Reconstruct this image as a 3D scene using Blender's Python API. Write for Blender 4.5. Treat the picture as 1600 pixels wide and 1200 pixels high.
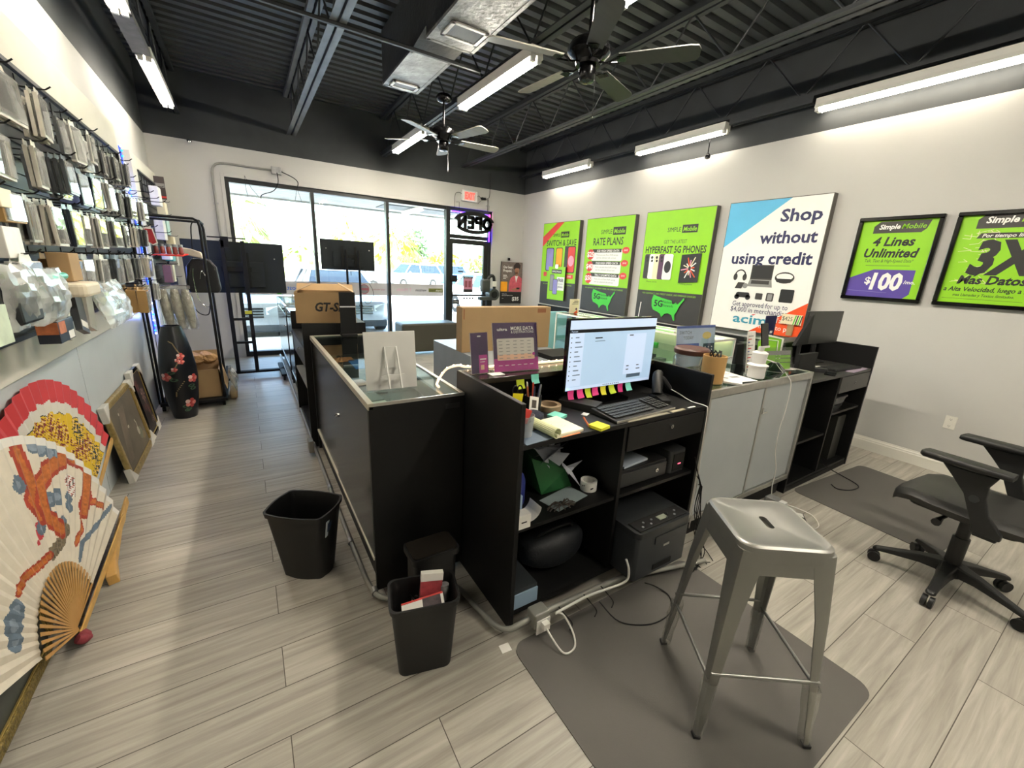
import bpy, math, random
from mathutils import Vector, Matrix

for o in list(bpy.data.objects):
    bpy.data.objects.remove(o)
S = bpy.context.scene
COL = S.collection
rnd = random.Random(7)
PI = math.pi

# ---------------------------------------------------------------- camera
F_PX, YAW, PITCH, ROLL, EYE = 644.53, 0.573076, -0.2714485, 0.0500159, 1.55
cam = bpy.data.cameras.new('camera')
cam.sensor_fit = 'HORIZONTAL'
cam.sensor_width = 36.0
cam.lens = F_PX / 1600 * 36.0
cam.clip_start = 0.02
cam.clip_end = 400
co = bpy.data.objects.new('camera', cam)
COL.objects.link(co)
_f = Vector((math.sin(YAW) * math.cos(PITCH), math.cos(YAW) * math.cos(PITCH), math.sin(PITCH)))
_r = Vector((math.cos(YAW), -math.sin(YAW), 0))
_u = _r.cross(_f)
_r2 = math.cos(ROLL) * _r + math.sin(ROLL) * _u
_u2 = -math.sin(ROLL) * _r + math.cos(ROLL) * _u
co.matrix_world = Matrix(((_r2.x, _u2.x, -_f.x, 0), (_r2.y, _u2.y, -_f.y, 0), (_r2.z, _u2.z, -_f.z, EYE), (0, 0, 0, 1)))
S.camera = co

# ---------------------------------------------------------------- view, sky, sun
S.view_settings.view_transform = 'Standard'
S.view_settings.look = 'None'
S.view_settings.gamma = 1
S.view_settings.use_curve_mapping = False
S.view_settings.exposure = 1.55
TUBE = {'mid': 75.0, 'rear_added': 75.0, 'left': 15.0, 'wall': 9.0}       # radiance of the fluorescent tubes, row by row; the one behind the viewer is added
W = bpy.data.worlds.new('sky')
S.world = W
W.use_nodes = True
wt = W.node_tree
wt.nodes.clear()
sky = wt.nodes.new('ShaderNodeTexSky')
sky.sky_type = 'NISHITA'
sky.sun_disc = False
sky.sun_elevation = math.radians(56)
sky.sun_rotation = math.radians(200)
sky.air_density = 1.0
sky.dust_density = 3.0
bg = wt.nodes.new('ShaderNodeBackground')
bg.inputs['Strength'].default_value = 1.25
wo = wt.nodes.new('ShaderNodeOutputWorld')
wt.links.new(sky.outputs[0], bg.inputs[0])
wt.links.new(bg.outputs[0], wo.inputs[0])
sun = bpy.data.lights.new('sun', 'SUN')
sun.energy = 9.0
sun.angle = math.radians(0.6)
sun.color = (1, 0.95, 0.86)
so = bpy.data.objects.new('sun', sun)
COL.objects.link(so)
so.location = (0, 20, 20)
so.rotation_euler = Vector((-0.35, 0.55, -0.95)).to_track_quat('-Z', 'Y').to_euler()
S.cycles.max_bounces = 7
S.cycles.diffuse_bounces = 4
S.cycles.glossy_bounces = 4
S.cycles.transmission_bounces = 6
S.cycles.transparent_max_bounces = 12
S.cycles.caustics_reflective = False
S.cycles.caustics_refractive = False
S.cycles.sample_clamp_indirect = 6.0

# ---------------------------------------------------------------- materials
def lin(h):
    h = h.lstrip('#')
    c = [int(h[i:i + 2], 16) / 255 for i in (0, 2, 4)]
    return [x / 12.92 if x <= 0.04045 else ((x + 0.055) / 1.055) ** 2.4 for x in c]

MATS = {}
def mat(name, col='#808080', rough=0.5, metal=0.0, var=0.08, scale=6.0, bump=0.0, bscale=80.0, emit=0.0, alpha=1.0, spec=0.5, trans=0.0, stretch=None, coat=0.0):
    if name in MATS:
        return MATS[name]
    m = bpy.data.materials.new(name)
    m.use_nodes = True
    t = m.node_tree
    p = t.nodes['Principled BSDF']
    c = lin(col)
    tc = t.nodes.new('ShaderNodeTexCoord')
    mp = t.nodes.new('ShaderNodeMapping')
    t.links.new(tc.outputs['Object'], mp.inputs[0])
    if stretch:
        mp.inputs['Scale'].default_value = stretch
    n = t.nodes.new('ShaderNodeTexNoise')
    n.inputs['Scale'].default_value = scale
    n.inputs['Detail'].default_value = 4
    t.links.new(mp.outputs[0], n.inputs['Vector'])
    r = t.nodes.new('ShaderNodeValToRGB')
    r.color_ramp.elements[0].position = 0.3
    r.color_ramp.elements[1].position = 0.7
    r.color_ramp.elements[0].color = [max(0, x * (1 - var)) for x in c] + [1]
    r.color_ramp.elements[1].color = [min(1, x * (1 + var)) for x in c] + [1]
    t.links.new(n.outputs['Fac'], r.inputs[0])
    t.links.new(r.outputs[0], p.inputs['Base Color'])
    p.inputs['Roughness'].default_value = rough
    p.inputs['Metallic'].default_value = metal
    p.inputs['Specular IOR Level'].default_value = spec
    p.inputs['Coat Weight'].default_value = coat
    if emit:
        t.links.new(r.outputs[0], p.inputs['Emission Color'])
        p.inputs['Emission Strength'].default_value = emit
    if trans:
        p.inputs['Transmission Weight'].default_value = trans
    if alpha < 1:
        p.inputs['Alpha'].default_value = alpha
    if bump:
        n2 = t.nodes.new('ShaderNodeTexNoise')
        n2.inputs['Scale'].default_value = bscale
        n2.inputs['Detail'].default_value = 3
        t.links.new(mp.outputs[0], n2.inputs['Vector'])
        b = t.nodes.new('ShaderNodeBump')
        b.inputs['Strength'].default_value = bump
        b.inputs['Distance'].default_value = 0.01
        t.links.new(n2.outputs['Fac'], b.inputs['Height'])
        t.links.new(b.outputs[0], p.inputs['Normal'])
    MATS[name] = m
    return m

def glass(name, tint='#ffffff', refl=0.0, rough=0.02, milk=0.0):
    # thin pane: lets light straight through and mirrors at grazing angles
    if name in MATS:
        return MATS[name]
    m = bpy.data.materials.new(name)
    m.use_nodes = True
    t = m.node_tree
    t.nodes.clear()
    out = t.nodes.new('ShaderNodeOutputMaterial')
    tr = t.nodes.new('ShaderNodeBsdfTransparent')
    tr.inputs[0].default_value = lin(tint) + [1]
    gl = t.nodes.new('ShaderNodeBsdfGlossy')
    gl.inputs['Roughness'].default_value = rough
    lw = t.nodes.new('ShaderNodeLayerWeight')
    pw = t.nodes.new('ShaderNodeMath')
    pw.operation = 'POWER'
    pw.inputs[1].default_value = 4.5
    t.links.new(lw.outputs['Facing'], pw.inputs[0])
    ad = t.nodes.new('ShaderNodeMath')
    ad.operation = 'MULTIPLY_ADD'
    ad.use_clamp = True
    ad.inputs[1].default_value = 0.85
    ad.inputs[2].default_value = 0.03 + refl
    t.links.new(pw.outputs[0], ad.inputs[0])
    mx = t.nodes.new('ShaderNodeMixShader')
    t.links.new(ad.outputs[0], mx.inputs[0])
    t.links.new(tr.outputs[0], mx.inputs[1])
    t.links.new(gl.outputs[0], mx.inputs[2])
    last = mx
    if milk:
        df = t.nodes.new('ShaderNodeBsdfDiffuse')
        nz = t.nodes.new('ShaderNodeTexNoise')
        nz.inputs['Scale'].default_value = 9
        nz.inputs['Detail'].default_value = 2
        gc = t.nodes.new('ShaderNodeTexCoord')
        t.links.new(gc.outputs['Object'], nz.inputs['Vector'])
        mr = t.nodes.new('ShaderNodeMapRange')
        mr.inputs[1].default_value = 0.35
        mr.inputs[2].default_value = 0.65
        mr.inputs[3].default_value = milk * 0.5
        mr.inputs[4].default_value = min(1, milk * 1.5)
        t.links.new(nz.outputs['Fac'], mr.inputs[0])
        df.inputs[0].default_value = lin(tint) + [1]
        m2 = t.nodes.new('ShaderNodeMixShader')
        t.links.new(mr.outputs[0], m2.inputs[0])
        t.links.new(mx.outputs[0], m2.inputs[1])
        t.links.new(df.outputs[0], m2.inputs[2])
        last = m2
    t.links.new(last.outputs[0], out.inputs[0])
    MATS[name] = m
    return m

def floor_mat():
    m = bpy.data.materials.new('grey_oak_planks')
    m.use_nodes = True
    t = m.node_tree
    L = t.links.new
    N = t.nodes.new
    p = t.nodes['Principled BSDF']
    tc = N('ShaderNodeTexCoord')
    mp = N('ShaderNodeMapping')
    L(tc.outputs['Object'], mp.inputs[0])
    mp.inputs['Location'].default_value = (0.41, 0.046, 0)
    br = N('ShaderNodeTexBrick')
    br.offset = 0.37
    br.offset_frequency = 2
    br.inputs['Scale'].default_value = 1
    br.inputs['Brick Width'].default_value = 1.22
    br.inputs['Row Height'].default_value = 0.195
    br.inputs['Mortar Size'].default_value = 0.0016
    br.inputs['Mortar Smooth'].default_value = 0.1
    br.inputs['Color1'].default_value = (0.0, 0.0, 0.0, 1)
    br.inputs['Color2'].default_value = (1, 1, 1, 1)
    br.inputs['Mortar'].default_value = (0.5, 0.5, 0.5, 1)
    L(mp.outputs[0], br.inputs[0])
    # each plank reads its own slice of the grain
    sep = N('ShaderNodeSeparateXYZ')
    L(mp.outputs[0], sep.inputs[0])
    off = N('ShaderNodeMath')
    off.operation = 'MULTIPLY'
    off.inputs[1].default_value = 37.0
    L(br.outputs['Color'], off.inputs[0])
    cm = N('ShaderNodeCombineXYZ')
    L(sep.outputs[0], cm.inputs[0])
    L(sep.outputs[1], cm.inputs[1])
    L(off.outputs[0], cm.inputs[2])
    g = N('ShaderNodeMapping')
    g.inputs['Scale'].default_value = (1.5, 26, 1)
    L(cm.outputs[0], g.inputs[0])
    wv = N('ShaderNodeTexNoise')
    wv.inputs['Scale'].default_value = 1.5
    wv.inputs['Detail'].default_value = 9
    wv.inputs['Roughness'].default_value = 0.62
    wv.inputs['Distortion'].default_value = 0.55
    L(g.outputs[0], wv.inputs['Vector'])
    g2 = N('ShaderNodeMapping')
    g2.inputs['Scale'].default_value = (0.9, 9, 1)
    L(cm.outputs[0], g2.inputs[0])
    ring = N('ShaderNodeTexWave')
    ring.wave_type = 'RINGS'
    ring.inputs['Scale'].default_value = 0.9
    ring.inputs['Distortion'].default_value = 5
    ring.inputs['Detail'].default_value = 3
    ring.inputs['Detail Scale'].default_value = 1.2
    L(g2.outputs[0], ring.inputs['Vector'])
    mx0 = N('ShaderNodeMix')
    mx0.data_type = 'FLOAT'
    mx0.inputs[0].default_value = 0.09
    L(wv.outputs['Fac'], mx0.inputs[2])
    L(ring.outputs['Fac'], mx0.inputs[3])
    rp = N('ShaderNodeValToRGB')
    e = rp.color_ramp.elements
    e[0].position = 0.22
    e[0].color = lin('#857f75') + [1]
    e[1].position = 0.80
    e[1].color = lin('#bdb8ad') + [1]
    k = e.new(0.5)
    k.color = lin('#a29d92') + [1]
    L(mx0.outputs[0], rp.inputs[0])
    pv = N('ShaderNodeMapRange')
    pv.inputs[3].default_value = 0.9
    pv.inputs[4].default_value = 1.1
    L(br.outputs['Color'], pv.inputs[0])
    mul = N('ShaderNodeMix')
    mul.data_type = 'RGBA'
    mul.blend_type = 'MULTIPLY'
    mul.inputs[0].default_value = 1
    L(rp.outputs[0], mul.inputs[6])
    L(pv.outputs[0], mul.inputs[7])
    mort = N('ShaderNodeMix')
    mort.data_type = 'RGBA'
    L(br.outputs['Fac'], mort.inputs[0])
    L(mul.outputs[2], mort.inputs[6])
    mort.inputs[7].default_value = lin('#4a443b') + [1]
    L(mort.outputs[2], p.inputs['Base Color'])
    p.inputs['Roughness'].default_value = 0.42
    p.inputs['Specular IOR Level'].default_value = 0.4
    b = N('ShaderNodeBump')
    b.inputs['Strength'].default_value = 0.12
    b.inputs['Distance'].default_value = 0.004
    L(wv.outputs['Fac'], b.inputs['Height'])
    L(b.outputs[0], p.inputs['Normal'])
    return m

# ---------------------------------------------------------------- mesh helpers
WM = {}
class M:
    def __init__(s, T=None):
        s.v, s.f, s.m, s.T = [], [], [], T
    def add(s, vs, fs, mi=0):
        o = len(s.v)
        s.v += [s.T @ Vector(v) for v in vs] if s.T else [Vector(v) for v in vs]
        for f in fs:
            s.f.append([i + o for i in f])
            s.m.append(mi)
        return s
    def box(s, x0, y0, z0, x1, y1, z1, mi=0):
        return s.add([(x0, y0, z0), (x1, y0, z0), (x1, y1, z0), (x0, y1, z0), (x0, y0, z1), (x1, y0, z1), (x1, y1, z1), (x0, y1, z1)],
                     [(0, 3, 2, 1), (4, 5, 6, 7), (0, 1, 5, 4), (1, 2, 6, 5), (2, 3, 7, 6), (3, 0, 4, 7)], mi)
    def cbox(s, c, d, mi=0, R=None):
        h = [x / 2 for x in d]
        P = [Vector((a * h[0], b * h[1], e * h[2])) for e in (-1, 1) for a, b in ((-1, -1), (1, -1), (1, 1), (-1, 1))]
        P = [(R @ q if R else q) + Vector(c) for q in P]
        return s.add(P, [(0, 3, 2, 1), (4, 5, 6, 7), (0, 1, 5, 4), (1, 2, 6, 5), (2, 3, 7, 6), (3, 0, 4, 7)], mi)
    def poly(s, pts, mi=0):
        return s.add(pts, [list(range(len(pts)))], mi)
    def loft(s, rings, mi=0, cap=True, closed=True):
        n = len(rings[0])
        vs = [p for r in rings for p in r]
        fs = []
        for i in range(len(rings) - 1):
            for j in range(n if closed else n - 1):
                k = (j + 1) % n
                fs.append((i * n + j, i * n + k, (i + 1) * n + k, (i + 1) * n + j))
        if cap:
            fs.append(list(range(n))[::-1])
            fs.append([(len(rings) - 1) * n + j for j in range(n)])
        return s.add(vs, fs, mi)
    def prism(s, pts, d, mi=0):
        d = Vector(d)
        return s.loft([[Vector(p) for p in pts], [Vector(p) + d for p in pts]], mi)
    def cyl(s, a, b, r0, r1=None, n=16, mi=0, cap=True):
        a, b = Vector(a), Vector(b)
        r1 = r0 if r1 is None else r1
        d = (b - a).normalized()
        x = d.orthogonal().normalized()
        y = d.cross(x)
        R = [[p + r * (math.cos(2 * PI * i / n) * x + math.sin(2 * PI * i / n) * y) for i in range(n)] for p, r in ((a, r0), (b, r1))]
        return s.loft(R, mi, cap)
    def tube(s, pts, r, n=8, mi=0, sm=0, cap=True):
        P = [Vector(p) for p in pts]
        if sm:
            P = spline(P, sm)
            if isinstance(r, (list, tuple)):
                r = [r[min(i // sm, len(r) - 1)] * (1 - i % sm / sm) + r[min(i // sm + 1, len(r) - 1)] * (i % sm / sm) for i in range(len(P))]
        R = []
        pr = None
        for i, p in enumerate(P):
            d = (P[min(i + 1, len(P) - 1)] - P[max(i - 1, 0)])
            d = d.normalized() if d.length > 1e-9 else Vector((0, 0, 1))
            x = d.orthogonal().normalized() if pr is None else (pr - d * pr.dot(d))
            x = x.normalized() if x.length > 1e-6 else d.orthogonal().normalized()
            pr = x
            y = d.cross(x)
            rr = r[i] if isinstance(r, (list, tuple)) else r
            R.append([p + rr * (math.cos(2 * PI * k / n) * x + math.sin(2 * PI * k / n) * y) for k in range(n)])
        return s.loft(R, mi, cap)
    def lathe(s, prof, c=(0, 0, 0), n=24, mi=0, cap=True, sx=1, sy=1):
        c = Vector(c)
        return s.loft([[c + Vector((sx * r * math.cos(2 * PI * i / n), sy * r * math.sin(2 * PI * i / n), z)) for i in range(n)] for r, z in prof], mi, cap)
    def sph(s, c, r, n=12, mi=0, sc=(1, 1, 1)):
        m = n // 2
        R = []
        for i in range(m + 1):
            th = PI * (i + 0.02) / (m + 0.04)
            R.append([Vector(c) + Vector((sc[0] * r * math.sin(th) * math.cos(2 * PI * j / n), sc[1] * r * math.sin(th) * math.sin(2 * PI * j / n), -sc[2] * r * math.cos(th))) for j in range(n)])
        return s.loft(R, mi)
    def rrect(s, x0, y0, x1, y1, r, z0, z1, mi=0, k=4, taper=0.0):
        a, b = rr2(x0, y0, x1, y1, r, k), rr2(x0 + taper, y0 + taper, x1 - taper, y1 - taper, max(r - taper, .001), k)
        return s.loft([[(p[0], p[1], z0) for p in b], [(p[0], p[1], z1) for p in a]], mi)

def spline(P, k):
    P = [Vector(p) for p in P]
    out = []
    for i in range(len(P) - 1):
        p0, p1, p2, p3 = P[max(i - 1, 0)], P[i], P[i + 1], P[min(i + 2, len(P) - 1)]
        for j in range(k):
            t = j / k
            out.append(0.5 * ((2 * p1) + (p2 - p0) * t + (2 * p0 - 5 * p1 + 4 * p2 - p3) * t * t + (3 * p1 - p0 - 3 * p2 + p3) * t ** 3))
    out.append(P[-1])
    return out

def rr2(x0, y0, x1, y1, r, k=4):
    out = []
    for cx, cy, a in ((x1 - r, y1 - r, 0), (x0 + r, y1 - r, 90), (x0 + r, y0 + r, 180), (x1 - r, y0 + r, 270)):
        for i in range(k + 1):
            t = math.radians(a + 90 * i / k)
            out.append((cx + r * math.cos(t), cy + r * math.sin(t)))
    return out

def build(mb, name, mats, par=None, smooth=0, bev=0.0, local=False, label=None, seg=2):
    if not isinstance(mats, (list, tuple)):
        mats = [mats]
    vs = mb.v
    org = Vector((0, 0, 0))
    if par is not None:
        if not local:
            inv = WM[par.name].inverted()
            vs = [inv @ v for v in vs]
    else:
        xs, ys, zs = zip(*vs)
        org = Vector(((min(xs) + max(xs)) / 2, (min(ys) + max(ys)) / 2, min(zs)))
        vs = [v - org for v in vs]
    me = bpy.data.meshes.new(name)
    me.from_pydata([tuple(v) for v in vs], [], mb.f)
    for m in mats:
        me.materials.append(m)
    me.polygons.foreach_set('material_index', mb.m)
    me.validate()
    me.update()
    if smooth:
        me.polygons.foreach_set('use_smooth', [True] * len(me.polygons))
        me.set_sharp_from_angle(angle=math.radians(smooth))
    o = bpy.data.objects.new(name, me)
    COL.objects.link(o)
    if par is not None:
        o.parent = par
        WM[o.name] = WM[par.name]
    else:
        o.location = org
        WM[o.name] = Matrix.Translation(org)
    if bev:
        b = o.modifiers.new('bevel', 'BEVEL')
        b.width = bev
        b.segments = seg
        b.limit_method = 'ANGLE'
        b.angle_limit = math.radians(35)
    if label:
        o['label'] = label
    return o

def tag(o, label, cat, group=None, kind=None):
    o['label'] = label
    o['category'] = cat
    if group:
        o['group'] = group
    if kind:
        o['kind'] = kind
    return o

def thing(name, label, cat, loc=(0, 0, 0), rz=0.0, group=None, rot=None):
    o = bpy.data.objects.new(name, None)
    COL.objects.link(o)
    o.empty_display_size = 0.05
    o.location = loc
    o.rotation_euler = rot if rot else (0, 0, rz)
    WM[o.name] = Matrix.Translation(loc) @ o.rotation_euler.to_matrix().to_4x4()
    return tag(o, label, cat, group)

def one(mb, name, mats, label, cat, group=None, **k):
    return tag(build(mb, name, mats, **k), label, cat, group)

def struct(mb, name, mats, par=None, **k):
    o = build(mb, name, mats, par, **k)
    if par is None:
        o['kind'] = 'structure'
    return o

def dup(root, loc, rz=0.0, label=None, group=None):
    def cp(o, par):
        c = o.copy()
        COL.objects.link(c)
        if par:
            c.parent = par
        for ch in list(o.children):
            cp(ch, c)
        return c
    r = cp(root, None)
    r.location = loc
    r.rotation_euler = (0, 0, rz)
    if label:
        r['label'] = label
    if group:
        r['group'] = group
    return r

class Fr:                      # a flat frame to draw prints on: u to the right, v up, n towards the reader
    def __init__(s, o, u, v):
        s.o, s.u, s.v = Vector(o), Vector(u).normalized(), Vector(v).normalized()
        s.n = s.u.cross(s.v)
    def p(s, x, y, l=0.0):
        return s.o + s.u * x + s.v * y + s.n * l

class Pr:                      # print builder
    def __init__(s, fr, mb=None, lift=0.0006):
        s.fr, s.mb, s.l, s.step, s.dy = fr, mb or M(), lift, 0.0006, 0
    def poly(s, pts, mi):
        s.mb.poly([s.fr.p(x, y + s.dy, s.l) for x, y in pts], mi)
        return s
    def rect(s, x0, y0, x1, y1, mi, r=0, sk=0):
        if r:
            return s.poly(rr2(x0, y0, x1, y1, r), mi)
        return s.poly([(x0, y0), (x1, y0), (x1 + sk, y1), (x0 + sk, y1)], mi)
    def disc(s, x, y, r, mi, n=20, ry=None):
        return s.poly([(x + r * math.cos(2 * PI * i / n), y + (ry or r) * math.sin(2 * PI * i / n)) for i in range(n)], mi)
    def line(s, pts, w, mi):
        for (a, b), (c, d) in zip(pts, pts[1:]):
            dx, dy = c - a, d - b
            L = math.hypot(dx, dy) or 1
            ox, oy = -dy / L * w / 2, dx / L * w / 2
            s.poly([(a - ox, b - oy), (c - ox, d - oy), (c + ox, d + oy), (a + ox, b + oy)], mi)
        return s
    def up(s):
        s.l += s.step
        return s
    def txt(s, t, x, y, h, mi, w=None, bold=0.0, shear=0.0, al='L', mir=False):
        # h = cap height; w = full width to fit
        vs, fs, x0, x1 = glyphs(t, bold, shear)
        k = h / CAP
        kx = k if w is None else w / max(x1 - x0, 1e-6)
        W_ = (x1 - x0) * kx
        ox = x - {'L': 0, 'C': W_ / 2, 'R': W_}[al]
        P = []
        for a, b in vs:
            q = (a - x0) * kx
            P.append(s.fr.p(ox + (W_ - q if mir else q), y + b * k, s.l))
        s.mb.add(P, [f[::-1] for f in fs] if mir else fs, mi)
        return s

CAP = 0.69
GL = {}
def glyphs(t, bold, shear):
    key = (t, bold, shear)
    if key in GL:
        return GL[key]
    cu = bpy.data.curves.new('t', 'FONT')
    cu.body = t
    cu.size = 1
    cu.offset = bold
    cu.shear = shear
    cu.fill_mode = 'FRONT'
    cu.resolution_u = 2
    ob = bpy.data.objects.new('t', cu)
    me = ob.to_mesh()
    vs = [(v.co.x, v.co.y) for v in me.vertices]
    fs = [list(p.vertices) for p in me.polygons]
    # make all faces wind to +z
    out = []
    for f in fs:
        a = sum(vs[f[i]][0] * vs[f[(i + 1) % len(f)]][1] - vs[f[(i + 1) % len(f)]][0] * vs[f[i]][1] for i in range(len(f)))
        out.append(f if a >= 0 else f[::-1])
    ob.to_mesh_clear()
    bpy.data.objects.remove(ob)
    bpy.data.curves.remove(cu)
    xs = [v[0] for v in vs] or [0, 1]
    GL[key] = (vs, out, min(xs), max(xs))
    return GL[key]

# common materials
BLK = mat('black_laminate', '#0b0b0b', 0.5, var=0.12, scale=12, spec=0.35)
BLKM = mat('matte_black', '#090909', 0.65, var=0.1, spec=0.35)
PLB = mat('black_plastic', '#101010', 0.5, var=0.1, bump=0.1, bscale=300)
PLG = mat('charcoal_plastic', '#2a2b2c', 0.5, var=0.08)
GLB = mat('gloss_black', '#050505', 0.12, var=0.05)
WHT = mat('white_paint', '#e4e3df', 0.5, var=0.02)
PAP = mat('paper_white', '#e9e7e0', 0.7, var=0.03)
ALU = mat('brushed_aluminium', '#b9b8b3', 0.35, 0.9, var=0.06, scale=30)
STL = mat('galvanised_steel', '#a9aaa9', 0.42, 0.85, var=0.18, scale=18)
CHR = mat('chrome', '#d8d8d8', 0.12, 1.0, var=0.02)
CRD = mat('cardboard', '#a3865f', 0.8, var=0.06, scale=5, bump=0.05)
CRD2 = mat('cardboard_edge', '#b3946a', 0.8, var=0.08)
WGL = glass('window_glass', '#f4fbf8')
CGL = glass('case_glass', '#e9f5f0', 0.06)
PLC = glass('clear_plastic', '#f6f6f4', 0.04, 0.08, milk=0.12)
ACR = glass('acrylic', '#fbfbfb', 0.03)
# ================================================================ the room
XL, XR, YB, YR, ZW, ZD = -0.92, 5.03, 7.667, -3.2, 3.02, 3.85
PAINT = mat('greige_wall_paint', '#bcbbb6', 0.72, var=0.03, scale=1.5, bump=0.06, bscale=220)
DARK = mat('black_ceiling_paint', '#36393a', 0.75, var=0.15, scale=3)
STEELK = mat('black_painted_steel', '#303335', 0.5, 0.2, var=0.15)
TRIMW = mat('white_trim', '#dedbd0', 0.45, var=0.02)
FLOOR = floor_mat()

struct(M().box(XL - 0.1, YR - 0.1, -0.1, XR + 0.1, YB + 0.12, 0), 'floor', FLOOR)

def wall(name, x0, y0, x1, y1):
    m = M().box(x0, y0, 0, x1, y1, ZW, 0).box(x0, y0, ZW, x1, y1, ZD + 0.1, 1)
    return struct(m, name, [PAINT, DARK])
wall('wall_left', XL - 0.1, YR, XL, YB)
wall('wall_right', XR, YR, XR + 0.1, YB)
wall('wall_rear', XL - 0.1, YR - 0.1, XR + 0.1, YR)
WX0, WX1, DX1, WZ = -0.10, 3.363, 4.293, 2.62
m = M()
y0, y1 = YB, YB + 0.14
m.box(XL - 0.1, y0, 0, WX0, y1, ZW, 0).box(DX1, y0, 0, XR + 0.1, y1, ZW, 0).box(WX0, y0, WZ, DX1, y1, ZW, 0)
m.box(XL - 0.1, y0, ZW, XR + 0.1, y1, ZD + 0.1, 1)
struct(m, 'wall_front', [PAINT, DARK])
# raised casing line around the shop front
m = M()
m.box(WX0 - 0.045, YB - 0.012, 0, WX0, YB, WZ + 0.05).box(WX0, YB - 0.012, WZ + 0.0, DX1 + 0.05, YB, WZ + 0.05).box(DX1, YB - 0.012, 0, DX1 + 0.05, YB, WZ)
struct(m, 'trim_1', PAINT, bev=0.003)

# corrugated steel deck, ribs across the room
m = M()
x0, x1 = XL - 0.1, XR + 0.1
prof = []
y = YR
while y < YB + 0.1:
    prof += [(y, ZD), (y + 0.075, ZD), (y + 0.09, ZD + 0.04), (y + 0.135, ZD + 0.04)]
    y += 0.15
for (ya, za), (yb, zb) in zip(prof, prof[1:]):
    m.poly([(x0, ya, za), (x0, yb, zb), (x1, yb, zb), (x1, ya, za)])
m.box(x0, YR, ZD + 0.06, x1, YB + 0.14, ZD + 0.1)
struct(m, 'ceiling', mat('black_steel_deck', '#404344', 0.45, 0.15, var=0.12))

# white baseboard along the right wall
m = M()
bp = [(0, 0), (-0.016, 0), (-0.016, 0.09), (-0.012, 0.098), (-0.012, 0.108), (-0.006, 0.118), (-0.004, 0.128), (0, 0.128)]
m.loft([[(XR + a, YR, b) for a, b in bp], [(XR + a, YB, b) for a, b in bp]])
struct(m, 'baseboard_right', TRIMW)

# open-web joists
def joist(x, col):
    t = thing('roof_joist', JL[x], 'joist', (x, YB, 3.31), group='bar joists')
    m = M()
    for s in (-1, 1):
        m.box(x + s * 0.012 if s > 0 else x - 0.062, YR, 3.31, x + 0.062 if s > 0 else x - 0.012, YB, 3.316)
        m.box(x + s * 0.012 - 0.003, YR, 3.31, x + s * 0.012 + 0.003, YB, 3.36)
    build(m, 'bottom_chord', col, t)
    m = M()
    for s in (-1, 1):
        m.box(x + s * 0.012 - (0.05 if s < 0 else 0), YR, ZD - 0.055, x + s * 0.012 + (0.05 if s > 0 else 0), YB, ZD - 0.003)
    build(m, 'top_chord', col, t)
    m = M()
    y = YB - 0.1
    up = False
    while y > YR + 0.5:
        a, b = (y, 3.33), (y - 0.42, ZD - 0.03)
        if up:
            a, b = (y, ZD - 0.03), (y - 0.42, 3.33)
        m.tube([(x, a[0], a[1]), (x, b[0], b[1])], 0.009, 6)
        y -= 0.42
        up = not up
    build(m, 'web_bars', STEELK, t)
JL = {-0.56: 'black roof joist carrying the tube lights beside the product wall',
      0.81: 'bare double-angle roof joist, light painted into its grey, running towards the shop window',
      2.2: 'black roof joist carrying the middle row of tube lights',
      3.63: 'black roof joist with zigzag webs running behind the ceiling fans',
      4.92: 'black roof joist carrying the tube lights over the green posters'}
LITST = mat('lit_joist_steel', '#77797a', 0.45, 0.4, var=0.18, scale=5)  # paler copy of the joist steel, the light on it put into the colour
for x in JL:
    joist(x, LITST if x == 0.81 else STEELK)

# bridging angle crossing under the joists
m = M().box(XL, 3.97, 3.285, 2.05, 3.995, 3.31).box(XL, 3.97, 3.305, 2.05, 4.0, 3.31)
one(m, 'bridging_bar', STEELK, 'thin black steel bar crossing beneath the foil duct', 'steel bar')

# tube lights under the joists
def lamp(x, ya):
    k = 'wall' if x > 4 else ('left' if x < 0 else ('rear_added' if ya < 0 else 'mid'))
    return mat('lit_fluorescent_tube_' + k, '#fff6e6', 0.5, var=0.0, emit=TUBE[k])
HOUS = mat('white_enamel_housing', '#d9d7cf', 0.4, var=0.03)
def tube_light(x, ya, yb, label, z=3.2):
    t = thing('tube_light', label, 'light', (x, (ya + yb) / 2, z), group='fluorescent strip lights')
    m = M()
    pf = [(-0.062, 0.0), (-0.055, 0.035), (-0.055, 0.085), (0.055, 0.085), (0.055, 0.035), (0.062, 0.0), (0.05, 0.0), (0.035, 0.016), (-0.035, 0.016), (-0.05, 0.0)]
    m.loft([[(x + a, ya, z + b) for a, b in pf], [(x + a, yb, z + b) for a, b in pf]])
    build(m, 'housing', HOUS, t)
    for s in (-1, 1):
        build(M().cyl((x + s * 0.028, ya + 0.03, z - 0.008), (x + s * 0.028, yb - 0.03, z - 0.008), 0.0165, n=12), 'tube', lamp(x, ya), t, smooth=40)
    m = M()
    for yy in (ya, yb):
        for s in (-1, 1):
            a = yy + 0.002 if yy == ya else yy - 0.034
            m.box(x + s * 0.028 - 0.02, a, z - 0.028, x + s * 0.028 + 0.02, a + 0.032, z + 0.02)
    build(m, 'lamp_holder', WHT, t)
    build(M().box(x - 0.006, ya + 0.2, z + 0.085, x + 0.006, ya + 0.212, 3.31).box(x - 0.006, yb - 0.212, z + 0.085, x + 0.006, yb - 0.2, 3.31), 'hanger', STEELK, t)
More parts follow.
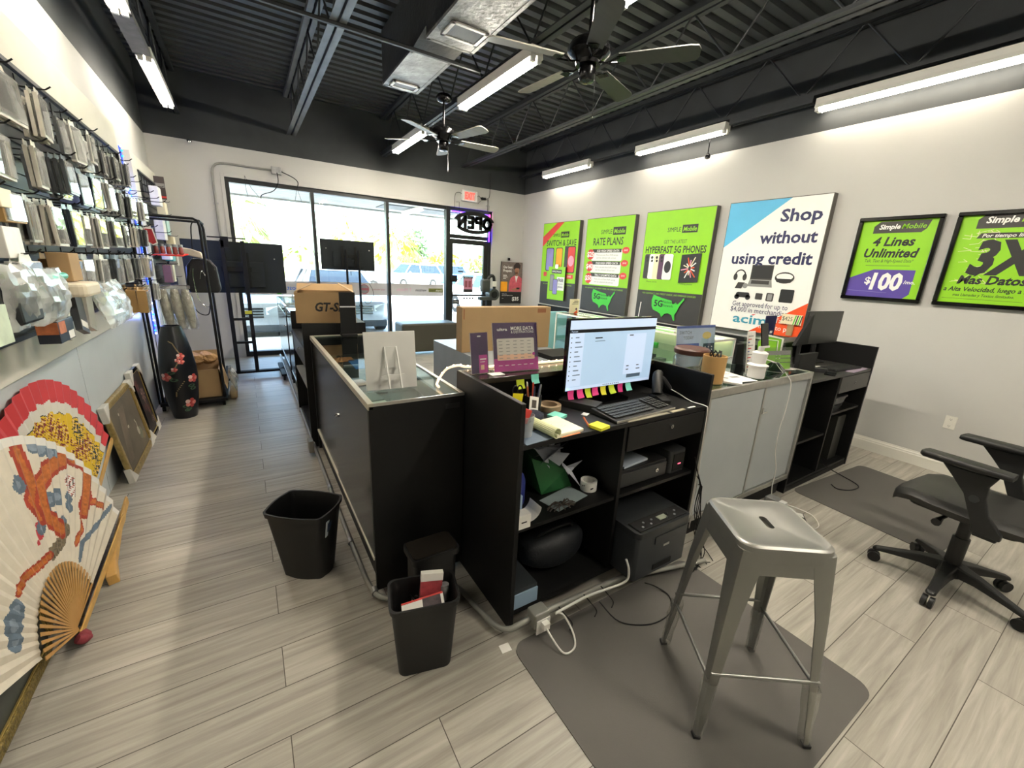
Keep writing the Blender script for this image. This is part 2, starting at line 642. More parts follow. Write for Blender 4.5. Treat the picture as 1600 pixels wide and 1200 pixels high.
for x, ya, yb, l in [
    (2.17, 5.72, 7.0, 'lit tube light behind the farther ceiling fan'),
    (2.18, 3.25, 4.65, 'lit tube light between the foil duct and the nearer ceiling fan'),
    (2.18, 0.95, 2.36, 'lit tube light showing only its end above the nearer ceiling fan'),
    (4.84, 5.52, 6.76, 'lit tube light over the switch and save poster'),
    (4.87, 3.26, 4.59, 'lit tube light over the phones poster'),
    (4.93, 0.98, 2.37, 'lit tube light over the framed black-edged posters'),
    (-0.55, 5.40, 6.88, 'lit tube light near the shop window end of the product wall'),
    (-0.56, 3.2, 4.58, 'lit tube light above the product wall, cut off by the frame'),
    (-0.56, 0.9, 2.3, 'added tube light above the product wall, out of view'),  # this and the next two are added out of view to light the foreground
    (2.18, -1.6, -0.2, 'added tube light extending the middle row, unseen behind the viewer'),
    (4.93, -1.6, -0.2, 'added tube light above the right wall, unseen behind the viewer')]:
    tube_light(x, ya, yb, l)
# channel rails between the lights
for x, ya, yb, l in [(2.17, 4.68, 5.7, 'black channel rail between the middle tube lights'), (2.17, 7.02, 7.66, 'short black channel rail past the farther fan'), (4.86, 4.6, 5.5, 'black channel rail between the farther wall-side lights'), (4.9, 2.39, 3.24, 'black channel rail between the nearer wall-side lights')]:
    one(M().box(x - 0.045, ya, 3.25, x - 0.008, yb, 3.29).box(x + 0.008, ya, 3.25, x + 0.045, yb, 3.29).box(x - 0.045, ya, 3.285, x + 0.045, yb, 3.31), 'channel_rail', STEELK, l, 'rail')
one(M().box(-0.62, 4.62, 3.2, -0.5, 5.37, 3.25).box(-0.6, 4.62, 3.25, -0.52, 5.37, 3.31), 'channel_rail', mat('grey_channel', '#6f6f6d', 0.5, 0.3, var=0.25, scale=12), 'grey dented channel between the two lights over the product wall', 'rail')

# foil covered duct
FOIL = mat('aluminium_foil_wrap', '#8f8f8c', 0.5, 0.6, var=0.3, scale=9, bump=0.6, bscale=26)
FOILD = mat('black_insulation_board', '#3b3c3c', 0.35, 0.25, var=0.25, scale=8, bump=0.25, bscale=30)
GRIL = mat('white_grille', '#c9c9c5', 0.4, 0.2, var=0.05)
t = thing('air_duct', 'foil wrapped air duct hanging between the joists, with two vents', 'duct', (1.65, 3.9, 3.33))
def duct(x0, x1, ya, yb, z0, rz):
    m = M()
    m.box(x0, ya, z0 + 0.004, x1, yb, ZD - 0.01, 1)
    m.box(x0, ya, z0, x1, yb, z0 + 0.004, 0)
    for k in range(3):       # taped edges
        pass
    e = 0.03
    m.box(x0 - 0.004, ya, z0 - 0.003, x0 + e, yb, z0 + 0.02, 0).box(x1 - e, ya, z0 - 0.003, x1 + 0.004, yb, z0 + 0.02, 0)
    m.box(x0, yb - e, z0 - 0.003, x1, yb + 0.004, z0 + 0.02, 0).box(x0, ya - 0.004, z0 - 0.003, x1, ya + e, z0 + 0.02, 0)
    build(m, 'duct_section', [FOIL, FOILD], t, bev=0.006)
    g = M()
    gx0, gx1, gy0, gy1 = rz
    g.box(gx0, gy0, z0 - 0.016, gx1, gy0 + 0.03, z0 - 0.003).box(gx0, gy1 - 0.03, z0 - 0.016, gx1, gy1, z0 - 0.003)
    g.box(gx0, gy0, z0 - 0.016, gx0 + 0.03, gy1, z0 - 0.003).box(gx1 - 0.03, gy0, z0 - 0.016, gx1, gy1, z0 - 0.003)
    v = build(g, 'vent', GRIL, t, bev=0.002)
    s = M()
    n = 11
    for i in range(n):
        xx = gx0 + 0.035 + (gx1 - gx0 - 0.07) * (i + 0.5) / n
        s.cbox((xx, (gy0 + gy1) / 2, z0 - 0.009), (0.016, gy1 - gy0 - 0.06, 0.002), R=Matrix.Rotation(0.7, 3, 'Y'))
    build(s, 'vent_louvers', GRIL, v)
    build(M().box(gx0 + 0.03, gy0 + 0.03, z0 - 0.0045, gx1 - 0.03, gy1 - 0.03, z0 - 0.0035), 'vent_throat', BLKM, v)
duct(1.45, 1.83, 4.16, 5.06, 3.36, (1.5, 1.78, 4.84, 5.0))
duct(1.46, 1.88, 2.55, 3.82, 3.33, (1.52, 1.83, 3.42, 3.66))
m = M()
for z0, (x0, x1), ya in ((3.36, (1.45, 1.83), 4.16), (3.33, (1.46, 1.88), 3.82)):
    pass
m.loft([[(1.45, 4.16, 3.36), (1.83, 4.16, 3.36), (1.83, 4.16, 3.8), (1.45, 4.16, 3.8)], [(1.46, 3.82, 3.42), (1.88, 3.82, 3.42), (1.88, 3.82, 3.8), (1.46, 3.82, 3.8)]])
build(m, 'flexible_joint', FOILD, t)

# ceiling fans
FBL = mat('fan_blade_dark', '#3c3d3a', 0.45, var=0.1, scale=4, stretch=(1, 8, 1))
FBW = mat('fan_blade_pale', '#9d9a8c', 0.45, var=0.1, scale=4, stretch=(1, 8, 1))
GUN = mat('gunmetal', '#2a2a2b', 0.2, 0.9, var=0.05)
def fan(cx, cy, cz, base, label, ztop, blades):
    t = thing('ceiling_fan', label, 'fan', (cx, cy, cz), group='five-blade ceiling fans')
    c = (cx, cy, cz)
    build(M().lathe([(0.012, 0.0), (0.035, 0.0), (0.075, 0.02), (0.085, 0.05), (0.07, 0.075), (0.02, 0.085)], (cx, cy, ztop - 0.085), 24), 'canopy', GUN, t, smooth=50)
    build(M().cyl((cx, cy, cz + 0.1), (cx, cy, ztop - 0.06), 0.0125, n=10), 'downrod', GUN, t, smooth=40)
    build(M().lathe([(0.02, 0.15), (0.05, 0.14), (0.07, 0.125), (0.115, 0.105), (0.135, 0.075), (0.135, 0.045), (0.11, 0.02), (0.08, 0.0), (0.075, -0.02), (0.02, -0.022)], c, 32), 'motor_housing', GUN, t, smooth=35)
    build(M().lathe([(0.01, -0.02), (0.052, -0.022), (0.055, -0.05), (0.055, -0.09), (0.045, -0.105), (0.012, -0.11)], c, 24), 'switch_housing', GUN, t, smooth=35)
    for k in range(5):
        a = math.radians(base + 72 * k)
        R = Matrix.Translation(c) @ Matrix.Rotation(a, 4, 'Z')
        m = M(R)
        m.tube([(0.07, 0, 0.0), (0.12, 0.0, -0.012), (0.16, 0.02, -0.006), (0.2, 0.035, 0.0)], 0.006, 6, sm=3).tube([(0.07, 0, 0.0), (0.12, 0.0, -0.012), (0.16, -0.02, -0.006), (0.2, -0.035, 0.0)], 0.006, 6, sm=3)
        m.box(0.18, -0.045, -0.004, 0.235, 0.045, 0.0)
        build(m, 'blade_iron', GUN, t)
        m = M(R @ Matrix.Rotation(math.radians(-12), 4, 'X'))
        pts = [(0.19, -0.05), (0.6, -0.068), (0.645, -0.06), (0.66, -0.03), (0.66, 0.03), (0.645, 0.06), (0.6, 0.068), (0.19, 0.05)]
        m.prism([(a_, b_, 0.001) for a_, b_ in pts], (0, 0, 0.007))
        build(m, 'blade', [FBL, FBW][blades[k]], t)
    build(M().tube([(cx + 0.03, cy - 0.045, cz - 0.1), (cx + 0.03, cy - 0.05, cz - 0.3)], 0.0018, 5).sph((cx + 0.03, cy - 0.05, cz - 0.31), 0.006, 8), 'pull_chain', CHR, t)
fan(1.98, 2.37, 2.83, 23, 'dark ceiling fan with five blades nearest to the viewer', 3.31, [0, 1, 1, 0, 0])
fan(2.0, 4.72, 2.87, -3, 'ceiling fan with pale blades nearer to the shop window', 3.31, [1, 1, 1, 0, 1])

# ---------------------------------------------------------------- shop front
DFR = mat('dark_bronze_aluminium', '#2b2c2c', 0.4, 0.5, var=0.08)
win = thing('window_1', 'storefront window', 'window', (WX0, YB, 0))
del win['category']
del win['label']
win['kind'] = 'structure'
fy0, fy1 = YB + 0.03, YB + 0.13
m = M()
m.box(WX0, fy0, WZ - 0.06, WX1, fy1, WZ).box(WX0, fy0, 0.0, WX1, fy1, 0.075).box(WX0, fy0, 0.075, WX0 + 0.05, fy1, WZ - 0.06)
build(m, 'frame', DFR, win, bev=0.003)
MX = [1.035, 2.215]
for x in MX:
    build(M().box(x - 0.026, fy0 - 0.02, 0.075, x + 0.026, fy1, WZ - 0.06), 'mullion', DFR, win, bev=0.004)
build(M().box(WX1 - 0.05, fy0 - 0.02, 0.0, WX1 + 0.03, fy1, WZ), 'jamb', DFR, win, bev=0.004)
gx = [WX0 + 0.05, MX[0], MX[1], WX1 - 0.05]
gy = YB + 0.085
for a, b in zip(gx, gx[1:]):
    p = build(M().box(a + 0.0, gy, 0.075, b, gy + 0.006, WZ - 0.06), 'pane', WGL, win)
# frosted sales band stuck across the panes, its lettering reads from the street
BAND = mat('grey_vinyl_band', '#b7b3b2', 0.6, var=0.05, alpha=0.86)
m = M()
for a, b in zip(gx, gx[1:]):
    m.box(a + 0.03, gy - 0.003, 0.97, b - 0.03, gy - 0.001, 1.19)
band = build(m, 'vinyl_band', BAND, win)
INK = [mat('ink_black', '#171717', 0.6), mat('ink_white', '#f2f2ee', 0.6), mat('ink_red', '#c8323a', 0.6), mat('ink_blue', '#2e62c4', 0.6), mat('ink_green', '#4f9e3a', 0.6), mat('ink_pink', '#c38aa0', 0.6), mat('ink_olive', '#6d7436', 0.6), mat('ink_grey', '#77777a', 0.6), mat('ink_maroon', '#8c4a55', 0.6)]
fr = Fr((0, gy - 0.003, 1.08), (1, 0, 0), (0, 0, 1))
p = Pr(fr)
p.rect(0.42, -0.1, 0.48, 0.1, 4)
p.txt('boost', 0.68, -0.03, 0.07, 3, al='C', mir=True, bold=0.01)
p.txt('cricket', 1.32, -0.03, 0.07, 0, al='C', mir=True, bold=0.01)
p.disc(1.78, 0, 0.085, 8, 28).up().disc(1.78, 0, 0.07, 7, 28).up().rect(1.71, -0.02, 1.85, 0.02, 8)
p.txt('total wireless', 2.03, -0.015, 0.03, 8, al='C', mir=True)
p.txt('T Mobile', 2.5, -0.025, 0.055, 5, al='C', mir=True)
p.txt('verizon', 2.83, -0.025, 0.05, 0, al='C', mir=True, bold=0.015)
p.rect(2.98, -0.035, 3.27, 0.035, 6).up().txt('Simple', 3.19, -0.02, 0.035, 1, al='C', mir=True).txt('Mobile', 3.06, -0.02, 0.035, 0, al='C', mir=True)
build(p.mb, 'band_lettering', INK, band)

# door with transom
door = thing('door_1', 'shop door', 'door', (WX1, YB, 0))
del door['category']
del door['label']
door['kind'] = 'structure'
a, b = WX1 + 0.03, DX1
m = M()
m.box(b - 0.05, fy0, 0, b, fy1, WZ).box(a, fy0, WZ - 0.06, b, fy1, WZ).box(a, fy0, 2.07, b, fy1, 2.14)
build(m, 'frame', DFR, door, bev=0.003)
m = M()
m.box(a + 0.01, fy0 + 0.02, 0.01, a + 0.075, fy1 - 0.02, 2.06).box(b - 0.15, fy0 + 0.02, 0.01, b - 0.055, fy1 - 0.02, 2.06).box(a + 0.075, fy0 + 0.02, 1.97, b - 0.15, fy1 - 0.02, 2.06).box(a + 0.075, fy0 + 0.02, 0.01, b - 0.15, fy1 - 0.02, 0.22)
leaf = build(m, 'leaf', DFR, door, bev=0.003)
build(M().box(a + 0.075, gy, 0.22, b - 0.15, gy + 0.006, 1.97), 'pane', WGL, leaf)
build(M().box(a + 0.02, gy - 0.06, 0.98, b - 0.07, gy - 0.035, 1.01).box(a + 0.03, gy - 0.07, 0.95, a + 0.07, gy - 0.02, 1.05).box(b - 0.12, gy - 0.07, 0.95, b - 0.08, gy - 0.02, 1.05), 'push_bar', DFR, leaf, bev=0.004)
build(M().box(a + 0.02, gy - 0.045, 1.25, a + 0.17, gy - 0.01, 1.38), 'lock_box', BLKM, leaf, bev=0.006)
build(M().box(a, gy, 2.14, b - 0.05, gy + 0.006, WZ - 0.06), 'transom_pane', WGL, door)
fr = Fr((a + 0.075, gy - 0.002, 0), (1, 0, 0), (0, 0, 1))
p = Pr(fr)
p.txt('11720', 0.36, 1.86, 0.09, 7, al='C', mir=True)
p.txt('PHONE SHOP', 0.36, 1.5, 0.05, 0, al='C', mir=True, w=0.5)
p.line([(0.05, 1.53), (0.05, 1.16)], 0.004, 7).line([(0.03, 1.53), (0.1, 1.53)], 0.004, 7).line([(0.62, 1.53), (0.69, 1.53)], 0.004, 7)
p.rect(0.13, 1.44, 0.24, 1.465, 0).rect(0.48, 1.44, 0.59, 1.465, 0).rect(0.28, 1.445, 0.44, 1.46, 6)
p.rect(0.25, 1.05, 0.46, 1.36, 0).up().rect(0.255, 1.11, 0.455, 1.32, 5).up().rect(0.28, 1.15, 0.34, 1.28, 8).rect(0.36, 1.15, 0.42, 1.28, 8).txt('WELCOME', 0.355, 1.325, 0.022, 1, al='C', mir=True)
for k in range(4):
    p.disc(0.27 + 0.065 * k, 0.93, 0.02, 0)
p.txt('walk ins', 0.36, 1.0, 0.035, 7, al='C', mir=True, shear=0.3)
p.rect(0.02, 0.82, 0.16, 0.9, 0).up().txt('OPEN', 0.09, 0.845, 0.03, 1, al='C', mir=True)
build(p.mb, 'door_lettering', INK, leaf)

# coloured light strip in the transom and along the jamb
LEDB = mat('led_blue_violet', '#4a22ff', 0.5, emit=4.0, var=0)
LEDP = mat('led_pink', '#ff3fa0', 0.5, emit=2.0, var=0)
t = thing('led_strip', 'violet and pink glowing light strip around the transom above the door', 'light strip', (3.9, YB, 2.1))
build(M().box(3.42, YB + 0.005, 2.535, 4.23, YB + 0.025, 2.555), 'blue_run', LEDB, t)
build(M().box(4.215, YB - 0.006, 2.3, 4.238, YB + 0.012, 2.56), 'pink_run', LEDP, t)
build(M().box(4.215, YB - 0.006, 2.05, 4.238, YB + 0.012, 2.3), 'violet_run', LEDB, t)

# the open sign seen from its back
t = thing('open_sign', 'black oval open sign hanging by wires in the transom, seen from behind', 'sign', (3.83, 7.55, 2.2))
yy = 7.52
m = M()
def arc(cx, cz, rx, rz, a0, a1, w, n=18):
    for i in range(n):
        q = []
        for j, rr in ((i, 1), (i + 1, 1), (i + 1, 0), (i, 0)):
            an = math.radians(a0 + (a1 - a0) * j / n)
            q.append((cx + (rx - (0 if rr else w)) * math.cos(an), yy, cz + (rz - (0 if rr else w)) * math.sin(an)))
        m.prism(q, (0, 0.03, 0))
arc(3.83, 2.36, 0.43, 0.2, 12, 168, 0.07)
arc(3.83, 2.36, 0.43, 0.2, 215, 325, 0.065)
build(m, 'oval_rim', BLKM, t)
lt = M()
def stroke(P, w_=0.062):
    # block strokes with depth, mirrored as the street reads it
    for (ax, az), (bx, bz) in zip(P, P[1:]):
        L = math.hypot(bx - ax, bz - az)
        ox, oz = -(bz - az) / L * w_ / 2, (bx - ax) / L * w_ / 2
        ex, ez = (bx - ax) / L * w_ * 0.35, (bz - az) / L * w_ * 0.35
        lt.prism([(3.83 - x_, yy - 0.004, 2.36 + z_) for x_, z_ in ((ax - ex - ox, az - ez - oz), (bx + ex - ox, bz + ez - oz), (bx + ex + ox, bz + ez + oz), (ax - ex + ox, az - ez + oz))], (0, 0.032, 0))
stroke([(-0.27 + 0.075 * math.cos(q * PI / 6), 0.085 * math.sin(q * PI / 6)) for q in range(13)])
stroke([(-0.13, -0.1), (-0.13, 0.09), (-0.04, 0.09), (-0.02, 0.05), (-0.04, 0.01), (-0.13, 0.01)])
stroke([(0.13, 0.09), (0.04, 0.09), (0.04, -0.09), (0.13, -0.09)])
stroke([(0.04, 0.0), (0.12, 0.0)])
stroke([(0.2, -0.1), (0.2, 0.09), (0.33, -0.09), (0.33, 0.1)])
build(lt, 'sign_letters', BLKM, t)
w = M()
for dx in (-0.32, 0.3):
    w.tube([(3.83 + dx, yy + 0.015, 2.44), (3.83 + dx * 1.02, yy + 0.02, 2.70), (3.83 + dx * 1.02, YB - 0.001, 2.71)], 0.003, 6)
build(w, 'hanging_wire', BLKM, t)

# exit sign
t = thing('exit_sign', 'lit red exit sign on the wall above the door', 'sign', (3.76, YB, 2.72))
build(M().box(3.6, YB - 0.05, 2.74, 3.92, YB - 0.002, 2.93), 'case', WHT, t, bev=0.006)
EX = mat('exit_red_glow', '#ff3a30', 0.4, emit=1.1, var=0)
fx = build(M().box(3.645, YB - 0.0535, 2.765, 3.875, YB - 0.0505, 2.905), 'face', mat('exit_face', '#c9a39a', 0.4, emit=0.1, var=0.05), t)
p = Pr(Fr((3.76, YB - 0.0536, 2.785), (1, 0, 0), (0, 0, 1)))
p.txt('EXIT', 0, -0.002, 0.108, 0, w=0.2, al='C', bold=0.05)
build(p.mb, 'exit_lettering', EX, fx)
m = M().tube([(3.6, YB - 0.03, 2.86), (3.54, YB - 0.02, 2.88), (3.47, YB - 0.02, 2.83), (3.46, YB - 0.02, 2.6)], 0.004, 6, sm=4)
build(m, 'cable', BLKM, t)
m = M().tube([(3.925, YB - 0.03, 2.84), (3.97, YB - 0.02, 2.87), (4.03, YB - 0.02, 2.82), (4.15, YB - 0.02, 2.84), (4.2, YB - 0.02, 2.92), (4.2, YB - 0.02, 3.3)], 0.004, 6, sm=4).box(4.02, YB - 0.04, 2.81, 4.11, YB - 0.01, 2.85)
m.tube([(4.1, YB - 0.03, 2.82), (4.0, YB - 0.03, 2.78), (3.94, YB - 0.03, 2.72)], 0.003, 6, sm=4).tube([(4.16, YB - 0.03, 2.83), (4.16, YB - 0.03, 2.6)], 0.006, 6)
one(m, 'power_cable', BLKM, 'black power cable with adapter looping beside the exit sign', 'cable')

# conduit and junction box on the front wall
t = thing('wall_conduit', 'grey steel conduit bending over the shop window to a junction box', 'conduit', (-0.2, YB, 1.6))
c = YB - 0.02
build(M().tube([(-0.235, c, 0.3), (-0.235, c, 2.0), (-0.235, c, 2.58), (-0.2, c, 2.74), (-0.08, c, 2.79), (0.2, c, 2.79), (0.5, c, 2.79)], 0.014, 10, sm=6), 'pipe', mat('grey_painted_pipe', '#8e8e88', 0.5, 0.2), t, smooth=60)
for px, pz in ((-0.235, 2.25), (0.1, 2.79), (0.62, 2.79)):
    build(M().box(px - 0.035, c - 0.004, pz - 0.012, px + 0.035, c + 0.018, pz + 0.012), 'strap', STL, t)
build(M().box(0.5, YB - 0.06, 2.74, 0.63, YB - 0.002, 2.84), 'junction_box', STL, t, bev=0.004)
m = M().tube([(0.57, c - 0.04, 2.76), (0.57, c - 0.06, 2.62), (0.5, c - 0.06, 2.5), (0.35, c - 0.05, 2.43), (0.33, c - 0.05, 2.36), (0.38, c - 0.05, 2.28)], 0.006, 6, sm=5)
m.tube([(0.63, c - 0.04, 2.78), (0.78, c - 0.05, 2.72), (0.84, c - 0.05, 2.66), (0.82, c - 0.05, 2.58)], 0.006, 6, sm=5)
m.tube([(0.82, c - 0.05, 2.58), (0.78, c - 0.04, 2.4)], 0.0025, 5).tube([(0.82, c - 0.05, 2.58), (0.87, c - 0.04, 2.4)], 0.0025, 5)
build(m, 'cable', BLKM, t)
m = M().tube([(0.15, c - 0.04, 2.5), (0.17, c - 0.04, 2.35)], 0.0025, 5).tube([(0.15, c - 0.04, 2.66), (0.22, c - 0.04, 2.5), (0.3, c - 0.04, 2.4)], 0.0025, 5)
m.tube([(0.15, c - 0.04, 2.66), (0.15, c - 0.04, 2.5)], 0.0025, 5)
m.tube([(0.95, c - 0.03, 1.95), (1.0, c - 0.03, 1.6), (1.02, c - 0.03, 1.25)], 0.003, 5, sm=4)
one(m, 'hanging_wires', BLKM, 'thin black wires hanging in front of the window beside the conduit', 'wire')
# small sprinkler-like fitting on the front wall top
one(M().lathe([(0.005, -0.03), (0.025, -0.025), (0.03, 0), (0.02, 0.02), (0.005, 0.024)], (-0.44, YB - 0.06, 3.0), 12), 'alarm_fitting', CHR, 'small shiny round fitting at the top of the front wall', 'fitting', smooth=50)
one(M().lathe([(0.005, -0.04), (0.03, -0.03), (0.035, 0), (0.02, 0.02), (0.005, 0.024)], (4.95, 3.52, 3.0), 12).tube([(4.95, 3.52, 3.02), (4.95, 3.52, 3.2)], 0.006, 6), 'camera_dome', GUN, 'small dark dome camera at the top of the poster wall', 'camera', smooth=50)
# wall outlet
t = thing('wall_outlet', 'white duplex outlet on the grey wall beyond the office chair', 'outlet', (5.03, 0.79, 0.4))
build(M().box(5.022, 0.755, 0.4, 5.03, 0.83, 0.515), 'plate', TRIMW, t, bev=0.003)
for zz in (0.428, 0.487):
    o = build(M().cyl((5.0225, 0.7925, zz), (5.0205, 0.7925, zz), 0.017, n=18), 'receptacle', TRIMW, t)
    build(M().box(5.0199, 0.786, zz - 0.004, 5.0204, 0.788, zz + 0.006).box(5.0199, 0.797, zz - 0.004, 5.0204, 0.799, zz + 0.006).cyl((5.0204, 0.7925, zz - 0.009), (5.0199, 0.7925, zz - 0.009), 0.0025, n=8), 'slots', BLKM, o)
# ================================================================ the car park outside
CONC = mat('pale_concrete', '#cfcac0', 0.85, var=0.06, scale=2, bump=0.1)
ASPH = mat('sunny_asphalt', '#a9a7a3', 0.9, var=0.08, scale=1.2, bump=0.15, bscale=60)
struct(M().box(-6, YB + 0.14, -0.12, 14, 9.6, -0.005), 'sidewalk', CONC, bev=0.02)
struct(M().box(-60, 9.6, -0.3, 90, 120, -0.14), 'parking_lot', ASPH)
LINE = mat('bay_line_white', '#eceae4', 0.8)
for k in range(7):
    x = -1.6 + k * 2.75
    one(M().box(x - 0.05, 9.9, -0.14, x + 0.05, 14.6, -0.136), 'bay_line', LINE, ['white parking bay line beyond the grey car', 'white parking bay line between the two parked noses', 'white bay line beside the pale sedan', 'white bay line in the empty bay', 'white bay line beside the white car', 'white bay line past the white car', 'white bay line at the far end of the row'][k], 'marking')
one(M().prism([(4.55, 11.7, -0.14), (4.55, 11.7, 0.14), (4.6, 11.85, 0.14), (4.62, 11.9, -0.14)], (1.5, 0, 0)), 'wheel_stop', CONC, 'concrete wheel stop in the empty parking bay', 'wheel stop')
SOF = mat('weathered_soffit_boards', '#bcbab5', 0.8, var=0.35, scale=3.5, stretch=(0.6, 6, 1))
m = M().box(-6, YB + 0.14, 2.72, 14, 10.45, 2.8).box(-6, 10.4, 2.69, 14, 10.52, 3.2)
struct(m, 'porch_ceiling', SOF)
one(M().box(3.2, 9.0, 2.64, 3.36, 10.0, 2.7045), 'porch_light', mat('porch_fixture', '#e9e4d8', 0.5, emit=0.6), 'dusty strip light under the porch boards outside', 'light', bev=0.02)
one(M().box(2.6, 9.2, 2.705, 4.3, 9.9, 2.7195), 'porch_recess', mat('porch_recess', '#6e7276', 0.7, var=0.2), 'grey recessed panel in the porch boards behind the strip light', 'panel')

GLS = mat('dark_car_glass', '#1d262c', 0.08, var=0.05)
TYR = mat('tyre_rubber', '#151515', 0.8)
RIM = mat('alloy_rim', '#9a9b9c', 0.3, 0.9)
LAMPC = mat('headlight_lens', '#cfd6d8', 0.1, var=0.1, scale=30)
def car(x, y, rz, label, paint, low, kind=0):
    z0 = -0.14
    t = thing('car', label, 'car', (x, y, z0), rz, group='cars in the parking lot')
    T = WM[t.name]
    # local: +x forward, length 4.5
    def ring(px, zl, zh, hw, r):
        pts = []
        for a, b in rr2(-hw, zl, hw, zh, r, 3):
            pts.append((px, a, b))
        return pts
    m = M(T)
    H = [1.0, 1.04][kind]
    m.loft([ring(2.25, 0.3, 0.62, 0.72, 0.12), ring(2.18, 0.25, 0.78, 0.84, 0.15), ring(1.9, 0.22, 0.86, 0.9, 0.16), ring(1.0, 0.22, H, 0.92, 0.16), ring(-1.9, 0.22, H + 0.02, 0.92, 0.16), ring(-2.2, 0.28, 0.92, 0.86, 0.15), ring(-2.27, 0.35, 0.8, 0.75, 0.12)])
    build(m, 'body', paint, t, smooth=40)
    top = [1.45, 1.68][kind]
    xr = [-1.3, -2.0][kind]
    m = M(T)
    m.loft([[(1.15, -0.8, H - 0.03), (1.15, 0.8, H - 0.03), (xr - 0.45, 0.8, H), (xr - 0.45, -0.8, H)], [(0.45, -0.6, top), (0.45, 0.6, top), (xr, 0.6, top - 0.02), (xr, -0.6, top - 0.02)]])
    build(m, 'glasshouse', GLS, t, bev=0.03)
    m = M(T)
    m.loft([[(0.5, -0.63, top - 0.02), (0.5, 0.63, top - 0.02), (xr - 0.05, 0.63, top - 0.05), (xr - 0.05, -0.63, top - 0.05)], [(0.3, -0.55, top + 0.05), (0.3, 0.55, top + 0.05), (xr + 0.1, 0.55, top + 0.03), (xr + 0.1, -0.55, top + 0.03)]])
    for s in (-1, 1):
        for xa, xb in ((1.13, 0.46), (-0.35, -0.35), (xr - 0.42, xr)):
            m.tube([(xa, s * 0.81, H - 0.02), (xb, s * 0.62, top)], 0.035, 6)
    build(m, 'roof', paint, t, bev=0.02)
    m = M(T)
    m.box(2.1, -0.8, 0.2, 2.27, 0.8, 0.36)
    build(m, 'bumper', low, t, bev=0.04)
    m = M(T)
    for k in range(4):
        m.box(2.2, -0.45, 0.5 + 0.055 * k, 2.272, 0.45, 0.53 + 0.055 * k)
    build(m, 'grille', CHR if kind == 0 else BLKM, t)
    for s in (-1, 1):
        m = M(T)
        m.loft([[(2.21, s * 0.5, 0.56), (2.19, s * 0.8, 0.62), (2.17, s * 0.8, 0.74), (2.2, s * 0.5, 0.7)], [(2.26, s * 0.5, 0.56), (2.2, s * 0.82, 0.62), (2.18, s * 0.82, 0.74), (2.24, s * 0.5, 0.7)]])
        build(m, 'headlight', LAMPC, t)
        m = M(T).sph((0.85, s * 1.0, H + 0.05), 0.1, 8, sc=(0.7, 1, 0.8))
        build(m, 'side_mirror', paint, t, smooth=60)
        for xx in (1.4, -1.4):
            w = build(M(T).cyl((xx, s * 0.72, 0.33), (xx, s * 0.93, 0.33), 0.33, n=20), 'wheel', TYR, t, smooth=40)
            build(M(T).cyl((xx, s * 0.9, 0.33), (xx, s * 0.94, 0.33), 0.2, 0.17, n=14), 'rim', RIM, w, smooth=40)
CW = mat('car_white', '#e6e6e2', 0.25, var=0.02, coat=0.5)
CS = mat('car_silver', '#aeb3b8', 0.25, 0.5, var=0.03, coat=0.5)
CB = mat('car_blue', '#3f78c8', 0.25, 0.2, var=0.04, coat=0.5)
CL = mat('car_light_blue', '#7fb2e0', 0.25, 0.2, var=0.04, coat=0.5)
DG = mat('car_lower_grey', '#30353a', 0.5)
d = -PI / 2
car(-0.2, 12.0, d, 'silver sport utility car nosed up to the shop window behind the television', CS, DG, 1)
car(2.05, 12.4, d, 'pale blue-grey sedan with a striped chrome grille beyond the window', CS, DG, 0)
car(7.6, 13.2, d, 'white car seen through the glass door', CW, DG, 0)
car(10.7, 31.5, math.radians(200), 'far white van across the car park', CW, DG, 1)
car(14.2, 34.5, math.radians(190), 'far blue sport utility car across the car park', CB, DG, 1)
car(6.4, 37.5, math.radians(185), 'far light blue car behind the television stand', CL, DG, 0)
car(5.2, 27.0, math.radians(175), 'far pale car glimpsed under the small television', CS, DG, 0)

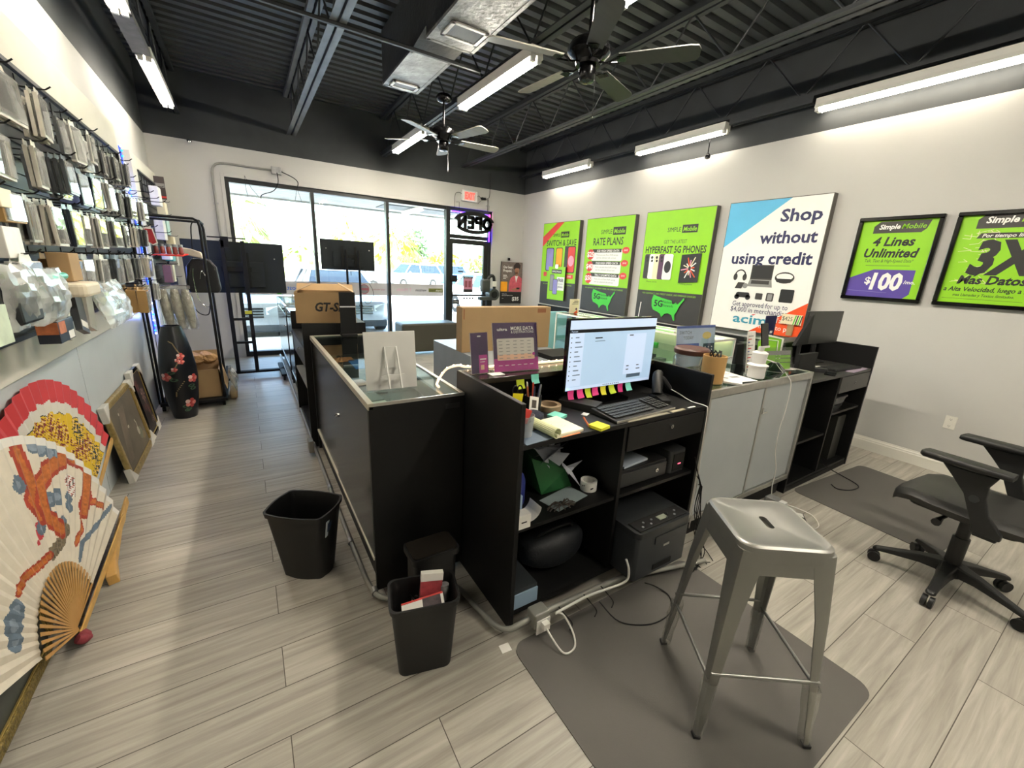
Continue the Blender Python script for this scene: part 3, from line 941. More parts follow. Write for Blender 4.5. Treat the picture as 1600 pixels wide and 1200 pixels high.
# planting strip and trees
GRA = mat('dry_grass', '#9aa556', 0.9, var=0.3, scale=2)
struct(M().box(-60, 42, -0.14, 90, 60, 0.05), 'grass_verge', GRA)
struct(M().box(-60, 60, -0.1, 90, 62, 2.2), 'far_wall', mat('far_building_wall', '#d9d4c6', 0.9, var=0.1, scale=0.2))
BRK = mat('palm_trunk_bark', '#a08d76', 0.9, var=0.3, scale=6)
def leafmat(n, c):
    return mat(n, c, 0.7, var=0.35, scale=1.5)
LY, LGN, LDK = leafmat('yellow_green_frond', '#b3b62d'), leafmat('green_leaf', '#6e8f3c'), leafmat('dark_leaf', '#4f6b46')
def palm(x, y, h, r, label, lm, n=44):
    t = thing('palm_tree', label, 'tree', (x, y, -0.14), group='palms across the car park')
    build(M().tube([(x, y, -0.14), (x + 0.05, y, h * 0.5), (x, y, h)], [0.26, 0.2, 0.17], 10, sm=3), 'trunk', BRK, t, smooth=60)
    m = M()
    for k in range(n):
        az = rnd.uniform(0, 2 * PI)
        el = rnd.uniform(-0.9, 1.3)
        L = r * rnd.uniform(0.8, 1.1)
        dx, dy = math.cos(az), math.sin(az)
        P = []
        for i in range(4):
            s_ = i / 3
            hr = L * s_ * math.cos(el)
            P.append(Vector((x + dx * hr, y + dy * hr, h + L * s_ * math.sin(el) - 0.45 * L * s_ * s_)))
        sd = Vector((-dy, dx, 0))
        for i in range(3):
            w0, w1 = 0.03, 0.03
            m.poly([P[i] - sd * w0, P[i + 1] - sd * w1, P[i + 1] + sd * w1, P[i] + sd * w0])
        c = P[-1]
        f = (P[3] - P[2]).normalized()
        for q in range(9):
            an = (q - 4) * 0.33
            dr = (f * math.cos(an) + sd * math.sin(an)) * r * 0.42 + Vector((0, 0, -0.12 * r))
            wv = sd.cross(f) * 0 + sd * 0.05
            m.poly([P[2] + (P[3] - P[2]) * 0.5 - wv, c + dr, P[2] + (P[3] - P[2]) * 0.5 + wv])
    build(m, 'crown', lm, t)
def tree(x, y, h, r, label, lm, n=420, name='leafy_tree', sz=1.0, trunk=True):
    t = thing(name, label, 'tree', (x, y, -0.14), group='trees and bushes across the car park')
    if trunk:
        build(M().tube([(x, y, -0.14), (x, y, h * 0.6)], [0.16, 0.08], 8), 'trunk', BRK, t)
    m = M()
    for k in range(n):
        v = Vector((rnd.gauss(0, 1), rnd.gauss(0, 1), rnd.gauss(0, 1))).normalized() * (rnd.random() ** 0.4)
        c = Vector((x, y, h * 0.62)) + Vector((v.x * r[0], v.y * r[0], v.z * r[1]))
        a, b = Vector((rnd.gauss(0, 1), rnd.gauss(0, 1), rnd.gauss(0, 1))).normalized(), Vector((rnd.gauss(0, 1), rnd.gauss(0, 1), rnd.gauss(0, 1))).normalized()
        s_ = 0.28 * sz
        m.poly([c - a * s_, c + b * s_ * 0.5, c + a * s_, c - b * s_ * 0.5])
    build(m, 'crown', lm, t)
palm(11.1, 37.0, 3.9, 2.3, 'yellow-green fan palm with a bare trunk across the car park', LY, 60)
palm(8.4, 42.0, 4.6, 1.7, 'sparser yellow palm half hidden by the window mullion', LY, 36)
palm(-0.15, 22.0, 3.6, 1.6, 'green palm at the edge of the shop window', LGN, 34)
palm(5.0, 46, 2.8, 1.5, 'far green palm above the small television', LGN, 26)
tree(14.0, 40.0, 4.6, (1.3, 2.2), 'dark green leafy tree beside the yellow palm', LDK, 520)
tree(18.4, 43.0, 3.2, (2.2, 1.2), 'yellowish bushy tree beyond the blue car', LY, 380)
tree(23.0, 42.0, 2.8, (2.4, 1.3), 'green bushes seen through the shop door', LGN, 380, sz=1.1)
tree(1.5, 50.0, 2.4, (3.0, 1.2), 'low yellow-green bushes behind the far pale car', LGN, 300)
tree(-0.9, 18.5, 1.5, (0.7, 0.8), 'shrub under the palm at the edge of the window', LGN, 220, sz=0.5)
# ================================================================ posters on the right wall
INKS = [mat('print_black', '#1b1b1a', 0.5), mat('print_lime', '#8ecf12', 0.5, var=0.03), mat('print_white', '#eeeee8', 0.5, var=0.02), mat('print_red', '#d23b34', 0.5), mat('print_charcoal', '#35322f', 0.5, var=0.06),
        mat('print_green', '#44c53a', 0.5, var=0.03), mat('print_purple', '#54429a', 0.5), mat('print_navy', '#1d2050', 0.5), mat('print_sky', '#55b3dd', 0.5, var=0.03), mat('print_orange', '#ea5218', 0.5, var=0.03),
        mat('print_teal', '#3f97ae', 0.5), mat('print_grey', '#8b8b88', 0.5), mat('print_pink', '#e89ab0', 0.5), mat('print_lilac', '#8a84c0', 0.5), mat('print_amber', '#f0a31e', 0.5), mat('print_cream', '#e9dcb9', 0.5), mat('print_plum', '#54304f', 0.5)]
K, LM, WH, RD, CH, GN, PU, NV, SK, OR, TE, GY, PK, LI, AM, CR, PL = range(17)
SIDE = mat('lightbox_side', '#57544f', 0.5, 0.2, var=0.1)
def lightbox(label, y1, w, z0, h, draw, bg):
    t = thing('lightbox_poster', label, 'poster', (4.985, y1 - w / 2, z0), group='slim lightbox posters on the wall')
    b = build(M().box(4.955, y1 - w, z0, 5.028, y1, z0 + h), 'frame', SIDE, t, bev=0.004)
    fr = Fr((4.9545, y1, z0), (0, -1, 0), (0, 0, 1))
    p = Pr(fr)
    p.rect(0.008, 0.008, w - 0.008, h - 0.008, bg).up()
    draw(p, w, h)
    build(p.mb, 'print', INKS, t)
    return t
USA = [(0, .62), (.02, .42), (.08, .3), (.2, .26), (.32, .2), (.38, .08), (.46, .2), (.56, .24), (.68, .2), (.76, .02), (.8, .04), (.77, .22), (.83, .34), (.86, .46), (.9, .56), (1.0, .72), (.97, .78), (.9, .66), (.82, .56), (.76, .62), (.68, .54), (.62, .66), (.5, .68), (.3, .72), (.04, .8)]
def brand(p, x, y, s):
    # word mark: thin capitals then slanted word in a dark box
    p.rect(x + 0.0 * s, y - 0.02 * s, x + 0.23 * s, y + 0.08 * s, K, sk=0.0).up()
    p.txt('SIMPLE', x - 0.02 * s, y, 0.055 * s, K, w=0.21 * s, al='R')
    p.txt('Mobile', x + 0.115 * s, y, 0.055 * s, LM, w=0.2 * s, al='C', bold=0.02, shear=0.2)
def usa(p, w):
    x0, y0, sw, sh = w * 0.27, 0.03, w * 0.5, 0.42
    p.up().poly([(x0 + a * sw, y0 + b * sh) for a, b in USA], GN).up()
    p.txt('5G', x0 + 0.05, y0 + 0.18, 0.085, K, bold=0.03)
    p.txt('Nationwide', x0 + 0.2, y0 + 0.235, 0.036, K, w=0.24)
    p.txt('Network', x0 + 0.2, y0 + 0.185, 0.036, K, w=0.17)
def foot(p, w, zb=0.42):
    p.rect(0.008, 0.008, w - 0.008, zb, CH).up()
    p.txt('NO CONTRACT | NO CREDIT CHECK | NO OVERAGE CHARGES', w / 2, zb - 0.05, 0.022, LM, w=w * 0.82, al='C')
def phone(p, x, y, w, h, body, scr, deco=None):
    p.rect(x, y, x + w, y + h, body, r=w * 0.16).up()
    p.rect(x + w * 0.07, y + h * 0.03, x + w * 0.93, y + h * 0.97, scr, r=w * 0.13).up()
    if deco is not None:
        p.disc(x + w * 0.5, y + h * 0.45, w * 0.36, deco, ry=h * 0.2)
def d_switch(p, w, h):
    foot(p, w)
    p.poly([(0.008, h - 0.42), (0.008, h - 0.24), (0.42, h - 0.008), (0.62, h - 0.008)], RD)
    p.up()
    brand(p, 0.55, h - 0.25, 1.0)
    p.txt('SWITCH & SAVE', w / 2 + 0.04, h - 0.41, 0.1, K, w=0.86, al='C', bold=0.01)
    phone(p, 0.14, 0.62, 0.24, 0.42, K, LI)
    phone(p, 0.44, 0.62, 0.2, 0.42, K, AM)
    p.rect(0.7, 0.62, 0.8, 1.06, CH).up()
    phone(p, 0.78, 0.6, 0.22, 0.46, K, RD, PK)
    p.rect(0.1, 0.52, 0.2, 0.6, RD, r=0.01).rect(0.76, 0.5, 0.98, 0.57, RD, r=0.01).up().txt('SAVE', 0.87, 0.52, 0.035, WH, al='C')
def d_rate(p, w, h):
    foot(p, w)
    brand(p, 0.62, h - 0.25, 1.15)
    p.txt('RATE PLANS', w / 2, h - 0.42, 0.11, K, w=0.66, al='C', bold=0.012)
    for k, (a, b) in enumerate((('25', '3GB HIGH SPEED DATA'), ('40', '15GB HIGH SPEED DATA'), ('50', 'TRULY UNLIMITED DATA'))):
        y = h - 0.565 - 0.19 * k
        p.rect(0.18, y - 0.1, 0.86, y + 0.075, WH, r=0.03).up().rect(0.2, y + 0.03, 0.84, y + 0.085, CH).up()
        p.txt(b, 0.3, y + 0.04, 0.032, WH, w=0.5, bold=0.02)
        p.txt('Multi-Line and Auto-Refill savings', 0.3, y - 0.02, 0.026, GY, w=0.48).txt('with the unlimited talk and text', 0.3, y - 0.065, 0.026, GY, w=0.44)
        p.disc(0.155, y, 0.085, RD, 24).disc(0.93, y + 0.06, 0.075, RD, 18, ry=0.05).up()
        p.txt('$' + a, 0.155, y - 0.035, 0.075, WH, al='C', w=0.16, bold=0.03)
        p.txt('SAVE', 0.93, y + 0.05, 0.025, WH, al='C')
    usa(p, w)
def d_phones(p, w, h):
    foot(p, w)
    brand(p, 0.62, h - 0.28, 1.0)
    p.txt('GET THE LATEST', w / 2, h - 0.43, 0.045, CH, w=0.36, al='C')
    p.txt('HYPERFAST 5G PHONES', w / 2, h - 0.55, 0.085, K, w=0.96, al='C', bold=0.02)
    for k, (b, s_) in enumerate(((PL, CH), (WH, CR), (CR, AM), (PL, PL), (WH, LI))):
        x = 0.06 + 0.085 * k
        phone(p, x, 0.58, 0.15, 0.34, b, s_ if k in (0, 3) else b)
        if k < 4:
            p.disc(x + 0.045, 0.875, 0.02, K, 10).disc(x + 0.1, 0.86, 0.018, K, 10).disc(x + 0.05, 0.83, 0.018, K, 10).up()
    p.disc(0.475, 0.75, 0.055, K, 16, ry=0.08).up()
    p.poly([(0.68, 0.55), (0.97, 0.57), (0.97, 0.93), (0.68, 0.91)], K).up()
    for a in range(14):
        an = a * 2 * PI / 14 + 0.15
        r = 0.07 + 0.06 * ((a * 7) % 5) / 4
        p.line([(0.825 + 0.02 * math.cos(an), 0.74 + 0.03 * math.sin(an)), (0.825 + r * math.cos(an), 0.74 + r * 1.25 * math.sin(an))], 0.014, (OR, WH, CR, PK)[a % 4])
    p.txt('Phone series', 0.15, 0.535, 0.018, CH, w=0.18).txt('Folding phone', 0.7, 0.53, 0.018, CH, w=0.2)
    usa(p, w)
def d_lease(p, w, h):
    p.poly([(0.008, h - 0.008), (0.008, h - 0.5), (0.68, h - 0.008)], SK)
    p.poly([(w - 0.008, 0.008), (w - 0.008, 0.38), (0.5, 0.008)], OR).up()
    for k, (s_, y, wd) in enumerate((('Shop', h - 0.24, 0.4), ('without', h - 0.46, 0.58), ('using credit', h - 0.68, 0.86))):
        p.txt(s_, 1.0, y, 0.12, NV, w=wd, al='R', bold=0.028)
    p.dy = -0.065
    # devices
    p.rect(0.4, 0.66, 0.64, 0.82, CH).up().rect(0.41, 0.675, 0.63, 0.81, K).up().poly([(0.38, 0.58), (0.66, 0.58), (0.64, 0.66), (0.4, 0.66)], GY).up().poly([(0.42, 0.61), (0.62, 0.61), (0.62, 0.65), (0.42, 0.65)], CH)
    p.line([(0.28 + 0.06 * math.cos(a), 0.7 + 0.06 * math.sin(a)) for a in [i * PI / 10 for i in range(11)]], 0.014, K)
    p.disc(0.225, 0.68, 0.025, CH, 12, ry=0.04).disc(0.335, 0.68, 0.025, CH, 12, ry=0.04)
    p.disc(0.77, 0.69, 0.1, CH, 20, ry=0.06).up().disc(0.77, 0.7, 0.085, WH, 20, ry=0.035).up().rect(0.69, 0.64, 0.85, 0.68, K, r=0.02)
    p.poly([(0.24, 0.55), (0.32, 0.55), (0.35, 0.62), (0.27, 0.62)], CH).disc(0.36, 0.585, 0.03, GY, 14)
    p.rect(0.27, 0.45, 0.43, 0.51, K, r=0.025).disc(0.285, 0.455, 0.03, K, 12).disc(0.415, 0.455, 0.03, K, 12)
    p.rect(0.5, 0.44, 0.58, 0.51, CH, r=0.01).rect(0.62, 0.43, 0.7, 0.52, CH, r=0.012).rect(0.76, 0.43, 0.9, 0.57, K, r=0.012).up().rect(0.635, 0.44, 0.685, 0.51, GY)
    p.dy = 0
    p.txt('Get approved for up to', 0.56, 0.285, 0.055, NV, w=0.62, al='C').txt('$4,000 in merchandise', 0.56, 0.22, 0.055, NV, w=0.64, al='C')
    p.txt('acima', 0.54, 0.095, 0.1, TE, w=0.5, al='C', bold=0.02)
    p.poly([(0.5, 0.2), (0.55, 0.212), (0.52, 0.19)], RD)
    p.txt('Take it', 0.97, 0.14, 0.05, WH, al='R').txt('home to pay', 0.97, 0.06, 0.05, WH, al='R')
lightbox('green lightbox poster with a red corner ribbon and a clip sign over it', 6.83, 1.05, 0.93, 1.483, d_switch, LM)
lightbox('green lightbox poster listing three rate plans in red circles', 5.6, 1.05, 0.93, 1.483, d_rate, LM)
lightbox('green lightbox poster of five phones and a folding phone', 4.345, 1.072, 0.93, 1.488, d_phones, LM)
lightbox('white lightbox poster with blue and orange corners about buying without credit', 3.112, 1.062, 0.975, 1.447, d_lease, WH)

# black panel run with a white line under the posters
m = M().box(4.98, 2.0, 0.0, 5.028, 6.9, 0.9, 0)
m.box(4.974, 3.2, 0.905, 5.0, 6.9, 0.915, 1)
one(m, 'dado_panel', [BLKM, TRIMW], 'long black panel with a white edge line below the green posters', 'panel')

# clip sign hanging over the first poster
t = thing('clip_sign', 'small green free phone sign hung by a clip over the ribbon poster', 'sign', (4.9, 6.25, 1.05))
T = Matrix.Translation((4.93, 6.5, 1.03))
build(M().box(4.915, 6.02, 1.03, 4.935, 6.53, 1.63), 'board', BLKM, t, bev=0.003)
p = Pr(Fr((4.9145, 6.53, 1.03), (0, -1, 0), (0, 0, 1)))
w, h = 0.5, 0.6
p.rect(0, 0, w, h, LM).up().rect(0.1, 0.48, 0.4, 0.55, CH).up().txt('SIMPLE Mobile', 0.25, 0.5, 0.03, WH, w=0.26, al='C')
p.rect(0.27, 0.18, 0.49, 0.42, WH).up()
phone(p, 0.06, 0.16, 0.13, 0.3, CH, GY)
phone(p, 0.16, 0.1, 0.14, 0.28, CH, LI)
p.txt('FREE', 0.39, 0.335, 0.055, K, w=0.16, al='C', bold=0.02).txt('wireless', 0.39, 0.285, 0.03, GY, w=0.14, al='C').txt('phone', 0.39, 0.225, 0.045, NV, w=0.14, al='C')
build(p.mb, 'print', INKS, t)
build(M().box(4.905, 6.24, 1.6, 4.94, 6.32, 1.67), 'clip', CHR, t, bev=0.004)

# framed price posters
def framed(label, y1, w, z0, h, draw):
    t = thing('framed_poster', label, 'poster', (5.01, y1 - w / 2, z0), group='black framed price posters')
    m = M()
    f = 0.032
    for a in ((0, 0, w, f), (0, h - f, w, h), (0, f, f, h - f), (w - f, f, w, h - f)):
        m.box(4.985, y1 - a[2], z0 + a[1], 5.029, y1 - a[0], z0 + a[3])
    build(m, 'frame', GLB, t, bev=0.006)
    p = Pr(Fr((5.012, y1, z0), (0, -1, 0), (0, 0, 1)))
    p.rect(f * 0.8, f * 0.8, w - f * 0.8, h - f * 0.8, LM).up()
    draw(p, w, h)
    build(p.mb, 'print', INKS, t)
def tagbox(p, x, y, s):
    p.poly([(x, y), (x + 0.34 * s, y), (x + 0.37 * s, y + 0.03 * s), (x + 0.39 * s, y + 0.1 * s), (x + 0.04 * s, y + 0.1 * s), (x, y + 0.06 * s)], CH).up()
    p.txt('Simple', x + 0.04 * s, y + 0.035 * s, 0.04 * s, WH, w=0.15 * s, bold=0.03, shear=0.2).txt('Mobile', x + 0.2 * s, y + 0.035 * s, 0.04 * s, LM, w=0.165 * s, bold=0.01, shear=0.2)
def d_four(p, w, h):
    tagbox(p, 0.12, 0.6, 1.0)
    p.txt('4 Lines', 0.29, 0.49, 0.075, K, w=0.3, al='C', bold=0.03, shear=0.2)
    p.txt('Unlimited', 0.29, 0.39, 0.075, K, w=0.39, al='C', bold=0.03, shear=0.2)
    p.txt('Talk, Text & High-Speed Data*', 0.29, 0.345, 0.026, CH, w=0.35, al='C', shear=0.2)
    p.line([(0.13, 0.315), (0.45, 0.315)], 0.003, CH)
    p.poly([(0.03, 0.03), (0.46, 0.03), (0.5, 0.07), (0.5, 0.28), (0.2, 0.28), (0.03, 0.2)], PU).up()
    p.txt('$', 0.155, 0.15, 0.06, WH, bold=0.03).txt('100', 0.2, 0.105, 0.14, WH, w=0.23, bold=0.04, shear=0.1).txt('/mo.', 0.44, 0.16, 0.03, WH, bold=0.02)
    p.line([(0.04, 0.085), (0.34, 0.075)], 0.003, LI)
def d_three(p, w, h):
    for a in range(26):
        x, y = rnd.uniform(0.05, 0.2), rnd.uniform(0.15, 0.58)
        p.line([(x, y), (x + rnd.uniform(0.03, 0.1), y + rnd.uniform(-0.02, 0.02)), (x + rnd.uniform(0.02, 0.09), y + rnd.uniform(0.02, 0.05))], 0.003, CR)
    tagbox(p, 0.12, 0.61, 1.15)
    p.poly([(0.14, 0.535), (0.5, 0.535), (0.52, 0.575), (0.16, 0.575)], CH).up().txt('Por tiempo limitado', 0.17, 0.543, 0.026, WH, w=0.32, bold=0.02, shear=0.2)
    p.txt('3X', 0.14, 0.27, 0.24, K, w=0.4, bold=0.045, shear=0.2)
    p.txt('Mas Datos', 0.11, 0.185, 0.062, K, w=0.38, bold=0.035, shear=0.2).poly([(0.193, 0.242), (0.203, 0.242), (0.222, 0.262), (0.206, 0.262)], K)
    p.txt('a Alta Velocidad, luego a 2G', 0.045, 0.125, 0.034, K, w=0.5, bold=0.02, shear=0.2)
    p.txt('mas Llamadas y Textos ilimitados.', 0.11, 0.085, 0.02, K, w=0.34, bold=0.01, shear=0.2)
    p.line([(0.05, 0.065), (0.5, 0.06)], 0.002, CH)
framed('black framed green poster offering four unlimited lines', 1.806, 0.59, 1.43, 0.74, d_four)
framed('black framed green poster reading three times more data in Spanish', 1.14, 0.59, 1.43, 0.74, d_three)

# poster on the front wall by the door
t = thing('standing_poster', 'poster of a person in a pink shirt over a thirty-five dollar price, beside the door', 'poster', (4.72, 7.6, 0.82))
x0, z0, w, h = 4.5, 0.84, 0.62, 0.85
Yp = 7.6
build(M().box(x0, Yp, z0, x0 + w * 0.0 + 0.52, Yp + 0.02, z0 + h), 'board', BLKM, t, bev=0.002)
p = Pr(Fr((x0, Yp - 0.0006, z0), (1, 0, 0), (0, 0, 1)))
w = 0.52
DIM = mat('print_dusk', '#6d625c', 0.5, var=0.25, scale=14)
SKN = mat('print_skin', '#a4755a', 0.5)
SHR = mat('print_shirt', '#c85a66', 0.5, var=0.15, scale=20)
HAR = mat('print_hair', '#2b1f1a', 0.5, var=0.2)
pm = INKS + [DIM, SKN, SHR, HAR]
p.rect(0, 0.24, w, h, 17).rect(0, 0, w, 0.24, K).up()
p.rect(0.0, 0.25, 0.16, 0.45, AM).up()
p.poly([(0.2, 0.25), (0.2, 0.42), (0.24, 0.53), (0.33, 0.58), (0.43, 0.58), (0.52, 0.52), (0.52, 0.25)], 19).up()
p.poly([(0.34, 0.58), (0.375, 0.43), (0.42, 0.58)], WH).up().rect(0.35, 0.57, 0.41, 0.64, 18).disc(0.385, 0.68, 0.055, 18, 18, ry=0.07).up()
p.poly([(0.31, 0.7), (0.3, 0.78), (0.35, 0.835), (0.42, 0.84), (0.47, 0.79), (0.46, 0.71), (0.43, 0.73), (0.36, 0.735)], 20)
p.disc(0.365, 0.68, 0.006, 20, 8).disc(0.405, 0.68, 0.006, 20, 8).rect(0.37, 0.645, 0.4, 0.65, 20)
p.poly([(0.25, 0.3), (0.4, 0.33), (0.47, 0.31), (0.45, 0.28), (0.3, 0.27)], 18).up().rect(0.39, 0.3, 0.47, 0.335, K)
p.txt('Our best', 0.05, 0.72, 0.05, WH, w=0.22, bold=0.02).txt('Prepaid.', 0.05, 0.65, 0.05, WH, w=0.21, bold=0.02).rect(0.05, 0.57, 0.14, 0.585, WH).rect(0.05, 0.54, 0.16, 0.55, WH).rect(0.05, 0.51, 0.12, 0.52, WH)
p.txt('Unlimited', 0.04, 0.19, 0.02, WH).txt('talk text and data for one line', 0.04, 0.16, 0.018, WH, w=0.26).txt('mo', 0.04, 0.1, 0.02, WH).txt('$35', 0.29, 0.06, 0.075, WH, w=0.17, bold=0.03)
build(p.mb, 'print', pm, t)
one(M().box(4.68, Yp, 1.72, 4.71, Yp + 0.05, 1.77), 'wall_clip', BLKM, 'small black clip on the wall above the pink shirt poster', 'clip', bev=0.005)
# ================================================================ counters
def knob(x, y, z, d, par, name='lock'):
    # small cylinder lock, d = outward direction
    D = Vector(d)
    c = Vector((x, y, z))
    o = build(M().cyl(c, c + D * 0.012, 0.012, 0.011, 16), name, CHR, par, smooth=40)
    build(M().cbox(c + D * 0.0125, [0.002 if abs(k) < .5 else 0.002 for k in d] and ((0.002, 0.002, 0.009)), 0), 'keyway', BLKM, o)
    return o

# --- black glass-topped case nearest on the aisle
AX0, AX1, AY0, AY1, AH = 0.385, 0.83, 1.70, 3.53, 0.975
CRM = mat('cream_strip', '#b9b4a2', 0.4, 0.3, var=0.1)
t = thing('display_case', 'black display case with a glass top beside the wood aisle, easel sign on it', 'display case', (0.6, 2.6, 0))
m = M()
m.box(AX0 + 0.02, AY0 + 0.02, 0.04, AX1, AY1 - 0.02, 0.2)
m.box(AX0, AY0, 0.03, AX1, AY0 + 0.018, AH - 0.012).box(AX0, AY1 - 0.018, 0.03, AX1, AY1, AH - 0.012)
m.box(AX1 - 0.018, AY0 + 0.018, 0.2, AX1, AY1 - 0.018, AH - 0.08)
m.box(AX0 + 0.02, AY0 + 0.018, 0.8, AX1 - 0.018, AY1 - 0.018, 0.815)
build(m, 'body', BLK, t, bev=0.002)
GLP = mat('glossy_black_panel', '#151413', 0.22, var=0.1)
dr = build(M().box(AX0, AY0 + 0.02, 0.205, AX0 + 0.016, 2.62, AH - 0.03), 'door', GLP, t, bev=0.002)
knob(AX0 - 0.001, 2.5, 0.66, (-1, 0, 0), dr)
dr = build(M().box(AX0 + 0.006, 2.6, 0.205, AX0 + 0.02, AY1 - 0.02, AH - 0.03), 'door', GLP, t, bev=0.002)
build(M().box(AX0 - 0.004, AY0 + 0.02, 0.188, AX0 + 0.02, AY1 - 0.02, 0.203), 'track', mat('cream_track', '#d9d4c4', 0.4), t)
m = M()
m.box(AX0 - 0.003, AY0, AH - 0.03, AX0 + 0.022, AY1, AH).box(AX1 - 0.02, AY0, AH - 0.014, AX1, AY1, AH).box(AX0 + 0.022, AY1 - 0.015, AH - 0.014, AX1 - 0.02, AY1, AH)
build(m, 'top_rim', CRM, t, bev=0.002)
build(M().box(AX0 + 0.022, AY0 + 0.003, AH - 0.01, AX1 - 0.02, AY1 - 0.015, AH - 0.004), 'glass_top', CGL, t)
build(M().box(AX0 + 0.02, AY0 - 0.002, AH - 0.014, AX1, AY0 + 0.006, AH), 'end_rim', ALU, t)
build(M().box(0.735, AY0 - 0.003, 0.905, 0.805, AY0, 0.928), 'name_plate', mat('plate_dark', '#303030', 0.35, 0.5), t)
for x, y in ((AX0 + 0.06, AY0 + 0.06), (AX1 - 0.05, AY0 + 0.06), (AX0 + 0.06, AY1 - 0.06), (AX1 - 0.05, AY1 - 0.06)):
    build(M().cyl((x, y, 0), (x, y, 0.04), 0.018, n=12), 'foot', BLKM, t)
# goods lying in the tray under the glass
SG = mat('slate_card', '#55595a', 0.5)
kinds = []
def lay(name, x, y, w, d, h, z, m_, label, cat, group=None, rz=0.0):
    R = Matrix.Translation((x, y, z)) @ Matrix.Rotation(rz, 4, 'Z')
    return one(M(R).box(-w / 2, -d / 2, 0, w / 2, d / 2, h), name, m_, label, cat, group, bev=min(h, 0.004) * 0.4)
PNK = mat('pink_paper', '#e0508c', 0.7, var=0.04)
lay('phone_box', 0.50, 1.9, 0.09, 0.15, 0.03, 0.8155, mat('pale_carton', '#b5b5ae', 0.6), 'pale phone box under the glass beside two pink tags', 'box', rz=0.15)
lay('phone', 0.50, 1.9, 0.07, 0.13, 0.008, 0.846, SG, 'dark phone lying on the pale box under the glass', 'phone', rz=0.15)
lay('price_tag', 0.465, 2.02, 0.035, 0.03, 0.004, 0.8155, PNK, 'pink price tag beyond the pale phone box under the glass', 'tag')
lay('price_tag', 0.46, 1.79, 0.035, 0.03, 0.004, 0.8155, PNK, 'small pink price tag nearest the cream rim under the glass', 'tag')
lay('price_tag', 0.53, 1.78, 0.05, 0.035, 0.004, 0.8155, PNK, 'larger pink price tag at the near end under the glass', 'tag')
lay('leaflet', 0.5, 2.25, 0.16, 0.22, 0.006, 0.8155, PAP, 'white leaflet in the middle of the tray under the glass', 'leaflet', rz=0.1)
lay('tablet', 0.52, 2.26, 0.11, 0.16, 0.008, 0.822, SG, 'grey tablet lying on the white leaflet under the glass', 'tablet', rz=0.1)
lay('phone', 0.62, 2.4, 0.07, 0.14, 0.009, 0.8155, BLKM, 'black phone beyond the easel sign under the glass', 'phone', rz=-0.2)
lay('leaflet', 0.5, 2.6, 0.18, 0.14, 0.004, 0.8155, mat('pale_pink_card', '#d9a9a2', 0.7), 'pinkish leaflet halfway along the tray under the glass', 'leaflet', rz=0.2)
lay('leaflet', 0.55, 3.3, 0.2, 0.16, 0.004, 0.8155, mat('orange_card', '#cf7a4a', 0.7), 'orange leaflet at the far end of the tray under the glass', 'leaflet')
lay('leaflet', 0.46, 3.2, 0.1, 0.24, 0.004, 0.8155, mat('beige_card', '#b8b297', 0.7), 'beige leaflet along the cream rim at the far end', 'leaflet')
lay('poster_sheet', 0.66, 3.12, 0.12, 0.3, 0.004, 0.8155, mat('blue_card', '#3f7fd0', 0.6), 'blue sheet under the glass near the black sign', 'sheet')

# white easel-back sign, its back to the viewer
t = thing('easel_sign', 'white easel-back counter sign showing its back on the glass top', 'sign', (0.55, 1.9, AH))
W2 = mat('white_board', '#cfcfca', 0.6, var=0.03)
T = Matrix.Translation((0.545, 1.885, AH)) @ Matrix.Rotation(math.radians(-2), 4, 'Z') @ Matrix.Rotation(math.radians(-7), 4, 'X')
build(M(T).box(-0.12, 0, 0.0, 0.117, 0.008, 0.27), 'board', W2, t, bev=0.001)
m = M(T)
m.poly([(-0.033, -0.001, 0.2), (0.028, -0.001, 0.2), (0.028, -0.05, 0.0), (-0.033, -0.05, 0.0)])
m.box(-0.034, -0.004, 0.19, 0.029, 0.0, 0.205)
m = M(T)
m.box(-0.033, -0.006, 0.1, 0.028, -0.001, 0.2)
for x in (-0.033, 0.022):
    m.prism([(x, -0.002, 0.2), (x, -0.006, 0.2), (x, -0.075, 0.012), (x, -0.06, 0.012)], (0.006, 0, 0))
build(m, 'easel_leg', W2, t)
m = M(T)
m.prism([(-0.06 + 0.0, -0.05, 0.062)] + [(-0.045 + 0.0 - 0.018 * math.cos(a), -0.05, 0.062 + 0.012 * math.sin(a)) for a in (0.5, 1.57)] + [(0.045, -0.05, 0.074), (0.06, -0.05, 0.062), (0.045, -0.05, 0.05), (-0.045, -0.05, 0.05)], (0, 0.005, 0))
build(m, 'brace', W2, t)
# black sign standing at the far end of the case
t = thing('sign_holder', 'tall black counter sign standing on edge at the far end of the glass top', 'sign', (0.66, 3.47, AH))
build(M().box(0.6, 3.44, AH + 0.02, 0.715, 3.452, AH + 0.34), 'panel', BLKM, t)
build(M().box(0.6, 3.40, AH, 0.715, 3.5, AH + 0.02), 'base', BLKM, t, bev=0.003)
build(M().box(0.6, 3.439, AH + 0.225, 0.715, 3.4398, AH + 0.235), 'white_line', WHT, t)

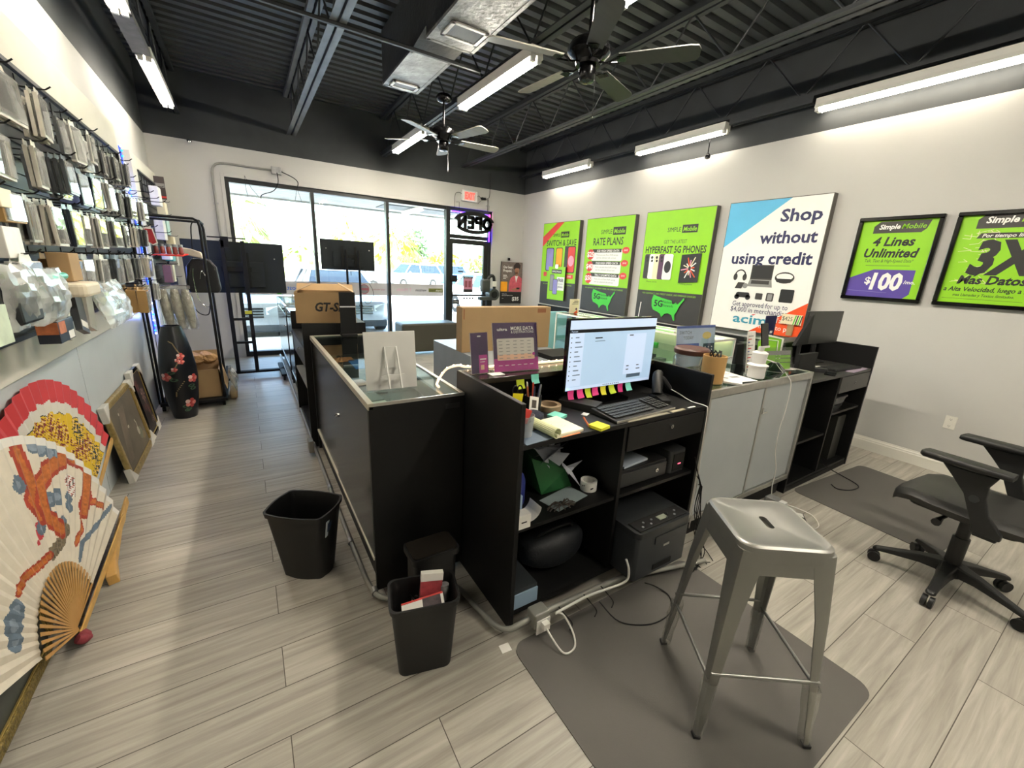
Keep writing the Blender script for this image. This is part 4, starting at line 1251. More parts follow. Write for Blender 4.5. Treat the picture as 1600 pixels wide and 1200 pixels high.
# --- black register desk behind it
UX0, UX1, UY0, UY1 = 0.34, 0.82, 3.58, 4.56
t = thing('register_desk', 'black register desk with a drawer and open shelf, cardboard box on its ledge', 'desk', (0.58, 4.05, 0))
m = M()
m.box(UX0, UY0, 0.02, UX1, UY0 + 0.02, 1.06).box(UX0, UY1 - 0.02, 0.02, UX1, UY1, 1.06)
m.box(UX1 - 0.02, UY0 + 0.02, 0.02, UX1, UY1 - 0.02, 1.04)
m.box(UX0 + 0.02, UY0 + 0.02, 0.06, UX1 - 0.02, UY1 - 0.02, 0.09)
m.box(UX0 + 0.2, UY0 + 0.02, 1.04, UX1, UY1 - 0.02, 1.06)
build(m, 'carcass', BLK, t, bev=0.002)
build(M().box(UX0, UY0 + 0.02, 0.86, UX1 - 0.02, UY1 - 0.02, 0.885), 'worktop', BLK, t, bev=0.002)
d = build(M().box(UX0 + 0.005, UY0 + 0.022, 0.69, UX0 + 0.3, UY1 - 0.022, 0.855), 'drawer', mat('drawer_front_dark', '#26262a', 0.35), t, bev=0.003)
knob(UX0 + 0.004, 4.05, 0.78, (-1, 0, 0), d)
build(M().box(UX0 + 0.01, UY0 + 0.02, 0.5, UX1 - 0.02, UY1 - 0.02, 0.518), 'shelf', mat('shelf_edge_grey', '#8a8a88', 0.45), t)
build(M().box(UX0 + 0.1, UY0 + 0.1, 0, UX1 - 0.1, UY1 - 0.1, 0.06), 'plinth', BLKM, t)

def island_case(y0, y1, label, knob_y):
    t = thing('display_case', label, 'display case', (0.6, (y0 + y1) / 2, 0))
    m = M()
    m.box(AX0 + 0.02, y0, 0.03, AX1, y1, 0.2).box(AX0, y0, 0.03, AX1, y0 + 0.018, AH - 0.1).box(AX0, y1 - 0.018, 0.03, AX1, y1, AH - 0.1).box(AX1 - 0.018, y0, 0.2, AX1, y1, 0.86).box(AX0 + 0.02, y0, 0.8, AX1 - 0.018, y1, 0.815)
    build(m, 'body', BLK, t, bev=0.002)
    d = build(M().box(AX0, y0 + 0.02, 0.205, AX0 + 0.014, y1 - 0.02, 0.86), 'door', mat('sheen_black_panel', '#2a2a2c', 0.16, var=0.1), t, bev=0.002)
    knob(AX0 - 0.001, knob_y, 0.7, (-1, 0, 0), d)
    m = M()
    m.box(AX0 - 0.003, y0, AH - 0.02, AX0 + 0.02, y1, AH).box(AX1 - 0.02, y0, AH - 0.014, AX1, y1, AH).box(AX0 + 0.02, y1 - 0.015, AH - 0.014, AX1 - 0.02, y1, AH).box(AX0 + 0.02, y0, AH - 0.014, AX1 - 0.02, y0 + 0.015, AH)
    m.box(AX0 - 0.004, y0 + 0.02, 0.188, AX0 + 0.02, y1 - 0.02, 0.203)
    for yy in (y0, y1 - 0.015):
        for xx in (AX0, AX1 - 0.015):
            m.box(xx, yy, 0.86, xx + 0.015, yy + 0.015, AH - 0.014)
    build(m, 'metal_rim', ALU, t)
    build(M().box(AX0 + 0.02, y0 + 0.015, AH - 0.01, AX1 - 0.02, y1 - 0.015, AH - 0.004), 'glass_top', CGL, t)
    build(M().box(AX0 + 0.002, y0 + 0.015, 0.87, AX0 + 0.006, y1 - 0.015, AH - 0.02), 'glass_front', CGL, t)
island_case(4.6, 5.7, 'black display case just past the register desk on the aisle', 5.5)
island_case(5.86, 7.4, 'glass topped display case standing closest to the shop window', 6.1)

# --- open cardboard box on the register desk
t = thing('cardboard_box', 'open cardboard carton lettered GT-SR on the register desk ledge', 'box', (0.55, 3.75, 1.06), math.radians(-9))
B = M()
w, d, h = 0.44, 0.3, 0.235
B.box(-w / 2, -d / 2, 0, w / 2, d / 2, 0.004).box(-w / 2, -d / 2, 0.004, w / 2, -d / 2 + 0.005, h).box(-w / 2, d / 2 - 0.005, 0.004, w / 2, d / 2, h).box(-w / 2, -d / 2 + 0.005, 0.004, -w / 2 + 0.005, d / 2 - 0.005, h).box(w / 2 - 0.005, -d / 2 + 0.005, 0.004, w / 2, d / 2 - 0.005, h)
build(B, 'carton', CRD, t, local=True)
for pts, dd in ([[(-w / 2, -d / 2, h), (-w / 2, d / 2, h), (-w / 2 + 0.12, d / 2, h + 0.06), (-w / 2 + 0.12, -d / 2, h + 0.06)], (0, 0, 0.004)], [[(w / 2, -d / 2, h), (w / 2, d / 2, h), (w / 2 - 0.12, d / 2 + 0.0, h + 0.07), (w / 2 - 0.12, -d / 2, h + 0.07)], (0, 0, 0.004)], [[(-w / 2, d / 2, h), (w / 2, d / 2, h), (w / 2, d / 2 + 0.08, h + 0.05), (-w / 2, d / 2 + 0.08, h + 0.05)], (0, 0, 0.004)]):
    build(M().prism(pts, dd), 'flap', CRD2, t, local=True)
p = Pr(Fr((0, -d / 2 - 0.0005, 0), (1, 0, 0), (0, 0, 1)), M())
p.txt('GT-SR', -0.08, 0.095, 0.065, 0, bold=0.035, shear=0.2, w=0.22)
p2 = Pr(Fr((-w / 2 - 0.0005, 0, 0), (0, -1, 0), (0, 0, 1)), p.mb)
p2.txt('F THIS', -0.12, 0.18, 0.03, 0, bold=0.02).txt('UP', 0.05, 0.18, 0.035, 0, bold=0.02).rect(0.0, 0.12, 0.09, 0.13, 0).rect(0.0, 0.095, 0.09, 0.11, 1).rect(0.02, 0.03, 0.1, 0.08, 1).up().rect(0.06, 0.04, 0.09, 0.07, 2)
build(p.mb, 'printing', [INK[0], INK[1], CRD], t, local=True)
build(M().box(-w / 2 + 0.02, -d / 2 + 0.02, h - 0.05, w / 2 - 0.02, d / 2 - 0.02, h - 0.02), 'packing_paper', PAP, t, local=True)

# --- centre desk
DX0_, DX_, DY0, DY1, DH, WTZ = 0.835, 2.07, 1.22, 1.8, 1.06, 0.885
t = thing('reception_desk', 'black reception desk with a raised ledge, monitor and open shelves', 'desk', (1.45, 1.5, 0))
m = M().box(DX0_, DY0, 0.0, DX0_ + 0.022, DY1, DH)
build(m, 'side_panel', BLK, t, bev=0.002)
build(M().box(DX_ - 0.022, DY0, 0.0, DX_, DY1, DH), 'side_panel', BLK, t, bev=0.002)
a, b = DX0_ + 0.022, DX_ - 0.022
build(M().box(a, DY1 - 0.02, 0.04, b, DY1, DH), 'back_panel', BLK, t, bev=0.002)
build(M().box(a, 1.6, DH - 0.025, b, DY1 - 0.02, DH), 'ledge', mat('ledge_gloss_black', '#2a241d', 0.16, var=0.1), t, bev=0.002)
build(M().box(a, DY0 + 0.005, WTZ - 0.022, b, DY1 - 0.02, WTZ), 'worktop', BLK, t, bev=0.002)
dv = 1.435
build(M().box(dv, DY0 + 0.01, 0.08, dv + 0.02, DY1 - 0.02, WTZ - 0.022), 'divider', BLK, t)
build(M().box(a, DY0 + 0.01, 0.06, b, DY1 - 0.02, 0.085), 'bottom_shelf', BLK, t)
build(M().box(a, DY0 + 0.02, 0.475, dv, DY1 - 0.02, 0.493), 'shelf', BLK, t)
build(M().box(dv + 0.02, DY0 + 0.02, 0.475, b, DY1 - 0.02, 0.493), 'shelf', BLK, t)
build(M().box(a, DY0 + 0.09, 0.0, b, DY0 + 0.105, 0.06), 'kick_board', BLKM, t)
d = build(M().box(dv + 0.022, DY0 + 0.002, 0.735, b - 0.003, DY0 + 0.02, WTZ - 0.026), 'drawer', BLK, t, bev=0.002)
knob(1.765, DY0 + 0.002, 0.818, (0, -1, 0), d)

# --- warm light string along the ledge and down to the glass case
BULB = mat('warm_led_bulb', '#ffd9a0', 0.5, emit=16.0, var=0)
CLR = glass('clear_tube', '#fff1d8', 0.02)
t = thing('light_string', 'warm white rope light running along the ledge and down to the glass case', 'light string', (1.2, 1.77, 1.06))
path = [(0.70, 1.745, 0.985), (0.76, 1.85, 0.99), (0.80, 1.92, 1.02), (0.84, 1.9, 1.065), (0.9, 1.81, 1.069), (1.05, 1.765, 1.069), (1.25, 1.76, 1.069), (1.45, 1.76, 1.069), (1.7, 1.76, 1.069), (2.03, 1.77, 1.069)]
path = [(0.742, 1.80, 0.984), (0.752, 1.85, 0.985), (0.785, 1.88, 1.015), (0.82, 1.88, 1.05), (0.86, 1.84, 1.072)] + path[4:]
sp = spline(path, 8)
build(M().tube(sp, 0.006, 8), 'cord', mat('glowing_rope', '#ffdcae', 0.4, emit=0.55, var=0), t, smooth=60)
acc, last, k = 0, sp[0], 0
m = None
for q in sp:
    acc += (q - last).length
    last = q
    if acc > 0.034:
        acc = 0
        build(M().sph(q + Vector((0, 0, 0.003)), 0.0052, 6), 'bulb', BULB, t)

# --- clear sign holders on the ledge
def acrylic_sign(name, label, c, w, h, rz, draw, mats, lean=12, depth=0.09):
    t = thing(name, label, 'sign', c, rz)
    T = WM[t.name]
    R = Matrix.Rotation(math.radians(-lean), 4, 'X')
    TT = T @ R
    m = M(TT)
    m.box(-w / 2, 0.0, 0.004, w / 2, 0.0025, h)
    m.box(-w / 2, 0.006, 0.004, w / 2, 0.0085, h)
    m2 = M(T).box(-w / 2, -0.005, 0.0, w / 2, depth, 0.0035)
    build(m, 'clear_sleeve', ACR, t)
    build(m2, 'clear_foot', ACR, t)
    o = TT @ Vector((-w / 2 + 0.003, 0.0035, 0.006))
    build(M(TT).box(-w / 2 + 0.003, 0.0036, 0.006, w / 2 - 0.003, 0.0056, h - 0.003), 'insert', PAP, t)
    p = Pr(Fr(o, TT.to_3x3() @ Vector((1, 0, 0)), TT.to_3x3() @ Vector((0, 0, 1))), lift=0.0003)
    p.step = 0.0003
    draw(p, w - 0.006, h - 0.009)
    build(p.mb, 'print', mats, t)
    return t
UM = [mat('plum_night', '#3a1650', 0.45, var=0.25, scale=12), mat('magenta_print_painted_glow', '#b8288c', 0.45, var=0.15, scale=12), INKS[WH], mat('grid_cream', '#d8d2c8', 0.5), mat('grid_peach', '#e5b79a', 0.5), INKS[GY], INKS[K]]  # magenta carries the pink glow of nearby lights in the print colour
def d_data(p, w, h):
    p.rect(0, 0, w, h, 0).up().rect(0, 0, w, h * 0.27, 1).up()
    p.txt('ultra', w * 0.1, h * 0.84, 0.014, 2, w=w * 0.22, bold=0.02).txt('MORE DATA', w * 0.4, h * 0.85, 0.017, 2, w=w * 0.52, bold=0.02).txt('& DESTINATIONS', w * 0.4, h * 0.785, 0.012, 2, w=w * 0.52)
    p.rect(w * 0.08, h * 0.23, w * 0.92, h * 0.68, 3, r=0.006).up().rect(w * 0.08, h * 0.24, w * 0.92, h * 0.35, 4).up()
    for i in range(5):
        for j in range(6):
            p.rect(w * (0.12 + 0.16 * i), h * (0.265 + 0.07 * j), w * (0.2 + 0.16 * i), h * (0.28 + 0.07 * j), 5)
    p.disc(w * 0.9, h * 0.34, 0.008, 1, 10)
    for k in range(6):
        p.rect(w * (0.1 + 0.14 * k), h * 0.12, w * (0.18 + 0.14 * k), h * 0.13, 2)
def d_plum(p, w, h):
    p.rect(0, 0, w, h, 0).up().rect(w * 0.45, h * 0.0, w * 0.95, h * 0.45, 1).up().rect(w * 0.4, h * 0.9, w * 0.6, h * 0.93, 2).rect(w * 0.52, h * 0.33, w * 0.88, h * 0.36, 2).rect(w * 0.52, h * 0.27, w * 0.8, h * 0.285, 2).rect(w * 0.55, h * 0.08, w * 0.75, h * 0.2, 4)
acrylic_sign('data_sign', 'purple plan table in a clear stand on the ledge, reading more data', (1.1, 1.66, DH), 0.255, 0.245, math.radians(-4), d_data, UM)
acrylic_sign('plan_sign', 'narrow purple leaflet in a clear stand beside the plan table', (0.905, 1.68, DH), 0.1, 0.2, math.radians(4), d_plum, UM, lean=8)
lay('leaflet', 0.975, 1.655, 0.07, 0.05, 0.003, DH + 0.0005, PAP, 'clear flat leaflet at the foot of the purple signs', 'leaflet')

# --- monitor
t = thing('monitor', 'lit widescreen monitor on the reception desk, sticky notes along its lower edge', 'monitor', (1.66, 1.56, WTZ))
T = Matrix.Translation((1.62, 1.53, 0)) @ Matrix.Rotation(math.radians(0.5), 4, 'Z')
w, z0, z1 = 0.64, 0.962, 1.333
build(M(T).box(-w / 2, 0.004, z0, w / 2, 0.03, z1).box(-w / 2 + 0.08, 0.03, z0 + 0.06, w / 2 - 0.08, 0.055, z1 - 0.08), 'bezel', GLB, t, bev=0.003)
SCR = mat('screen_glow', '#a3bdd6', 0.3, var=0.01, emit=0.27)
SC2 = mat('screen_pale', '#b5c6de', 0.3, var=0.0, emit=0.3)
SC3 = mat('screen_ink', '#10141c', 0.3, var=0.0)
SC4 = mat('screen_slate', '#5c7186', 0.3, var=0.0, emit=0.08)
p = Pr(Fr(T @ Vector((-w / 2 + 0.008, 0.0035, z0 + 0.008)), (1, 0, 0), (0, 0, 1)), lift=0.0003)
p.step = 0.0002
sw, sh = w - 0.016, z1 - z0 - 0.016
p.rect(0, 0, sw, sh, 0).up().rect(0, sh - 0.045, sw, sh, 1).rect(0, sh - 0.062, sw, sh - 0.045, 2).rect(0, 0, 0.028, sh - 0.062, 1).rect(0.028, 0.02, 0.095, sh - 0.062, 1).rect(0, 0, sw, 0.016, 1).rect(0.4, 0.05, sw - 0.07, sh - 0.08, 1)
p.up()
for k in range(10):
    p.disc(0.014, sh - 0.085 - 0.024 * k, 0.0035, 2, 8).rect(0.038, sh - 0.087 - 0.024 * k, 0.062 + 0.012 * (k % 3), sh - 0.082 - 0.024 * k, 3)
p.rect(0.17, sh - 0.095, 0.22, sh - 0.089, 2).rect(0.17, sh - 0.11, 0.24, sh - 0.107, 3).rect(0.42, sh - 0.09, 0.45, sh - 0.085, 2).rect(0.42, 0.075, 0.44, 0.08, 2).rect(0.5, 0.075, 0.53, 0.08, 2).rect(0.42, 0.095, 0.44, 0.1, 2).rect(0.5, 0.095, 0.52, 0.1, 2)
p.rect(0.43, 0.03, 0.54, 0.05, 3).txt('Payment', 0.01, sh - 0.058, 0.008, 1)
for k in range(9):
    p.disc(0.26 + 0.014 * k, 0.008, 0.004, 3, 8)
build(p.mb, 'screen', [SCR, SC2, SC3, SC4], t)
build(M().cyl((1.62, 1.573, WTZ + 0.012), (1.62, 1.573, 1.05), 0.02, 0.018, 14), 'stem', GLB, t, smooth=40)
build(M().rrect(1.5, 1.48, 1.74, 1.7, 0.03, WTZ, WTZ + 0.012), 'stand_base', GLB, t)
# sticky notes stuck along the lower bezel
STK = [mat('sticky_pink', '#e83d8a', 0.7, var=0.03), mat('sticky_lime', '#c3d62c', 0.7, var=0.03), mat('sticky_yellow', '#e9e13a', 0.7, var=0.03), mat('sticky_mint', '#7fd6c4', 0.7, var=0.03)]
notes = [(-0.295, 0, 'first pink sticky note hanging from the monitor corner'), (-0.235, 0, 'second pink sticky note, larger, under the monitor'), (-0.18, 1, 'lime sticky note between pink ones under the monitor'), (-0.13, 0, 'pink sticky note between lime ones under the monitor'), (-0.07, 2, 'yellow sticky note in the middle under the monitor'), (-0.01, 1, 'curled lime sticky note under the monitor beside the yellow one'), (0.06, 0, 'pink sticky note beside the mint one under the monitor'), (0.12, 3, 'mint sticky note at the end of the row under the monitor')]
for k, (dx, c, l) in enumerate(notes):
    x0 = 1.62 + dx
    m = M()
    R = []
    zz = z0 + 0.006
    for i in range(5):
        s_ = i / 4
        y = 1.5318 - 0.001 - 0.012 * s_ * s_ * (1 + (k % 3) * 0.5)
        tw = 0.004 * s_ * (1 if k % 2 else -1)
        R.append([(x0, y, zz - 0.042 * s_), (x0 + 0.04, y - tw, zz - 0.042 * s_ + tw), (x0 + 0.04, y - tw + 0.0005, zz - 0.042 * s_ + tw), (x0, y + 0.0005, zz - 0.042 * s_)])
    m.loft(R)
    one(m, 'sticky_note', STK[c], l, 'sticky note', 'sticky notes under the monitor')
def sticky(x, y, z, c, l, rx=0.0, s_=0.045):
    R = Matrix.Translation((x, y, z)) @ Matrix.Rotation(rx, 4, 'X')
    m = M(R)
    m.loft([[(0, 0, 0), (s_, 0, 0), (s_, 0.0006, 0), (0, 0.0006, 0)], [(0.002, -0.003, -s_ * 0.6), (s_ + 0.002, -0.002, -s_ * 0.6), (s_ + 0.002, -0.0014, -s_ * 0.6), (0.002, -0.0024, -s_ * 0.6)], [(0.006, -0.012, -s_), (s_ + 0.006, -0.008, -s_), (s_ + 0.006, -0.0074, -s_), (0.006, -0.0114, -s_)]])
    one(m, 'sticky_note', STK[c], l, 'sticky note')
sticky(1.14, 1.598, DH - 0.004, 3, 'mint sticky note hanging off the ledge edge')
sticky(1.055, 1.598, DH - 0.022, 1, 'olive sticky note on the ledge edge above the pens')

# --- keyboard
t = thing('keyboard', 'black keyboard lying before the lit monitor', 'keyboard', (1.6, 1.33, WTZ), math.radians(3))
m = M()
m.prism([(-0.225, -0.085, 0.0), (-0.225, 0.085, 0.0), (-0.225, 0.085, 0.028), (-0.225, -0.085, 0.014)], (0.45, 0, 0))
build(m, 'tray', PLB, t, local=True, bev=0.004)
m = M()
for r_ in range(5):
    for c_ in range(15):
        y = -0.062 + 0.0255 * r_
        if r_ == 0 and 3 <= c_ <= 7:
            continue
        z = 0.0165 + (y + 0.085) * 0.0824
        m.box(-0.21 + 0.0192 * c_, y, z, -0.21 + 0.0192 * c_ + 0.0165, y + 0.021, z + 0.006)
    for c_ in range(4):
        y = -0.062 + 0.0255 * r_
        z = 0.0165 + (y + 0.085) * 0.0824
        m.box(0.105 + 0.0255 * c_ + 0.005, y, z, 0.105 + 0.0255 * c_ + 0.022, y + 0.021, z + 0.006)
m.box(-0.152, -0.062, 0.0185, -0.06, -0.041, 0.0245)
build(m, 'keys', mat('key_caps', '#2b2b29', 0.4), t, local=True)
p = Pr(Fr((0, 0, 0.03), (1, 0, 0), (0, 1, 0)))
p.rect(-0.2, 0.072, 0.2, 0.074, 0)
build(M().prism([(-0.225, -0.086, 0.002), (-0.225, -0.0862, 0.012), (-0.225, -0.085, 0.0142), (-0.225, -0.0845, 0.012)], (0.45, 0, 0)), 'front_strip', ALU, t, local=True)

# --- barcode scanner on its stand
t = thing('barcode_scanner', 'black handheld barcode scanner in its cradle beside the keyboard', 'scanner', (1.93, 1.45, WTZ))
c = Vector((1.93, 1.45, WTZ))
build(M().lathe([(0.05, 0), (0.05, 0.012), (0.03, 0.02), (0.018, 0.05)], c, 20), 'cradle', PLB, t, smooth=40)
m = M()
m.tube([c + Vector(q) for q in ((-0.05, -0.03, 0.035), (-0.03, -0.01, 0.08), (0.0, 0.02, 0.125), (0.03, 0.03, 0.13))], [0.028, 0.03, 0.028, 0.02], 10, sm=4)
build(m, 'head', PLB, t, smooth=60)
build(M().tube([c + Vector(q) for q in ((0.03, 0.03, 0.11), (0.06, 0.02, 0.09), (0.1, 0.0, 0.04))], [0.017, 0.016, 0.013], 10, sm=4), 'grip', PLG, t, smooth=60)
build(M().tube([c + Vector(q) for q in ((0.1, 0.0, 0.04), (0.115, -0.06, 0.02), (0.1, -0.15, 0.006), (0.1, -0.232, 0.006), (0.1, -0.25, -0.02), (0.105, -0.253, -0.2), (0.125, -0.255, -0.5), (0.13, -0.252, -0.75))], 0.003, 6, sm=6), 'cable', PAP, t)
m = M().rrect(1.82, 1.34, 1.87, 1.42, 0.015, WTZ, WTZ + 0.018)
lay('mouse', 1.86, 1.36, 0.05, 0.09, 0.03, WTZ, PLB, 'black mouse at the end of the keyboard', 'mouse', rz=-0.5)
lay('sticky_pad', 1.9, 1.37, 0.035, 0.03, 0.004, WTZ, STK[3], 'small mint note under the barcode scanner', 'note pad', rz=0.3)
lay('paper_strip', 1.6, 1.237, 0.3, 0.022, 0.003, WTZ, mat('taupe_tape', '#8d8674', 0.6), 'long taupe card strip along the desk edge', 'paper')
lay('paper_strip', 1.83, 1.24, 0.11, 0.022, 0.003, WTZ, mat('tan_card', '#a89f86', 0.6), 'short tan card strip beside the long one on the desk edge', 'paper')
lay('paper_strip', 1.95, 1.245, 0.06, 0.012, 0.003, WTZ, PAP, 'white paper slip at the end of the desk edge', 'paper')

# --- things on the worktop
t = thing('note_book', 'white notepad with its cover rolled over on the desk edge', 'notepad', (1.09, 1.3, WTZ), math.radians(6))
m = M()
m.box(-0.075, -0.07, 0.0005, 0.085, 0.1, 0.012)
m.loft([[(-0.075, -0.07, 0.012), (0.085, -0.07, 0.012), (0.085, 0.1, 0.012), (-0.075, 0.1, 0.012)], [(-0.073, -0.068, 0.016), (0.083, -0.066, 0.014), (0.083, 0.098, 0.018), (-0.073, 0.098, 0.016)]])
build(m, 'pages', mat('notepad_paper', '#e6e6cc', 0.7), t, local=True)
R = []
for i in range(17):
    a = -PI / 2 + i * 1.72 * PI / 16
    r_ = 0.022 - 0.004 * i / 16
    R.append([(-0.078 + r_ * -math.cos(a), y, 0.026 + r_ * math.sin(a)) for y in (-0.075, 0.095)])
v = [q for r_ in R for q in r_]
m = M()
for i in range(16):
    (a0, a1), (b0, b1) = R[i], R[i + 1]
    m.poly([a0, a1, b1, b0])
o = build(m, 'rolled_cover', mat('rolled_paper', '#dfe3b4', 0.7), t, local=True, smooth=60)
s_ = o.modifiers.new('thick', 'SOLIDIFY')
s_.thickness = 0.002
p = Pr(Fr((0, 0.02, 0.018), (1, 0, 0), (0, 1, 0)))
for k in range(3):
    p.line([(0.0 + (0.02 + 0.015 * k) * math.cos(a), (0.016 + 0.012 * k) * math.sin(a)) for a in [i * 0.5 for i in range(12)]], 0.0015, 0)
build(p.mb, 'doodle', mat('pencil', '#b3ae9c', 0.7), t, local=True)
lay('folder', 0.94, 1.275, 0.15, 0.1, 0.003, WTZ, mat('slate_blue_card', '#5b6a7a', 0.6), 'slate blue folder lying at the desk edge under the cup', 'folder', rz=0.1)
lay('paper_slip', 1.1, 1.232, 0.11, 0.018, 0.002, WTZ, mat('orange_paper', '#d9865c', 0.6), 'orange paper slip at the edge below the notepad', 'paper', rz=0.05)
t = thing('plastic_cup', 'clear plastic cup holding coins and a red card on the desk', 'cup', (0.915, 1.31, WTZ + 0.003))
c = (0.915, 1.31, WTZ + 0.0035)
build(M().loft([[(c[0] + r_ * math.cos(a), c[1] + r_ * math.sin(a), c[2] + z) for a in [i * 2 * PI / 20 for i in range(20)]] for r_, z in ((0.034, 0), (0.042, 0.09), (0.0405, 0.09), (0.0325, 0.004))], cap=False), 'cup_wall', glass('cup_plastic', '#e4e8ea', 0.03, milk=0.35), t, smooth=50)
build(M().cyl(c, (c[0], c[1], c[2] + 0.003), 0.033, n=20), 'cup_base', PAP, t)
build(M().cyl((c[0], c[1], c[2] + 0.004), (c[0], c[1], c[2] + 0.03), 0.03, 0.031, 14), 'coins', mat('mixed_coins', '#6d7b86', 0.5, 0.3, var=0.5, scale=60), t)
build(M().cbox((c[0] - 0.002, c[1] + 0.0, c[2] + 0.085), (0.05, 0.012, 0.06), R=Matrix.Rotation(0.4, 3, 'Y')), 'red_card', mat('red_card', '#d9463c', 0.6), t)
def sticky_block(x, y, c, l, rz):
    lay('sticky_pad', x, y, 0.07, 0.07, 0.014, WTZ, STK[c], l, 'note pad', rz=rz)
sticky_block(1.185, 1.43, 3, 'mint sticky note block behind the notepad', 0.35)
sticky_block(1.275, 1.24, 2, 'yellow sticky note block at the desk edge', 0.2)
one(M().cyl((1.235, 1.26, WTZ + 0.005), (1.25, 1.31, WTZ + 0.02), 0.004, n=8).cyl((1.25, 1.31, WTZ + 0.02), (1.254, 1.322, WTZ + 0.024), 0.0045, n=8), 'pen', mat('orange_pen', '#c9683f', 0.4), 'orange pen lying beside the yellow sticky block', 'pen')
t = thing('tape_roll', 'roll of tape lying flat behind the mint sticky block', 'tape', (1.225, 1.545, WTZ))
m = M()
n = 28
for z_ in (0,):
    pass
R = [[(1.225 + r_ * math.cos(2 * PI * i / n), 1.545 + r_ * math.sin(2 * PI * i / n), WTZ + z) for i in range(n)] for r_, z in ((0.04, 0.0), (0.06, 0.0), (0.06, 0.025), (0.04, 0.025), (0.04, 0.0))]
build(m.loft(R, cap=False), 'tape', mat('tape_tan', '#b29a7c', 0.35), t, smooth=40)
# pen cup with pens
t = thing('pen_cup', 'black mesh pen cup against the ledge', 'pen holder', (1.09, 1.5, WTZ))
c = (1.09, 1.5, WTZ)
build(M().loft([[(c[0] + r_ * math.cos(a), c[1] + r_ * math.sin(a), c[2] + z) for a in [i * 2 * PI / 20 for i in range(20)]] for r_, z in ((0.038, 0.0), (0.04, 0.1), (0.037, 0.1), (0.035, 0.005))]), 'cup', BLKM, t, smooth=50)
PC = [('pen_blue', '#2c3d74', 'blue pen in the pen cup'), ('pen_red', '#c2402f', 'red pen in the pen cup'), ('pen_white', '#d8d8d2', 'white pen in the pen cup'), ('pen_orange', '#d0683c', 'orange marker in the pen cup'), ('pen_navy', '#1d2447', 'dark navy pen in the pen cup'), ('pen_grey', '#8a8e94', 'grey pen in the pen cup')]
for k, (n_, c_, l) in enumerate(PC):
    a = k * 1.05
    b_ = Vector((c[0] + 0.016 * math.cos(a), c[1] + 0.016 * math.sin(a), c[2] + 0.007))
    e_ = b_ + Vector((0.02 * math.cos(a), 0.02 * math.sin(a), 0.135 + 0.006 * (k % 3)))
    one(M().cyl(b_, e_, 0.0042, n=8).cyl(e_, e_ + (e_ - b_).normalized() * 0.006, 0.004, 0.002, 8), 'pen', mat(n_, c_, 0.4), l, 'pen', 'pens in the cup')
t = thing('scissors', 'scissors with black loops and a yellow note standing by the pen cup', 'scissors', (1.0, 1.49, WTZ))
m = M()
for s in (-1, 1):
    m.tube([(1.0 + s * 0.012 + 0.014 * math.cos(a), 1.5, WTZ + 0.135 + 0.022 * math.sin(a)) for a in [i * 2 * PI / 10 for i in range(11)]], 0.0035, 6)
build(m, 'handle', BLKM, t)
build(M().prism([(0.992, 1.5, WTZ + 0.005), (1.008, 1.5, WTZ + 0.005), (1.006, 1.5, WTZ + 0.115), (0.994, 1.5, WTZ + 0.115)], (0, 0.003, 0)), 'blade', CHR, t)
lay_T = Matrix.Translation((0.985, 1.485, WTZ + 0.06)) @ Matrix.Rotation(0.15, 4, 'Y')
one(M(lay_T).box(-0.028, -0.001, -0.06, 0.028, 0.0, 0.065), 'sticky_note', mat('bright_yellow_note', '#f0e014', 0.7), 'bright yellow note leaning on the scissors', 'sticky note')
# pouch and id card
t = thing('fabric_pouch', 'crumpled navy pouch lying behind the cup on the desk', 'pouch', (1.02, 1.42, WTZ))
m = M()
R = []
for i in range(9):
    s_ = i / 8
    r_ = 0.034 * math.sin(PI * (0.12 + 0.8 * s_)) ** 0.6
    R.append([(0.955 + 0.13 * s_, 1.42 + 1.4 * r_ * math.cos(a) * (1 + 0.12 * math.sin(3 * a + i)), WTZ + 0.031 + 0.9 * r_ * math.sin(a) * (1 + 0.1 * math.cos(5 * a + i))) for a in [j * 2 * PI / 12 for j in range(12)]])
build(m.loft(R), 'bag', mat('navy_cloth', '#171a2b', 0.85, var=0.3, bump=0.3), t, smooth=70)
t = thing('identity_card', 'white identity card propped against the navy pouch', 'card', (1.075, 1.44, WTZ + 0.04))
T = Matrix.Translation((1.06, 1.45, WTZ + 0.07)) @ Matrix.Rotation(0.25, 4, 'Y') @ Matrix.Rotation(-0.3, 4, 'X')
build(M(T).box(-0.026, -0.001, -0.04, 0.026, 0.001, 0.04), 'card', PAP, t, bev=0.001)
build(M(T).box(-0.013, -0.0016, -0.012, 0.013, -0.0011, 0.024).box(-0.004, -0.0018, -0.01, 0.006, -0.0012, 0.018), 'portrait', mat('small_portrait', '#4a443c', 0.5, var=0.4, scale=120), t)
lay('clear_wrap', 0.955, 1.37, 0.06, 0.08, 0.03, WTZ + 0.0005, PLC, 'crumpled clear wrapper beside the navy pouch', 'wrapper', rz=0.4)
lay('receipt_reader', 1.39, 1.5, 0.1, 0.2, 0.035, WTZ, PLB, 'black flat card reader between tape roll and monitor', 'card reader', rz=0.5)
lay('key_tag', 1.335, 1.4, 0.04, 0.03, 0.004, WTZ, PAP, 'white tag at the foot of the black card reader', 'tag', rz=0.5)
lay('switch_box', 1.98, 1.68, 0.12, 0.06, 0.03, DH, PLG, 'small grey cable box on the ledge behind the monitor', 'box')

